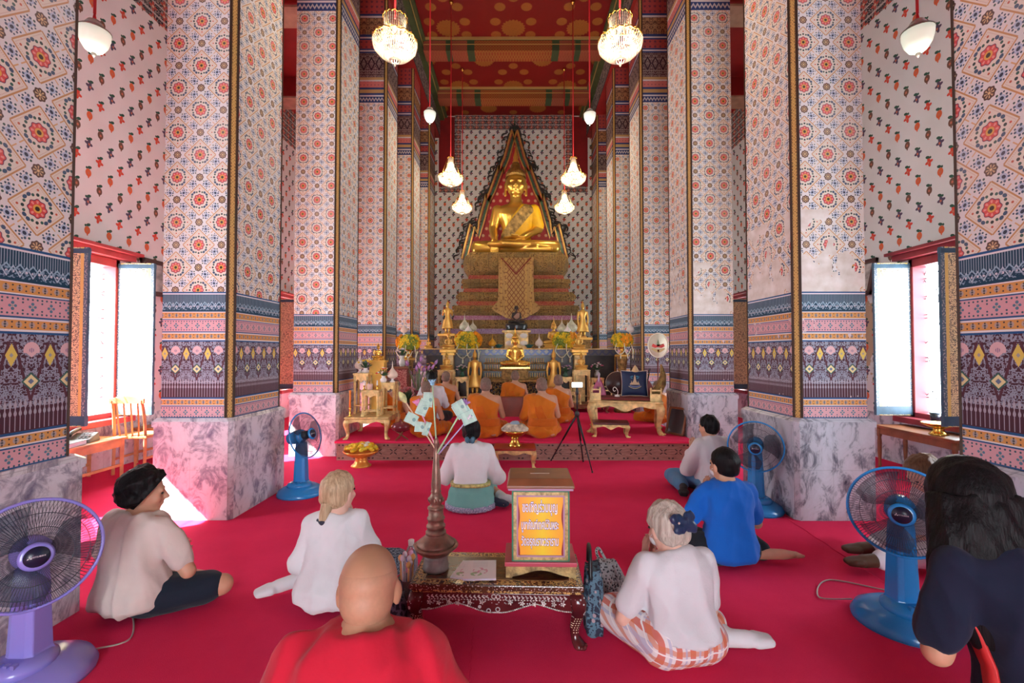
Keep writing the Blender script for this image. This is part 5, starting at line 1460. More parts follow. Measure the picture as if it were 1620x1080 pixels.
# ------------------------------------------------------------------ platform and altar
b=MB(); PY0=6.10
b.box((.02,(PY0+.02+YB)/2,(PZ-.03)/2),(4.76,YB-PY0-.02,PZ-.03)); o=b.build('floor_platform',BROWNW); st(o)
b=MB(); b.box((.02,(PY0-.03+YB)/2,PZ-.015),(4.80,YB-PY0+.03,.03)); st(b.build('floor_platform_carpet',M['carpet'],bevel=.008))
def fret_mat():
    m,b=newmat('pierced_wood_panel'); u,v,_=sepxyz(texco('UV'))
    x=(u/.20).cell().abs()*.20; y=(v-.11).abs()
    d=hyp((x-.028)*.75-(y-.022)*.5,(x-.028)*.5*1.6+(y-.022)*1.3-.0)
    f=((x-y*1.35).abs()<.010)*(hyp(x,y)<.055)*(hyp(x,y)>.016)
    x2=((u+.1)/.20).cell().abs()*.20; y2=.09-y
    f=f.max(((x2-.022-y2*.3).abs()<.012)*(y2<.018)*(y2>-.0))
    w=ramp(noise(comb(u*2,v*12,0.0),5,3),[(.3,(.22,.10,.075)),(.7,(.38,.20,.155))])
    col=mixc(w,(.018,.008,.008),f); col=mixc(col,(.34,.18,.14),((y-.098).abs()<.006))
    setp(b,col,.45); return m
b=MB(); b.quad([(-2.36,PY0,.0),(2.40,PY0,.0),(2.40,PY0,.23),(-2.36,PY0,.23)],[(-2.36,0),(2.40,0),(2.40,.22),(-2.36,.22)]); o=b.build('trim_3',fret_mat()); st(o); sd=o.modifiers.new('s','SOLIDIFY'); sd.thickness=.02; sd.offset=-1
# --- tall principal statue
YS=13.35; K=YS/F
def px2(o,x,y): return None
SCEN=at(816,408,YS)
t=thing('seated_statue','monumental gilded seated statue touching the earth, before the pointed red and gold frame','statue',SCEN)
def Pn(x,y,z): return V(x*K,y*K,z*K)     # photo pixels at the statue's distance -> metres
SG=pmat('bright_gilding',(.84,.54,.11),.28,.80,nscale=1.2,namt=.14,bump=.15,bscale=6,bdist=.03)
YG=pmat('yellow_silk',(.84,.50,.01),.55,.0,nscale=3,namt=.15); SASH=pmat('gold_brocade_sash',(.46,.31,.10),.5,.4,nscale=9,namt=.4,bump=.8,bscale=14,bdist=.05)
def seated_prims(b,px_,hs,pose):
    def C(a,e,ra,rb,fl=1.0): cone(b,px_(*a),px_(*e),ra*kk,rb*kk,16)
    kk=px_(1,0,0).x
    # legs
    C((-14,0,14),(-60,-16,13),15,10); C((14,0,14),(60,-16,13),15,10)
    C((-60,-16,12),(30,-30,8),10,6.5); C((60,-18,14),(-20,-36,15),9.5,6)
    C((30,-30,7),(52,-31,7),6,4); C((-20,-36,14),(-40,-34,14),5.5,3.5)
    C((-45,-12,6),(45,-12,6),7,7)
    b.loft([[px_(w*math.cos(2*PI*i/24),d*math.sin(2*PI*i/24)+2,z) for i in range(24)] for z,w,d in((4,27,17),(22,24,15),(38,20,13),(54,24,14),(68,31,15),(77,32,14),(83,24,11),(87,12,9),(92,9,8.5))])
    C((0,2,84),(0,1,100),9.5,9)
    for s in(-1,1): C((s*29,1,76),(s*36,0,46),9,7.5)
    if pose==0:
        C((-36,0,46),(-33,-24,24),7.2,5.4); b.ell(px_(-33,-32,17),(6.2*kk,5*kk,7*kk),None,12,8)
        for i in range(4): C((-38+3.6*i,-33,14),(-37.5+3.4*i,-35,0),1.9,1.5)
        C((-27,-30,18),(-26,-33,9),1.9,1.5)
    else:
        C((-36,0,46),(-10,-22,29),7.2,5.2)
    C((36,0,46),(12,-24,28),7.2,5.2); b.ell(px_(2,-27,26),(11*kk,7*kk,3*kk),None,12,8)
    for i in range(4): C((-4,-23-3.0*i,26.5),(-18,-22-2.6*i,26),1.7,1.3)
    C((2,-34,28),(-7,-35,29),1.8,1.4)
    Q=Matrix.Translation(px_(0,-1,116))@RZ(PI)@SCL(1.36,1.08,1.0); head_prims(b,Q,False,hs)
    for s in(-1,1): C((s*17,1,118),(s*16.5,0,100),2.0,2.4)
def seated_top(b,px_):
    kk=px_(1,0,0).x
    b.lathe([(15.0*kk,130*kk),(16.5*kk,127*kk),(16*kk,133*kk),(13*kk,139*kk),(8.5*kk,143*kk),(7.5*kk,149*kk),(4*kk,153*kk)],20,sy=1.1)
def flame(b,px_):
    kk=px_(1,0,0).x; b.lathe([(4.5*kk,150*kk),(5.5*kk,154*kk),(3.5*kk,158*kk),(4.2*kk,161*kk),(2*kk,170*kk),(.4*kk,182*kk)],14)
b=MB(); seated_prims(b,Pn,3.05,0); put(bake(b,.022,5),'body',SG,t)
b=MB(); seated_top(b,Pn); b.build('hair_knot',pmat('dark_gilding',(.46,.28,.07),.4,.7,nscale=4,bump=1,bscale=18,bdist=.04),t)
b=MB(); flame(b,Pn); b.build('flame_finial',SG,t)
def robe_ring(inf): return [[Pn((w+inf)*math.cos(2*PI*i/24),(d+inf)*math.sin(2*PI*i/24)+2,z) for i in range(24)] for z,w,d in((20,24,15),(38,20,13),(54,24,14),(68,31,15),(77,32,14),(84,24,11))]
b=MB(); b.loft(robe_ring(1.6)); cone(b,Pn(29,1,76),Pn(36,0,52),10.5*K,10*K)
put(bake(b,.03,4,.035,5,3,[(Pn(-6,0,62),(-.80,0,.60))]),'robe',YG,t)
b=MB(); b.loft(robe_ring(3.2)); put(bake(b,.03,4,.02,8,4,[(Pn(-8,0,56),(-.77,0,.64)),(Pn(10,0,50),(.77,0,-.64)),(Pn(0,3,0),(0,1,0))]),'brocade_sash',SASH,t)
# --- pedestal
YP=12.35
t=thing('tiered_pedestal','broad tiered gilded pedestal with red recesses under the monumental seated statue','pedestal',V(SCEN.x,YS,PZ))
zb=lambda y:at(815,y,YP).z-PZ
hwm=lambda p:p*YP/F
def tier(name,mt,y0,y1,prof,lob=0):
    b=MB(); z0,z1=zb(y1),zb(y0); rings=[]
    if lob: z1=SCEN.z-PZ+.005
    for f,pw in prof:
        hw=hwm(pw); hd=hw*.60; z=z0+(z1-z0)*f; r=[]
        n=60
        for (ax,ay,bx,by) in((-1,-1,1,-1),(1,-1,1,1),(1,1,-1,1),(-1,1,-1,-1)):
            for i in range(n):
                u=i/n; x=ax+(bx-ax)*u; y=ay+(by-ay)*u
                k=1.0 
                if lob and .0<f<1: 
                    k=1+.045*abs(math.sin(u*PI*9))
                r.append((x*hw*k,y*hd*k,z))
        rings.append(r)
    b.loft(rings,True,False); return b.build(name,mt,t)
def ped_mat():
    m,b=newmat('pedestal_gilding'); co=texco('Object'); x,y,z=sepxyz(co); v=voro(co,22,rnd=.5); n=noise(co,30,3); w=noise(co,2.5,3)
    col=mixc((.36,.235,.075),(.10,.055,.02),(v<.22).max(n>.60)); col=mixc(col,(.22,.16,.07),(w>.55)*.6); col=mixc(col,(.12,.05,.02),((x/.25).cell().abs()<.02)*.8)
    setp(b,col,.5,.3,bump=n+v,bstr=.9,bdist=.03); return m
PED=ped_mat()
REDM=cloth_pattern('red_mosaic',(.34,.03,.04),(.50,.22,.10),(.45,.12,.22),30)
tier('lotus_tier',PED,405,433,[(0,74),(.15,80),(.5,82),(.8,79),(1,74)],1)
tier('red_recess',REDM,433,440,[(0,78),(1,76)])
tier('moulded_tier',PED,440,455,[(0,82),(.2,87),(.35,84),(.5,84),(.6,88),(1,86)])
tier('red_recess',REDM,455,461,[(0,85),(1,83)])
tier('moulded_tier',PED,461,476,[(0,90),(.3,96),(.6,95),(1,89)])
tier('red_recess',REDM,476,483,[(0,93),(1,90)])
tier('moulded_tier',PED,483,499,[(0,97),(.25,101),(.5,98),(.6,101),(1,98)])
tier('pink_recess',cloth_pattern('pink_mosaic',(.34,.10,.20),(.55,.35,.45),(.5,.2,.3),30),499,506,[(0,100),(1,98)])
tier('moulded_tier',PED,506,520,[(0,104),(.3,107),(1,102)])
tier('violet_recess',cloth_pattern('violet_mosaic',(.25,.14,.28),(.5,.4,.55),(.4,.3,.5),30),520,528,[(0,104),(1,103)])
tier('base_tier',PED,528,622,[(0,112),(.4,112),(.8,108),(1,106)])
# draped front panel
def drape_mat():
    m,b=newmat('gilt_draped_panel'); u,v,_=sepxyz(texco('UV'))
    lat=((u/.12).cell().abs()+(v/.16).cell().abs()); n=noise(comb(u,v,0.0),16,2)
    col=mixc((.44,.28,.10),(.22,.08,.03),((lat-.5).abs()<.10)*(u.abs()<.24))
    col=mixc(col,(.52,.33,.10),((u.abs()-.27).abs()<.02).max((u.abs()-.40).abs()<.015))
    col=mixc(col,(.20,.03,.02),((v-3.55-u.abs()*1.15).abs()<.03)*(u.abs()<.42))
    col=mixc(col,(.25,.13,.05),(n>.58)*(u.abs()>.24))
    setp(b,col,.5,.35,bump=n,bstr=.6,bdist=.02); return m
b=MB(); rows=[]
for y,hw,yy in ((407,28,-.95),(420,28,-1.02),(440,28,-1.06),(460,28,-1.10),(478,29,-1.16),(488,33,-1.22),(494,38,-1.25),(500,33,-1.27),(506,22,-1.28)):
    rows.append([(hwm(hw*q),yy+.03*abs(q)-.02,zb(y)+(hwm(abs(q)**3*6) if y>486 else 0)) for q in(-1,-.75,-.5,-.25,0,.25,.5,.75,1)])
for i in range(len(rows)-1):
    for j in range(8):
        q=[rows[i+1][j],rows[i+1][j+1],rows[i][j+1],rows[i][j]]; b.quad(q,[(p[0],p[2]+PZ) for p in q])
o=b.build('draped_panel',drape_mat(),t); sd=o.modifiers.new('s','SOLIDIFY'); sd.thickness=.05
# --- pointed frame behind the statue
YH=14.25; kh=YH/F; O=at(814,411,YH)
t=thing('pointed_frame','pointed gold and green flame edged frame standing behind the monumental statue','frame',O)
RT=[(0,205),(6,226),(13,250),(20,272),(21,270),(24,266),(31,292),(38,311),(41,310),(44,330),(49,352),(53,369),(56,372),(60,362),(64,358),(69,378),(77,411)]
cl=[(0,206),(12,250),(21,271),(20,263),(35,304),(42,318),(40,308),(52,352),(57,374),(66,357),(79,411)]
def strip(o0,o1,dep,yoff,name,mt):
    b=MB(); n=len(cl)
    for s in(-1,1):
        pts=[V(s*x*kh,0,(411-y)*kh) for x,y in cl]; L=[];Rr=[]
        for i,p in enumerate(pts):
            d=(pts[min(i+1,n-1)]-pts[max(i-1,0)]).normalized(); nn=V(-d.z,0,d.x)*(s)
            L.append(p+nn*o0*kh); Rr.append(p+nn*o1*kh)
        for i in range(n-1):
            poly=[(L[i].x,L[i].z),(Rr[i].x,Rr[i].z),(Rr[i+1].x,Rr[i+1].z),(L[i+1].x,L[i+1].z)]
            b.prism(poly,dep,T(0,yoff,0))
    return b.build(name,mt,t)
FG=pmat('frame_green',(.05,.12,.07),.4,.2,nscale=8,namt=.3); FR_=pmat('frame_red',(.30,.02,.015),.45); FGO=pmat('frame_gold',(.55,.32,.09),.4,.6,nscale=8)
strip(3.2,6.0,.10,-.10,'outer_gold_edge',FGO); strip(1.9,3.2,.10,-.07,'red_line',FR_); strip(-2.4,1.9,.10,-.06,'green_band',FG); strip(-4.2,-2.4,.10,-.09,'inner_gold_edge',FGO); strip(-5.6,-4.2,.1,-.06,'red_line',FR_)
def redpanel():
    m,b=newmat('red_starred_panel'); x,y,z=sepxyz(texco('Object'))
    P=.22; a=(x/P+((z/P).floor().mod(2.0))*.5).cell()*P; c=((z/P).fract()-.5)*P; r=hyp(a,c); th=(atan2(c,a)*8.0).cos()
    setp(b,mixc((.34,.010,.014),(.60,.36,.20),r<(th*.012+.045)),.6); return m
b=MB(); b.prism([(x*kh,(411-y)*kh) for x,y in cl]+[(-x*kh,(411-y)*kh) for x,y in cl[::-1][:-1]],.05,T(0,.0,0)); b.build('red_panel',redpanel(),t)
rnd=random.Random(5); b=MB()
def flame_curl(p,dx,s):
    pts=[];rs=[]; x,z=p; a=R(60 if dx>0 else 120); n=12
    for k in range(n):
        f=k/(n-1); pts.append((x,-.03,z)); rs.append(max(.004,s*.20*math.sin(PI*min(1,.15+f*.95))*(1-f*.6)))
        a+= dx*math.sin(f*PI*2.0)*.55; x+=math.cos(a)*s*.12; z+=math.sin(a)*s*.12
    b.tube(pts,rs,6,flat=.5)
for i in range(len(cl)-1):
    (x0,y0),(x1,y1)=cl[i],cl[i+1]; m=max(1,int(math.hypot(x1-x0,y1-y0)/5))
    for q in range(m):
        f=(q+rnd.random()*.6)/m; x=x0+(x1-x0)*f; y=y0+(y1-y0)*f
        for s in(-1,1):
            flame_curl((s*(x+5)*kh,(411-y)*kh),s,rnd.uniform(.28,.46))
            if rnd.random()<.7: flame_curl((s*(x+12+rnd.random()*5)*kh,(411-y-3)*kh),s,rnd.uniform(.22,.36))
o=b.build('flame_scrolls',pmat('black_flame',(.035,.03,.028),.5,.3),t); o['kind']='stuff'
b=MB(); b.lathe([(.02,-.35),(.09,-.22),(.12,-.1),(.07,.0),(.05,.1),(.02,.32),(.002,.5)],12,T(0,0,(411-206)*kh)@SCL(1,.5,1)); b.build('apex_finial',pmat('finial_green',(.06,.14,.08),.4,.3,nscale=12,namt=.6),t)
# --- smaller statues
def seated(name,label,loc,h,mt,base=True,group=None,pose=1):
    k=h/182.0; P_=lambda x,y,z:V(x*k,y*k,z*k)
    t=thing(name,label,'statue',loc,group=group)
    z0=0
    if base:
        b=MB(); z0=.16*h
        def rr(w,z): return [(w*k*math.cos(2*PI*i/28),w*.62*k*math.sin(2*PI*i/28)-6*k,z) for i in range(28)]
        b.loft([rr(70,0),rr(74,z0*.2),rr(62,z0*.35),rr(58,z0*.6),rr(72,z0*.8),rr(68,z0)]); b.build('statue_base',mt,t)
    b=MB(); seated_prims(b,P_,3.05*.0186**-1*k if False else 3.05*k/0.01854,pose); me=bake(b,max(.004,h/90),3); me.transform(T(0,0,z0)); put(me,'body',mt,t)
    b=MB(); seated_top(b,P_); flame(b,P_); b.build('crown_finial',mt,t,loc=(0,0,z0))
    return t
def standing(label,loc,h,mt,arms_up,group):
    t=thing('standing_statue',label,'statue',loc,group=group); k=h/100.0
    q=lambda x,y,z:V(x*k,y*k,z*k)
    b=MB()
    for s in(-1,1):
        cone(b,q(s*5,2,3),q(s*5,1,30),3.2*k,4*k); cone(b,q(s*5,2,2),q(s*5,-6,1.5),2.6*k,2*k)
    b.loft([[q(w*math.copysign(abs(math.cos(2*PI*i/24))**.8,math.cos(2*PI*i/24)),d*math.sin(2*PI*i/24),z) for i in range(24)] for z,w,d in((13,15.5,5),(15,16.5,5.5),(25,13,5.2),(40,9,5.4),(52,7.0,5),(62,9.2,5.4),(69,11,5.4),(73,8,4.6),(76,3.6,3.4))])
    for s in(-1,1):
        if arms_up: cone(b,q(s*12,0,68),q(s*14,-1,54),3.4*k,3*k); cone(b,q(s*14,-1,54),q(s*11,-9,60),2.8*k,2*k); b.ell(q(s*10.5,-10,64),(2*k,1.2*k,3.6*k),None,8,6)
        else: cone(b,q(s*12,0,68),q(s*14.5,0,52),3.4*k,3*k); cone(b,q(s*14.5,0,52),q(s*14,-2,38),2.8*k,2*k); b.ell(q(s*14,-2,34),(1.6*k,2*k,3.6*k),None,8,6)
        b.loft([[q(s*(9+a),d,14+z) for a,d,z in((0,-2,0),(9,0,-3),(9,2,-3),(0,3,0))],[q(s*(8+a),d,40) for a,d,z in((0,-2,0),(5,0,0),(5,2,0),(0,3,0))]],True,False)
    cone(b,q(0,0,74),q(0,0,79),3.6*k,3.4*k); head_prims(b,Matrix.Translation(q(0,-.5,83))@RZ(PI),True,k*64/ .69*.0105/ .0085 *.8 if False else k*62*1.0)
    put(bake(b,max(.006,h/110),3),'body',mt,t)
    b=MB(); b.lathe([(4.6*k,86*k),(5*k,89*k),(3.2*k,92*k),(2*k,93.5*k),(1.6*k,96*k),(.3*k,103*k)],14,T(0,.6*k,0)); b.build('crown_finial',mt,t)
    b=MB(); b.lathe([(12*k,-3*k),(13*k,-2*k),(11*k,-1*k),(12*k,0)],24,SCL(1,.7,1)); b.build('statue_base',mt,t)
    return t
g='standing gilded statues'
standing('standing gilded statue on a red block, left of the seated altar statue',V(at(751,622,9.45).x,9.45,at(751,622,9.45).z),.92,GOLD,False,g)
standing('standing gilded statue on a red block, right of the seated altar statue',V(at(876,622,9.45).x,9.45,at(876,622,9.45).z),.92,GOLD,False,g)
pL=at(708,526,11.1); standing('tall standing gilded statue with raised hands high on the left of the pedestal',pL,.80,GOLD,True,g)
pR=at(922,532,11.1); standing('tall standing gilded statue with lowered arms high on the right of the pedestal',pR,.86,GOLD,False,g)
for px,lab in ((751,'red block carrying the left standing statue'),(876,'red block carrying the right standing statue')):
    q=at(px,623,9.45); t=thing('pedestal_block',lab,'pedestal',V(q.x,9.45,PZ)); b=MB(); b.box((0,0,(q.z-.04-PZ)/2),(.25,.25,q.z-.04-PZ)); b.build('block',M['red'],t,bevel=.006); b=MB(); b.box((0,0,.03),(.28,.28,.06)); b.build('plinth',DARKW,t)
for q,lab in ((pL,'tall dark plinth under the left raised hand statue'),(pR,'tall dark plinth under the right lowered arm statue')):
    h=q.z-.03-PZ; t=thing('tall_plinth',lab,'plinth',V(q.x,q.y,PZ)); b=MB(); b.box((0,0,h/2),(.34,.34,h)); b.build('shaft',GOLDD,t,bevel=.01); b=MB(); b.box((0,0,h-.03),(.42,.42,.06)); b.build('capital',GOLD,t,bevel=.008)
# --- altar table with frieze and stepped front
AY=9.75
t=thing('altar_table','long dark altar table with blue mosaic frieze before the tiered pedestal','altar',V(.15,AY,PZ))
ztop=at(815,551,AY).z-PZ; w_=(at(985,551,AY).x-at(672,551,AY).x)
b=MB(); b.box((0,.45,ztop-.012),(w_,.96,.025)); b.build('tabletop',GOLDW,t,bevel=.006)
def frieze():
    m,b=newmat('blue_mosaic_frieze'); x,y,z=sepxyz(texco('Object'))
    n=voro(texco('Object'),26); zg=(((x/.16).cell().abs()*.16-((z-1.19).abs()))).abs()
    col=mixc((.26,.26,.24),(.02,.07,.34),zg<.028); col=mixc(col,(.55,.50,.40),n<.16); col=mixc(col,(.05,.05,.06),(x.abs()>.75)*.8)
    setp(b,col,.3); return m
b=MB(); b.box((0,.06,ztop-.085),(w_*.98,.10,.12)); b.build('mosaic_frieze',frieze(),t)
b=MB(); b.box((0,.5,(ztop-.15)/2),(w_*.96,.80,ztop-.15)); b.build('body',pmat('dark_lacquer',(.035,.022,.018),.3,nscale=6,namt=.4),t)
for yy,zz,wd in((-.02,.94,1.32),(-.14,.80,1.32),(-.26,.64,1.32)):
    b=MB(); b.box((-.12,yy+.06,zz),(wd,.26,.035)); b.build('shelf',GOLDD,t,bevel=.004)
    b=MB(); b.box((-.12,yy+.10,zz-.08),(wd*.97,.14,.13)); b.build('shelf_riser',pmat('dark_lacquer',(.035,.022,.018),.3),t)
    for i in range(26):
        x=-.12-wd/2+.05+i*(wd-.1)/25
        b=MB(); b.lathe([(.010,0),(.016,.02),(.008,.05),(.013,.075),(.004,.10)],8); b.build('gilt_baluster',GOLDW,t,loc=(x,yy-.04,zz+.017))
b=MB(); b.box((-.12,-.28,.30),(1.32,.10,.6)); b.build('lower_front',cloth_pattern('dark_gilt_panel',(.03,.025,.025),(.30,.18,.06),(.10,.13,.18),14),t)
b=MB(); b.box((-.12,-.43,.60),(1.0,.34,.05)); b.build('front_ledge',GOLDD,t,bevel=.005)
q=at(815,580,9.27); seated('seated_statue','polished gold seated statue at the centre of the altar table',V(q.x,9.27,q.z+.015),.80,pmat('polished_gold',(.86,.52,.10),.26,.75),False)
t=thing('statue_plinth','stepped dark plinth carrying the polished gold seated statue','plinth',V(q.x,9.29,PZ+.628))
h=q.z-PZ-.628
b=MB(); b.box((0,0,h/2),(.54,.24,h)); b.build('plinth_body',GOLDD,t,bevel=.01); b=MB(); b.box((0,0,h-.02),(.60,.28,.04)); b.build('plinth_top',BRASS,t,bevel=.006)
# portrait statue, gold stand behind
q=at(817,512,10.9)
t=thing('seated_statue','dark bronze seated figure in faded robe above the golden altar statue','statue',q); k=.52/182
P_=lambda x,y,z:V(x*k*1.0,y*k,z*k*1.15)
b=MB(); seated_prims(b,P_,3.05*k/.01854,1); put(bake(b,.006,3),'body',pmat('dark_bronze',(.05,.035,.03),.4,.4),t)
b=MB(); b.loft([[P_((w+2)*math.cos(2*PI*i/24),(d+2)*math.sin(2*PI*i/24)+2,z) for i in range(24)] for z,w,d in((8,26,17),(38,21,14),(54,25,15),(72,32,15),(80,26,12))]); put(bake(b,.008,3,.006,40,3,[(P_(-8,0,66),(-.7,0,.7))]),'robe',pmat('faded_robe',(.36,.20,.14),.7),t)
t=thing('black_plinth','round black plinth under the dark bronze seated figure','plinth',V(q.x,q.y,q.z-.16))
b=MB(); b.lathe([(.20,0),(.26,.02),(.24,.05),(.27,.10),(.25,.158)],28,SCL(1,.8,1)); b.build('plinth_body',pmat('black_lacquer',(.02,.024,.026),.3),t)
t=thing('gold_stand','square gold stand with white panels behind the altar statue','stand',V(q.x,q.y,ztop+PZ))
hh=q.z-.16-ztop-PZ
b=MB(); b.box((0,0,hh/2),(.56,.36,hh)); b.build('stand_body',GOLDW,t,bevel=.01)
b=MB(); b.box((0,0,hh-.03),(.68,.44,.06)); b.build('stand_top',GOLDW,t,bevel=.01)
for s in(-1,1):
    for zz in(.18,.42):
        b=MB(); b.ell((s*.17,-.18,zz*hh/.6),(.09,.02,.06),None,12,8); b.build('white_panel',WHITE,t)
# --- offerings
def lotus_cone(label,loc,h,mt,group,base=True):
    t=thing('lotus_ornament',label,'lotus ornament',loc,group=group)
    b=MB(); b.lathe([(.10*h,.18*h),(.22*h,.24*h),(.26*h,.34*h),(.22*h,.46*h),(.10*h,.60*h),(.045*h,.68*h),(.02*h,.80*h),(.006*h,1.0*h)],20,lobes=10,amp=.03); b.build('lotus_bulb',mt,t)
    b=MB(); b.lathe([(.12*h,0),(.14*h,.02*h),(.06*h,.08*h),(.05*h,.13*h),(.11*h,.2*h)],18); b.build('lotus_foot',mt if not base else WHITE,t)
    return t
def flower_ball(label,loc,r,group,fd=None,sd=1,loops=3):
    fd=fd or r*1.35
    t=thing('flower_arrangement',label,'flower arrangement',loc,group=group); rnd=random.Random(sd)
    OR=pmat('orange_blossom',(.90,.34,.005),.6,nscale=20,namt=.2); YE=pmat('yellow_blossom',(.90,.62,.02),.6,nscale=20,namt=.2); GRN_=pmat('lime_leaf',(.26,.36,.05),.6,nscale=20,namt=.3); 
    mbs=[MB(),MB(),MB()]
    for i in range(190):
        a=rnd.uniform(0,2*PI); z=rnd.uniform(-.75,.75); s=math.sqrt(1-z*z)
        p=V(math.cos(a)*s*1.15,math.sin(a)*s,z*.85)*r*rnd.uniform(.86,1.05)
        lobe=math.sin(a*2.0+sd)+.6*z
        k=0 if lobe>.5 else (1 if lobe>-.5 else rnd.choice([1,2]))
        M_,_=align(p*.8,p)
        for q in range(5):
            mbs[k].ell((0,0,0),(r*.075,r*.03,r*.14),M_@RZ(2*PI*q/5+a)@RX(R(48))@T(0,0,r*.10),6,5)
    for m_,n,mt in zip(mbs,('orange_blossoms','yellow_blossoms','lime_leaves'),(OR,YE,GRN_)):
        if m_.v: o=m_.build(n,mt,t); o['kind']='stuff'
    b=MB(); b.ell((0,0,0),(r*.95,r*.85,r*.7),None,16,10); b.build('foam_core',GRN_,t)
    b=MB(); b.lathe([(r*.35,-fd),(r*.38,-fd+.05*r),(r*.16,-fd*.80),(r*.30,-min(fd*.6,r*.55)),(r*.5,-r*.4)],16); b.build('bowl_foot',BRASS,t)
    for i in range(loops):
        b=MB(); a=(i-(loops-1)/2)*.8; x=math.sin(a)*r; y=-math.cos(a)*r
        pts=spath([(x*.9,y*.9,-r*.3),(x*1.15,y*1.1,-r*.9),(x*.8+.25*r,y*1.15,-r*1.35),(x*.5+.6*r,y*1.0,-r*.8)]); b.tube(pts,[r*.035*(1+.3*(k%2)) for k in range(len(pts))],6); b.build('jasmine_garland',pmat('jasmine',(.70,.70,.52),.7),t)
        b=MB(); b.lathe([(.002,-r*1.75),(r*.07,-r*1.7),(r*.05,-r*1.45),(r*.012,-r*1.35),(r*.012,-r*1.2)],8,T(x*.8+.25*r,y*1.15,0)); b.build('tassel',pmat('jasmine',(.70,.70,.52),.7),t)
    return t
g='orange and yellow flower arrangements'
for px,py,Y,rp,lab,sd in ((646,541,8.9,21,'orange flower arrangement at the far left end, by the patterned pillar',1),(741,538,9.9,24,'wide yellow and orange flower arrangement left of the golden altar statue',2),(894,538,9.9,23,'wide yellow and orange flower arrangement right of the golden altar statue',3),(984,538,9.0,19,'orange flower arrangement at the far right end with a long trailing garland',4)):
    q=at(px,py,Y); r=rp*Y/F/1.15; flower_ball(lab,q,r,g,None if sd in(1,4) else q.z-ztop-PZ,sd)
    if sd in(2,3): continue
    t=thing('flower_stand','gilded stand under the '+{1:'far left',2:'near left',3:'near right',4:'far right'}[sd]+' orange flower arrangement','stand',V(q.x,q.y,PZ if sd in(1,4) else ztop+PZ)); h=q.z-r*1.36-t.location.z
    if h<.02: h=.02
    b=MB(); b.lathe([(.16,0),(.17,h*.04),(.07,h*.15),(.06,h*.6),(.10,h*.9),(.12,h)],18); b.build('stand_column',GOLDD,t); b=MB(); b.lathe([(.13,h*.96),(.15,h*.98),(.13,h)],18); b.build('stand_plate',GOLD,t)
g='pale lotus shaped ornaments'
PALE_G=pmat('pale_woven_lotus',(.60,.60,.44),.6,nscale=12,namt=.2)
for px,py0,py1,Y,mt,lab in ((735,496,528,10.15,PALE_G,'tall woven lotus ornament above the left flower arrangement, leftmost of three'),(748,503,528,10.15,PALE_G,'woven lotus ornament above the left flower arrangement, rightmost of three'),(741,509,531,9.95,WHITE,'short white lotus ornament in front of two woven ones on the left'),
    (889,501,531,10.15,PALE_G,'woven lotus ornament above the right flower arrangement, leftmost of three'),(904,495,531,10.15,PALE_G,'tall woven lotus ornament above the right flower arrangement, rightmost of three'),(898,509,533,9.95,WHITE,'short white lotus ornament in front of two woven ones on the right'),
    (853,527,552,9.95,WHITE,'white lotus ornament on gold foot, right of the altar statue'),(779,528,552,9.95,pmat('golden_lotus',(.70,.38,.03),.4,.3),'golden yellow lotus ornament on gold foot, left of the altar statue'),
    (639,508,530,8.9,CREAM,'pale lotus ornament above the far left orange flowers'),(997,505,530,9.0,WHITE,'white lotus ornament beside the far right orange flowers')):
    a=at(px,py1,Y); e=at(px,py0,Y); lotus_cone(lab,a,e.z-a.z,mt,g)
for px,lab in((789,'teal leaf ornament left of the altar statue'),(837,'teal leaf ornament right of the altar statue')):
    q=at(px,551,9.95); t=thing('teal_ornament',lab,'ornament',V(q.x,9.95,ztop+PZ))
    b=MB()
    for i in range(9): b.ell((0,0,.06),(.03,.012,.07),RZ(2*PI*i/9)@RX(R(50)),8,6)
    b.ell((0,0,.05),(.06,.06,.05)); b.build('teal_leaves',pmat('teal_glaze',(.01,.12,.13),.3),t); b=MB(); b.lathe([(.05,0),(.02,.03),(.04,.05)],12); b.build('ornament_foot',BRASS,t)
# sets of carved offering stands
def altar_stand(label,loc,w,d,h,rz=0,group=None,mt=None,cat='stand'):
    mt=mt or GOLDW; t=thing('offering_stand',label,cat,loc,rz,group)
    b=MB(); b.box((0,0,h-.012),(w,d,.024)); b.box((0,0,h-.032),(w*.94,d*.94,.02)); b.build('tabletop',mt,t,bevel=.003)
    l=.028; x=w/2-l*.8; y=d/2-l*.8; z=h-.04
    b=MB()
    for s in(-1,1): b.prism(apron_poly(2*x,h*.13,.015),.012,T(0,s*y-.006,z)); b.prism(apron_poly(2*y,h*.13,.012),.012,T(s*x+.006,0,z)@RZ(PI/2))
    b.build('apron',mt,t)
    b=MB()
    for s in(-1,1): b.bar((-x,s*y,h*.2),(x,s*y,h*.2),.010,.014); b.bar((s*x,-y,h*.2),(s*x,y,h*.2),.010,.014)
    b.build('stretcher',mt,t)
    for sx in(-1,1):
        for sy in(-1,1):
            b=MB(); b.tube([(0,0,z),(0,0,h*.45),(0,0,.04),(sx*.006,sy*.006,0)],[l*.8,l*.55,l*.55,l*.9],4,False); b.build('leg',mt,t,loc=(sx*x,sy*y,0))
    return t
g='carved gold offering stands'
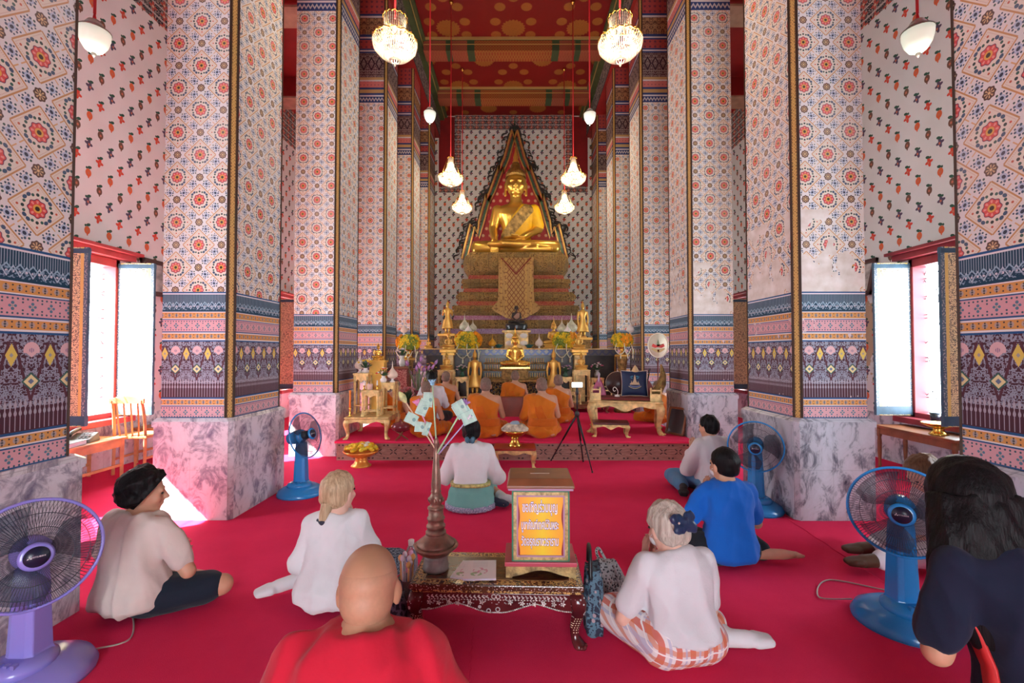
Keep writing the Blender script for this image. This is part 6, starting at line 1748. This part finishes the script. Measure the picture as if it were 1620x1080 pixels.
# left group on its low table
t=thing('low_offering_table','low carved gold table on the platform left, crowded with offering stands','table',V(-2.0,6.52,PZ),R(2)); carved_table(t,.60,.70,.30,0,.06,GOLDW,GOLDW,.05,.01)
ZT=PZ+.30
altar_stand('short offering stand at the front of the low carved table',V(-1.97,6.34,ZT),.25,.18,.36,R(2),g)
altar_stand('offering stand at the right of the low carved table, red flowers on it',V(-1.78,6.58,ZT),.20,.24,.45,R(2),g)
altar_stand('tallest offering stand at the back left of the low carved table',V(-2.19,6.63,ZT),.22,.22,.58,R(2),g)
t=thing('incense_cup','pale round cup on the short front offering stand','cup',V(-1.99,6.33,ZT+.36)); b=MB(); b.lathe([(.035,0),(.04,.06),(.038,.08),(.034,.08),(.028,.01)],16); b.build('cup_wall',pmat('pale_pink_glaze',(.70,.48,.40),.4),t); b=MB(); b.lathe([(.033,.07),(.001,.072)],16); b.build('ash',pmat('ash',(.4,.36,.33),.9),t)
for x,lab in((-2.07,'small candlestick left of the pale cup'),(-1.89,'small candlestick right of the pale cup')):
    t=thing('candlestick',lab,'candlestick',V(x,6.33,ZT+.36),group='small candlesticks'); b=MB(); b.lathe([(.025,0),(.01,.02),(.012,.05),(.018,.06)],12); b.build('holder',BRASS,t); b=MB(); b.cyl((0,0,.055),(0,0,.13),.009); b.build('candle',WHITE,t)
def bouquet(label,loc,r,vh,cols,sd,vm=None,group=None):
    t=thing('flower_vase',label,'flower vase',loc,group=group); rnd=random.Random(sd); vm=vm or WHITE
    b=MB(); b.lathe([(r*.3,0),(r*.42,vh*.2),(r*.45,vh*.5),(r*.22,vh*.8),(r*.32,vh)],18); b.build('vase',vm,t)
    b=MB()
    for i in range(26):
        a=rnd.uniform(0,6.3); e=rnd.uniform(.2,1.3); p=V(math.cos(a)*math.sin(e),math.sin(a)*math.sin(e),math.cos(e))*r*rnd.uniform(.7,1); M_,_=align((0,0,vh),p+V(0,0,vh)); b.ell((0,0,r*.5),(r*.10,r*.03,r*.5),M_,6,5)
    b.build('leaves',pmat('dark_leaf',(.03,.10,.04),.5,nscale=20,namt=.4),t)['kind']='stuff'
    for j,c in enumerate(cols):
        b=MB()
        for i in range(9):
            a=rnd.uniform(0,6.3); e=rnd.uniform(.1,1.35); p=V(math.cos(a)*math.sin(e),math.sin(a)*math.sin(e),math.cos(e))*r*rnd.uniform(.85,1.1)+V(0,0,vh)
            for q in range(5): b.ell((0,0,0),(r*.09,r*.05,r*.12),Matrix.Translation(p)@RZ(q*1.26+a)@RX(R(50))@T(0,0,r*.08),6,5)
        b.build('blossoms',pmat('blossom_%d_%d_%d'%tuple(int(x*99) for x in c),c,.6),t)['kind']='stuff'
    return t
g='vases of mixed flowers'
bouquet('vase of red and white flowers on the right offering stand',V(-1.86,6.53,ZT+.45),.105,.09,[(.62,.03,.03),(.75,.72,.66),(.72,.42,.06)],2,group=g)
bouquet('vase of yellow and white flowers on the tallest offering stand',V(-2.15,6.62,ZT+.58),.115,.07,[(.80,.58,.03),(.78,.74,.66)],3,group=g)
g='pale lotus shaped ornaments'
lotus_cone('pale pink lotus ornament on the tallest offering stand, by the pillar',V(-2.25,6.68,ZT+.58),.30,CREAM,g); lotus_cone('cream lotus ornament with long spire beside the red flowers',V(-1.745,6.58,ZT+.45),.30,CREAM,g)
t=thing('gold_casket','square gold casket under the small gold statue at the left','casket',V(-2.03,6.84,ZT)); b=MB(); b.box((0,0,.37),(.22,.16,.74)); b.build('casket_body',GOLD,t,bevel=.006); b=MB(); b.box((0,0,.745),(.26,.19,.03)); b.build('casket_top',GOLD,t,bevel=.004)
seated('small_statue','small gold seated statue on the square casket at the left',V(-2.03,6.84,ZT+.76),.24,BRASS,True,'small gold seated statues')
t=thing('orange_candle','tall orange candle on brass holder beside the low carved table','candle',V(-2.24,6.26,PZ+.30)); b=MB(); b.lathe([(.03,0),(.012,.02),(.010,.10),(.02,.12)],12); b.build('holder',BRASS,t); b=MB(); b.cyl((0,0,.115),(0,0,.36),.012); b.build('candle_stick',pmat('orange_wax',(.80,.22,.02),.5),t)
# two cabinets of stands left and right of the altar table
for s,px,lab in((-1,705,'left'),(1,921,'right')):
    Y=9.15; q=on_floor(px,645,PZ); X=at(px,600,Y).x
    t=thing('offering_bench','long low brown bench carrying the offering stands %s of the altar'%lab,'bench',V(X+s*-.0,Y,PZ)); carved_table(t,.95,.50,.16,0,.05,BROWNW,BROWNW,.035,.01)
    g='carved gold offering stands'; zb_=PZ+.16
    altar_stand('short offering stand at the front of the %s altar bench'%lab,V(X-s*.17,Y-.16,zb_),.24,.16,.24,0,g)
    altar_stand('middle offering stand on the inner side of the %s altar bench'%lab,V(X-s*.32,Y+.12,zb_),.26,.22,.52,0,g)
    altar_stand('middle offering stand on the outer side of the %s altar bench'%lab,V(X+s*.32,Y+.12,zb_),.26,.22,.50,0,g)
    altar_stand('tall central offering stand on the %s altar bench'%lab,V(X,Y+.12,zb_),.34,.24,.66,0,g)
    seated('small_statue','gold seated statue on the tall central stand %s of the altar'%lab,V(X,Y+.10,zb_+.66),.34,GOLD,True,'small gold seated statues')
    t=thing('tiered_stand','slim gold stand raised behind the small statue %s of the altar'%lab,'stand',V(X+s*.0,Y+.42,PZ)); h=at(px,553,Y+.42).z-PZ
    b=MB(); b.box((0,0,h/2),(.22,.22,h)); b.build('stand_body',GOLDW,t,bevel=.01); b=MB(); b.box((0,0,h-.03),(.34,.3,.06)); b.box((0,0,h-.09),(.28,.26,.05)); b.build('stand_top',GOLD,t,bevel=.006)
    seated('small_statue','upper gold seated statue on the slim raised stand %s of the altar'%lab,V(X,Y+.42,PZ+h),.36,GOLD,True,'small gold seated statues')
    g='vases of mixed flowers'
    bouquet('vase with dark leaves on the inner stand %s of the altar'%lab,V(X-s*.32,Y+.10,zb_+.52),.13,.10,[(.55,.40,.36),(.20,.10,.30)] if s>0 else [(.60,.38,.36),(.7,.66,.6)],20+s,pmat('green_glass',(.02,.10,.06),.2),g)
    bouquet('vase of %s flowers on the outer stand %s of the altar'%('pink and yellow' if s<0 else 'white and pink',lab),V(X+s*.32,Y+.10,zb_+.50),.14,.16,[(.60,.12,.20),(.75,.62,.10)] if s<0 else [(.72,.68,.66),(.55,.12,.25)],30+s,pmat('silver_vase',(.4,.4,.4),.3,.8),g)
seated('small_statue','orange gold seated statue low on the shelf beyond the left vase',V(at(678,551,10.1).x,10.1,ztop+PZ),.24,GOLD,True,'small gold seated statues')
seated('small_statue','gold seated statue half hidden behind the right lotus ornaments',V(at(876,530,10.45).x,10.45,at(876,551,10.45).z),.62,GOLD,True,'small gold seated statues')
# left of the bench: carved red stand, ceramic vase, purple lotus
t=thing('carved_red_stand','tall carved reddish stand with a pale vase, beside the left pillar','stand',V(at(636,600,8.6).x,8.6,PZ)); b=MB(); b.box((0,0,.44),(.24,.24,.86)); b.build('stand_body',cloth_pattern('carved_red',(.25,.06,.06),(.45,.22,.18),(.35,.12,.10),22),t,bevel=.01); b=MB(); b.box((0,0,.89),(.30,.30,.04)); b.build('stand_top',BROWNW,t)
bouquet('pale blue vase on the carved reddish stand under orange flowers',V(at(636,600,8.6).x,8.6,PZ+.91),.13,.20,[(.35,.42,.55),(.66,.62,.5)],8,pmat('pale_celadon',(.55,.56,.50),.3),'vases of mixed flowers')
t=thing('lotus_vase','dark red vase of purple lotus buds behind the left monks','flower vase',V(at(661,640,8.6).x,8.6,PZ))
b=MB(); b.lathe([(.08,0),(.11,.15),(.09,.32),(.05,.40),(.08,.46)],18); b.build('vase',pmat('oxblood_glaze',(.16,.02,.03),.2),t)
rnd=random.Random(12); b=MB(); c=MB()
for i in range(14):
    a=rnd.uniform(0,6.3); e=rnd.uniform(.1,.6); L=rnd.uniform(.35,.62); p=V(math.cos(a)*math.sin(e)*L,math.sin(a)*math.sin(e)*L,.44+math.cos(e)*L); b.cyl((0,0,.4),p,.006,seg=6); M_,_=align(p,p+(p-V(0,0,.4)))
    c.lathe([(.006,-.01),(.03,.03),(.028,.06),(.004,.11)],8,M_)
b.build('stems',pmat('stem_green',(.12,.24,.10),.5),t)['kind']='stuff'; c.build('lotus_buds',pmat('lotus_purple',(.50,.26,.58),.5,nscale=12,namt=.3),t)['kind']='stuff'
bouquet('dusty pink flower cluster low behind the left monks',V(at(643,640,7.9).x,7.9,PZ),.24,.30,[(.45,.12,.14),(.40,.20,.20)],15,pmat('oxblood_glaze',(.16,.02,.03),.2),'vases of mixed flowers')
t=thing('alms_bowl','dark red lidded bowl on crossed stand at the platform edge','bowl',on_floor(634,695,PZ))
b=MB(); b.lathe([(.04,.10),(.11,.13),(.125,.18),(.10,.22),(.03,.24),(.012,.25),(.014,.27),(.002,.28)],24); b.build('bowl_body',pmat('oxblood_glaze',(.16,.02,.03),.2),t)
b=MB()
for i in range(3):
    a=2*PI*i/3; b.bar((.10*math.cos(a),.10*math.sin(a),0),(-.09*math.cos(a),-.09*math.sin(a),.13),.014,.014)
b.build('crossed_legs',BROWNW,t)
# brown panel before the leading monk
t=thing('wooden_box','plain red brown wooden box behind which the leading monk sits','box',V(at(811,657,8.35).x,8.42,PZ)); b=MB(); b.box((0,0,.17),(.46,.14,.34)); b.build('box_body',pmat('red_brown_wood',(.24,.05,.025),.4,nscale=4),t,bevel=.006); b=MB(); b.box((0,0,.348),(.49,.17,.018)); b.build('box_lid',pmat('red_brown_wood',(.24,.05,.025),.4),t,bevel=.004)
# --- gilded bench, footstool, cushion
BL=R(-14)
t=thing('gilded_bench','long gilded carved bench on the platform right with a navy cushion on it','bench',V(1.70,6.93,PZ),BL)
carved_table(t,1.06,.66,.47,0,.095,GOLDW,GOLDW,.075,.05)
def gb(x,y,z): return t.matrix_basis@V(x,y,z) if False else V(1.70,6.93,PZ)+RZ(BL).to_3x3()@V(x,y,z)
for k_,(pts) in enumerate((((-.50,-.28),(-.36,-.28)),((-.50,-.28),(-.50,.28)),((-.50,.29),(.50,.29)),((.36,-.28),(.50,-.28)),((.50,-.28),(.50,.02)))):
    (x0,y0),(x1,y1)=pts; b=MB(); a=V(x0,y0,0);e=V(x1,y1,0)
    for z in(.57,.63): b.bar(a+V(0,0,z),e+V(0,0,z),.018,.018)
    n=max(2,int((e-a).length/.14)+1)
    for i in range(n): p=a+(e-a)*i/(n-1); b.box((p.x,p.y,.55),(.022,.022,.17)); b.ell((p.x,p.y,.65),(.016,.016,.022),None,8,6)
    if k_ in(0,3): b.box(((x0+x1)/2,y0,.52),(.12,.02,.10))
    b.build('railing',GOLDW,t)
b=MB(); b.box((-.02,0,.49),(.86,.46,.03)); b.build('seat_mat',pmat('dark_red_mat',(.20,.03,.03),.8),t,bevel=.01)
b=MB(); b.loft([[V(.42+w*math.cos(a)*.5-.0,w*1.2*math.sin(a),z)+V(dx,0,0) for a in[2*PI*i/16 for i in range(16)]] for z,w,dx in((.48,.16,.0),(.58,.17,.03),(.70,.14,.10),(.84,.09,.13),(.95,.05,.11),(1.0,.02,.10))]); o=b.build('curved_headrest',GOLDD,t)
t=thing('footstool','small gilded footstool with claw feet standing in front of the gilded bench','footstool',V(1.38,6.50,PZ),R(-8)); carved_table(t,.50,.30,.20,0,.055,pmat('dark_red_top',(.10,.015,.015),.3),GOLDW,.04,.03)
t=thing('cushion','navy square cushion embroidered with a pale temple tower, upright on the bench','cushion',gb(.14,.10,.505),BL,rot=(R(-12),0,BL+R(6)))
b=MB(); n=14; fr_=[];bk=[]
def cg(sgn):
    rows=[]
    for j in range(n+1):
        row=[]
        for i in range(n+1):
            u=i/n*2-1; v=j/n*2-1; th=.065*((1-u**4)*(1-v**4))**.6; pin=1-.06*(1-abs(u))*abs(v)-.0; 
            row.append((u*.20*(1-.07*(1-v*v)),sgn*th,.20+v*.20*(1-.07*(1-u*u))))
        rows.append(row)
    return rows
b.loft(cg(-1),False,True,closed=False); b.loft(cg(1),False,True,closed=False); b.build('cushion_cover',pmat('navy_velvet',(.008,.022,.08),.6,bump=.2,bscale=150),t)
b=MB(); rr=cg(0); edge=[rr[0][i] for i in range(n+1)]+[rr[j][n] for j in range(1,n+1)]+[rr[n][i] for i in range(n-1,-1,-1)]+[rr[j][0] for j in range(n-1,0,-1)]; b.tube(edge,.006,6,closed=True); b.build('piping',pmat('cream_piping',(.62,.54,.44),.6),t)
TANM=pmat('embroidery_tan',(.60,.42,.26),.6); BLU=pmat('embroidery_blue',(.03,.22,.36),.6); VIO=pmat('embroidery_violet',(.16,.20,.45),.6)
def flatp(poly,mt,name,y=-.068): b=MB(); b.prism(poly,.006,T(0,y,.20)); return b.build(name,mt,t)
flatp([(-.075,-.03),(.075,-.03),(.06,.0),(.05,.03),(.045,.0),(.03,.01),(.018,.04),(.012,.09),(.002,.125),(-.008,.09),(-.016,.04),(-.03,.01),(-.04,.0),(-.05,.035),(-.055,.0),(-.07,-.01)],TANM,'embroidered_tower')
for s in(-1,1):
    for x,z in((.045,.07),(.055,.09),(.035,.10)):
        b=MB(); b.ell((s*x,-.065,.20+z),(.016,.004,.008),None,10,6); b.build('embroidered_cloud',BLU,t)
flatp([(-.08,-.04)]+[(-.08+.16*i/12,-.05-.022*math.sin(PI*i/12)) for i in range(13)]+[(.08,-.04)]+[(.08-.16*i/12,-.036-.018*math.sin(PI*i/12)) for i in range(13)],VIO,'embroidered_water')
flatp([(-.095,-.045)]+[(-.09+.18*i/14,-.06-.032*math.sin(PI*i/14)) for i in range(15)]+[(.095,-.045)]+[(.088-.176*i/14,-.054-.030*math.sin(PI*i/14)) for i in range(15)],pmat('embroidery_gold',(.60,.50,.25),.6),'embroidered_scroll')
t=thing('pink_pouch','folded pink silk pouch standing behind the bench railing','pouch',gb(-.40,.16,.505),BL); b=MB(); b.prism([(-.10,0),(-.09,.12),(-.05,.20),(-.015,.27),(.0,.34),(.015,.27),(.06,.18),(.10,.08),(.11,0)],.07,T(0,-.035,0)); b.build('pouch_body',pmat('pink_silk',(.42,.06,.16),.35,nscale=12,namt=.4),t,bevel=.012); b=MB(); b.lathe([(.004,.20),(.014,.24),(.010,.32),(.002,.36)],10,T(-.0,-.045,0)); b.build('pouch_tie',pmat('lilac_silk',(.55,.38,.50),.4),t)
t=thing('round_fan','dark round ceremonial fan leaning behind the navy cushion','ceremonial fan',gb(-.12,.22,.505),BL,rot=(R(-8),0,BL)); b=MB(); b.lathe([(.18,-.006),(.18,.006)],36,T(0,0,.19)@RX(R(90))); b.build('fan_leaf',pmat('dark_lacquered_leaf',(.045,.015,.015),.4),t); b=MB(); b.tube([(.18*math.cos(2*PI*i/36),0,.19+.18*math.sin(2*PI*i/36)) for i in range(36)],.007,6,closed=True); b.build('fan_rim',pmat('pale_rim',(.45,.30,.20),.5),t)
t=thing('microphone_stand','white coiled microphone neck rising behind the bench railing','microphone',gb(-.12,.02,.505),BL); b=MB(); b.tube(spath([(0,0,0),(.01,0,.08),(-.03,0,.14),(-.06,0,.12),(-.05,0,.08),(-.02,0,.09)]),.006,6); b.build('coiled_neck',WHITE,t); b=MB(); b.lathe([(.04,0),(.035,.02),(.01,.03)],16); b.build('microphone_base',WHITE,t)
t=thing('red_fan','deep red ceremonial fan behind the right side of the cushion','ceremonial fan',gb(.30,.22,.505),BL); b=MB(); b.prism([(.13*math.cos(PI*i/16),.26*math.sin(PI*i/16)) for i in range(17)],.014); b.build('fan_leaf',pmat('deep_red_silk',(.26,.02,.025),.5),t,bevel=.004); b=MB(); b.cyl((0,.007,.02),(.07,.007,.42),.010,seg=8); b.build('fan_handle',BLACK,t)
t=thing('gold_cone','pale gold pointed cone showing above the cushion','ornament',gb(.15,.22,.505),BL); b=MB(); b.lathe([(.09,0),(.08,.20),(.07,.36),(.06,.38),(.03,.44),(.004,.475)],16); b.build('cone_body',pmat('pale_gold_foil',(.72,.52,.28),.4,.3),t)
# emblem fan on a pole
q=at(1041,546,8.45); t=thing('emblem_fan','cream round ceremonial fan with a red and green emblem before the right pillar','ceremonial fan',V(q.x,8.45,PZ)); zc=q.z-PZ; r=.205
b=MB(); b.lathe([(r,-.008),(r,.008)],40,T(0,0,zc)@SCL(.92,1,1.1)@RX(R(90))); b.build('fan_leaf',pmat('cream_silk',(.72,.66,.52),.6),t)
b=MB(); b.tube([(r*.92*math.cos(2*PI*i/40),-.005,zc+r*1.1*math.sin(2*PI*i/40)) for i in range(40)],.009,6,closed=True); b.build('fan_rim',pmat('ivory_rim',(.78,.74,.62),.5),t)
def fl(poly,mt,n_,y=-.016): b=MB(); b.prism(poly,.008,T(0,y,zc)); b.build(n_,mt,t)
fl([(-.03,0),(0,.11),(.03,0),(.02,-.02),(-.02,-.02)],pmat('emblem_green',(.20,.28,.16),.6),'emblem_spire'); fl([(-.12,-.02),(-.10,.03),(-.04,.0),(0,.02),(.04,.0),(.10,.03),(.12,-.02),(.06,-.05),(0,-.03),(-.06,-.05)],pmat('emblem_red',(.60,.06,.05),.6),'emblem_wings'); fl([(-.12,-.05)]+[(-.12+.24*i/10,-.075-.06*math.sin(PI*i/10)) for i in range(11)]+[(.12,-.05),(0,-.075)],pmat('emblem_gold',(.55,.40,.18),.6),'emblem_scroll')
fl([(.02*math.cos(2*PI*i/12),-.10+.02*math.sin(2*PI*i/12)) for i in range(12)],pmat('emblem_red',(.60,.06,.05),.6),'emblem_seal')
b=MB(); b.cyl((0,.012,.03),(0,.012,zc-.19),.012,seg=8); b.build('pole',DARKW,t); b=MB(); b.lathe([(.10,0),(.09,.03),(.02,.05)],16); b.build('pole_foot',DARKW,t)
t=thing('framed_board','brown framed board leaning against the right pillar plinth','framed board',V(2.30,6.55,PZ),rot=(R(-16),0,R(-62)))
b=MB()
for s in(-1,1): b.box((s*.15,0,.20),(.03,.025,.40)); b.box((0,0,.20+s*.185),(.33,.025,.03))
b.build('board_frame',BROWNW,t,bevel=.003); b=MB(); b.box((0,.006,.2),(.29,.008,.36)); b.build('board_face',pmat('dark_board',(.05,.045,.05),.3),t)
# tripod with phone
ap=at(913,655,5.72); t=thing('phone_tripod','slim black tripod holding a phone before the platform','tripod',V(ap.x,5.72,0))
for nm,fp in(('leg',on_floor(872,729)),('leg',on_floor(937,748)),('leg',V(ap.x+.12,6.02,0))):
    b=MB(); e=V(fp.x-ap.x,fp.y-5.72,.012); b.cyl(V(0,0,ap.z),V(0,0,ap.z)+(e-V(0,0,ap.z))*.55,.013,.012,10); b.cyl(V(0,0,ap.z)+(e-V(0,0,ap.z))*.5,e,.009,.007,10); b.ell(e,(.012,.012,.012),None,8,6); b.build(nm,BLACK,t)
zp=at(914,613,5.72).z; b=MB(); b.cyl((0,0,ap.z-.03),(0,0,zp-.02),.011,seg=10); b.lathe([(.02,0),(.03,.01),(.03,.05),(.015,.07)],14,T(0,0,ap.z-.03)); b.build('centre_column',BLACK,t); b=MB(); b.lathe([(.018,0),(.022,.02),(.018,.06),(.012,.075)],12,T(0,0,zp-.09)); b.box((0,0,zp-.01),(.03,.03,.03)); b.build('phone_clamp',BLACK,t)
t2=thing('mobile_phone','mobile phone with bright white screen on the black tripod','phone',V(ap.x,5.715,zp)); b=MB(); b.box((0,0,.036),(.142,.009,.070)); b.build('phone_body',BLACK,t2,bevel=.003); b=MB(); b.box((0,-.0052,.036),(.132,.001,.062)); b.build('phone_screen',pmat('lit_screen',(.9,.92,.92),.3,emit=(.9,.95,.95),estr=1.2),t2)
# small red and gold table with covered tray
t=thing('gift_table','small red and gold carved table on the carpet before the platform','table',V(.02,5.80,0)); carved_table(t,.52,.34,.255,0,.05,pmat('red_lacquer_top',(.35,.03,.02),.35),GOLDW,.045,.01)
phan('tall gold footed tray on the small red and gold table',V(.02,5.80,.255),.15,.20)
t=thing('wrapped_offering','folded pale robe set wrapped on the gold tray','offering',V(.02,5.80,.455)); b=MB(); b.loft([[V(w*math.copysign(abs(math.cos(a))**.6,math.cos(a)),w*.8*math.copysign(abs(math.sin(a))**.6,math.sin(a)),z) for a in[2*PI*i/24 for i in range(24)]] for z,w in((0,.17),(.02,.175),(.06,.13),(.08,.10))]); b.build('folded_cloth',pmat('pale_gilt_cloth',(.60,.55,.42),.6,nscale=20,namt=.4,bump=.6,bscale=40,bdist=.01),t); b=MB(); b.ell((0,0,.085),(.06,.05,.035)); b.ell((.03,0,.10),(.025,.02,.02)); put(bake(b,.006,2,.004,60,3),'blue_ribbon',pmat('pale_blue_ribbon',(.30,.42,.55),.5),t)
phan('orange footed tray of flowers on the carpet before the left platform corner',V(-1.93,5.80,0),.22,.20,pmat('orange_gilt',(.72,.30,.05),.3,.4))
rnd=random.Random(9)
t=thing('flower_garlands','heap of yellow flower garlands lying on the orange tray','garlands',V(-1.93,5.80,.175))
for c_,nm,cnt in(((.82,.45,.01),'marigold_garland',60),((.78,.60,.03),'yellow_garland',30),((.80,.76,.66),'white_garland',14)):
    b=MB()
    for i in range(cnt):
        a=rnd.uniform(0,6.3); r=.19*math.sqrt(rnd.random()); x=r*math.cos(a); 
        if nm=='white_garland': x=.05+rnd.uniform(-.03,.03); r=.05
        b.ell((x,r*math.sin(a),.04+.05*(1-(r/.2)**2)+rnd.uniform(0,.02)),(.03,.03,.022),None,8,6)
    b.build(nm,pmat(nm,c_,.6,nscale=30,namt=.25),t)['kind']='stuff'
# ------------------------------------------------------------------ light
w=bpy.data.worlds.new('sky'); SC.world=w; w.use_nodes=True
bg=w.node_tree.nodes['Background']; bg.inputs[0].default_value=(.84,.93,1.0,1); bg.inputs[1].default_value=SKY
def portal(loc,rot,sx,sy):
    l=bpy.data.lights.new('portal','AREA'); l.shape='RECTANGLE'; l.size=sx; l.size_y=sy; l.cycles.is_portal=True
    o=bpy.data.objects.new('portal',l); COL.objects.link(o); o.location=loc; o.rotation_euler=rot
for y0,y1 in WIN:
    for s in(-1,1):
        portal((s*(WX+.18),(y0+y1)/2,(WZ0+WZ1)/2),(0,R(90)*s,0),WZ1-WZ0,y1-y0)
for x0,x1 in DOORS: portal(((x0+x1)/2,YF-.42,DZ/2),(R(90),0,0),x1-x0,DZ)
sl=bpy.data.lights.new('sun','SUN'); sl.energy=SUN; sl.angle=R(.6); sl.color=(1,.95,.86)
so=bpy.data.objects.new('sun',sl); COL.objects.link(so)
so.rotation_euler=Vector((1,.55,-1)).to_track_quat('-Z','Y').to_euler()
vs=SC.view_settings; vs.view_transform='Standard'; vs.look='None'; vs.exposure=EXPO; vs.gamma=1; vs.use_curve_mapping=False
SC.cycles.max_bounces=8; SC.cycles.diffuse_bounces=5; SC.cycles.glossy_bounces=3; SC.cycles.transmission_bounces=6; SC.cycles.transparent_max_bounces=12
SC.cycles.use_denoising=True
SC.cycles.sample_clamp_indirect=8
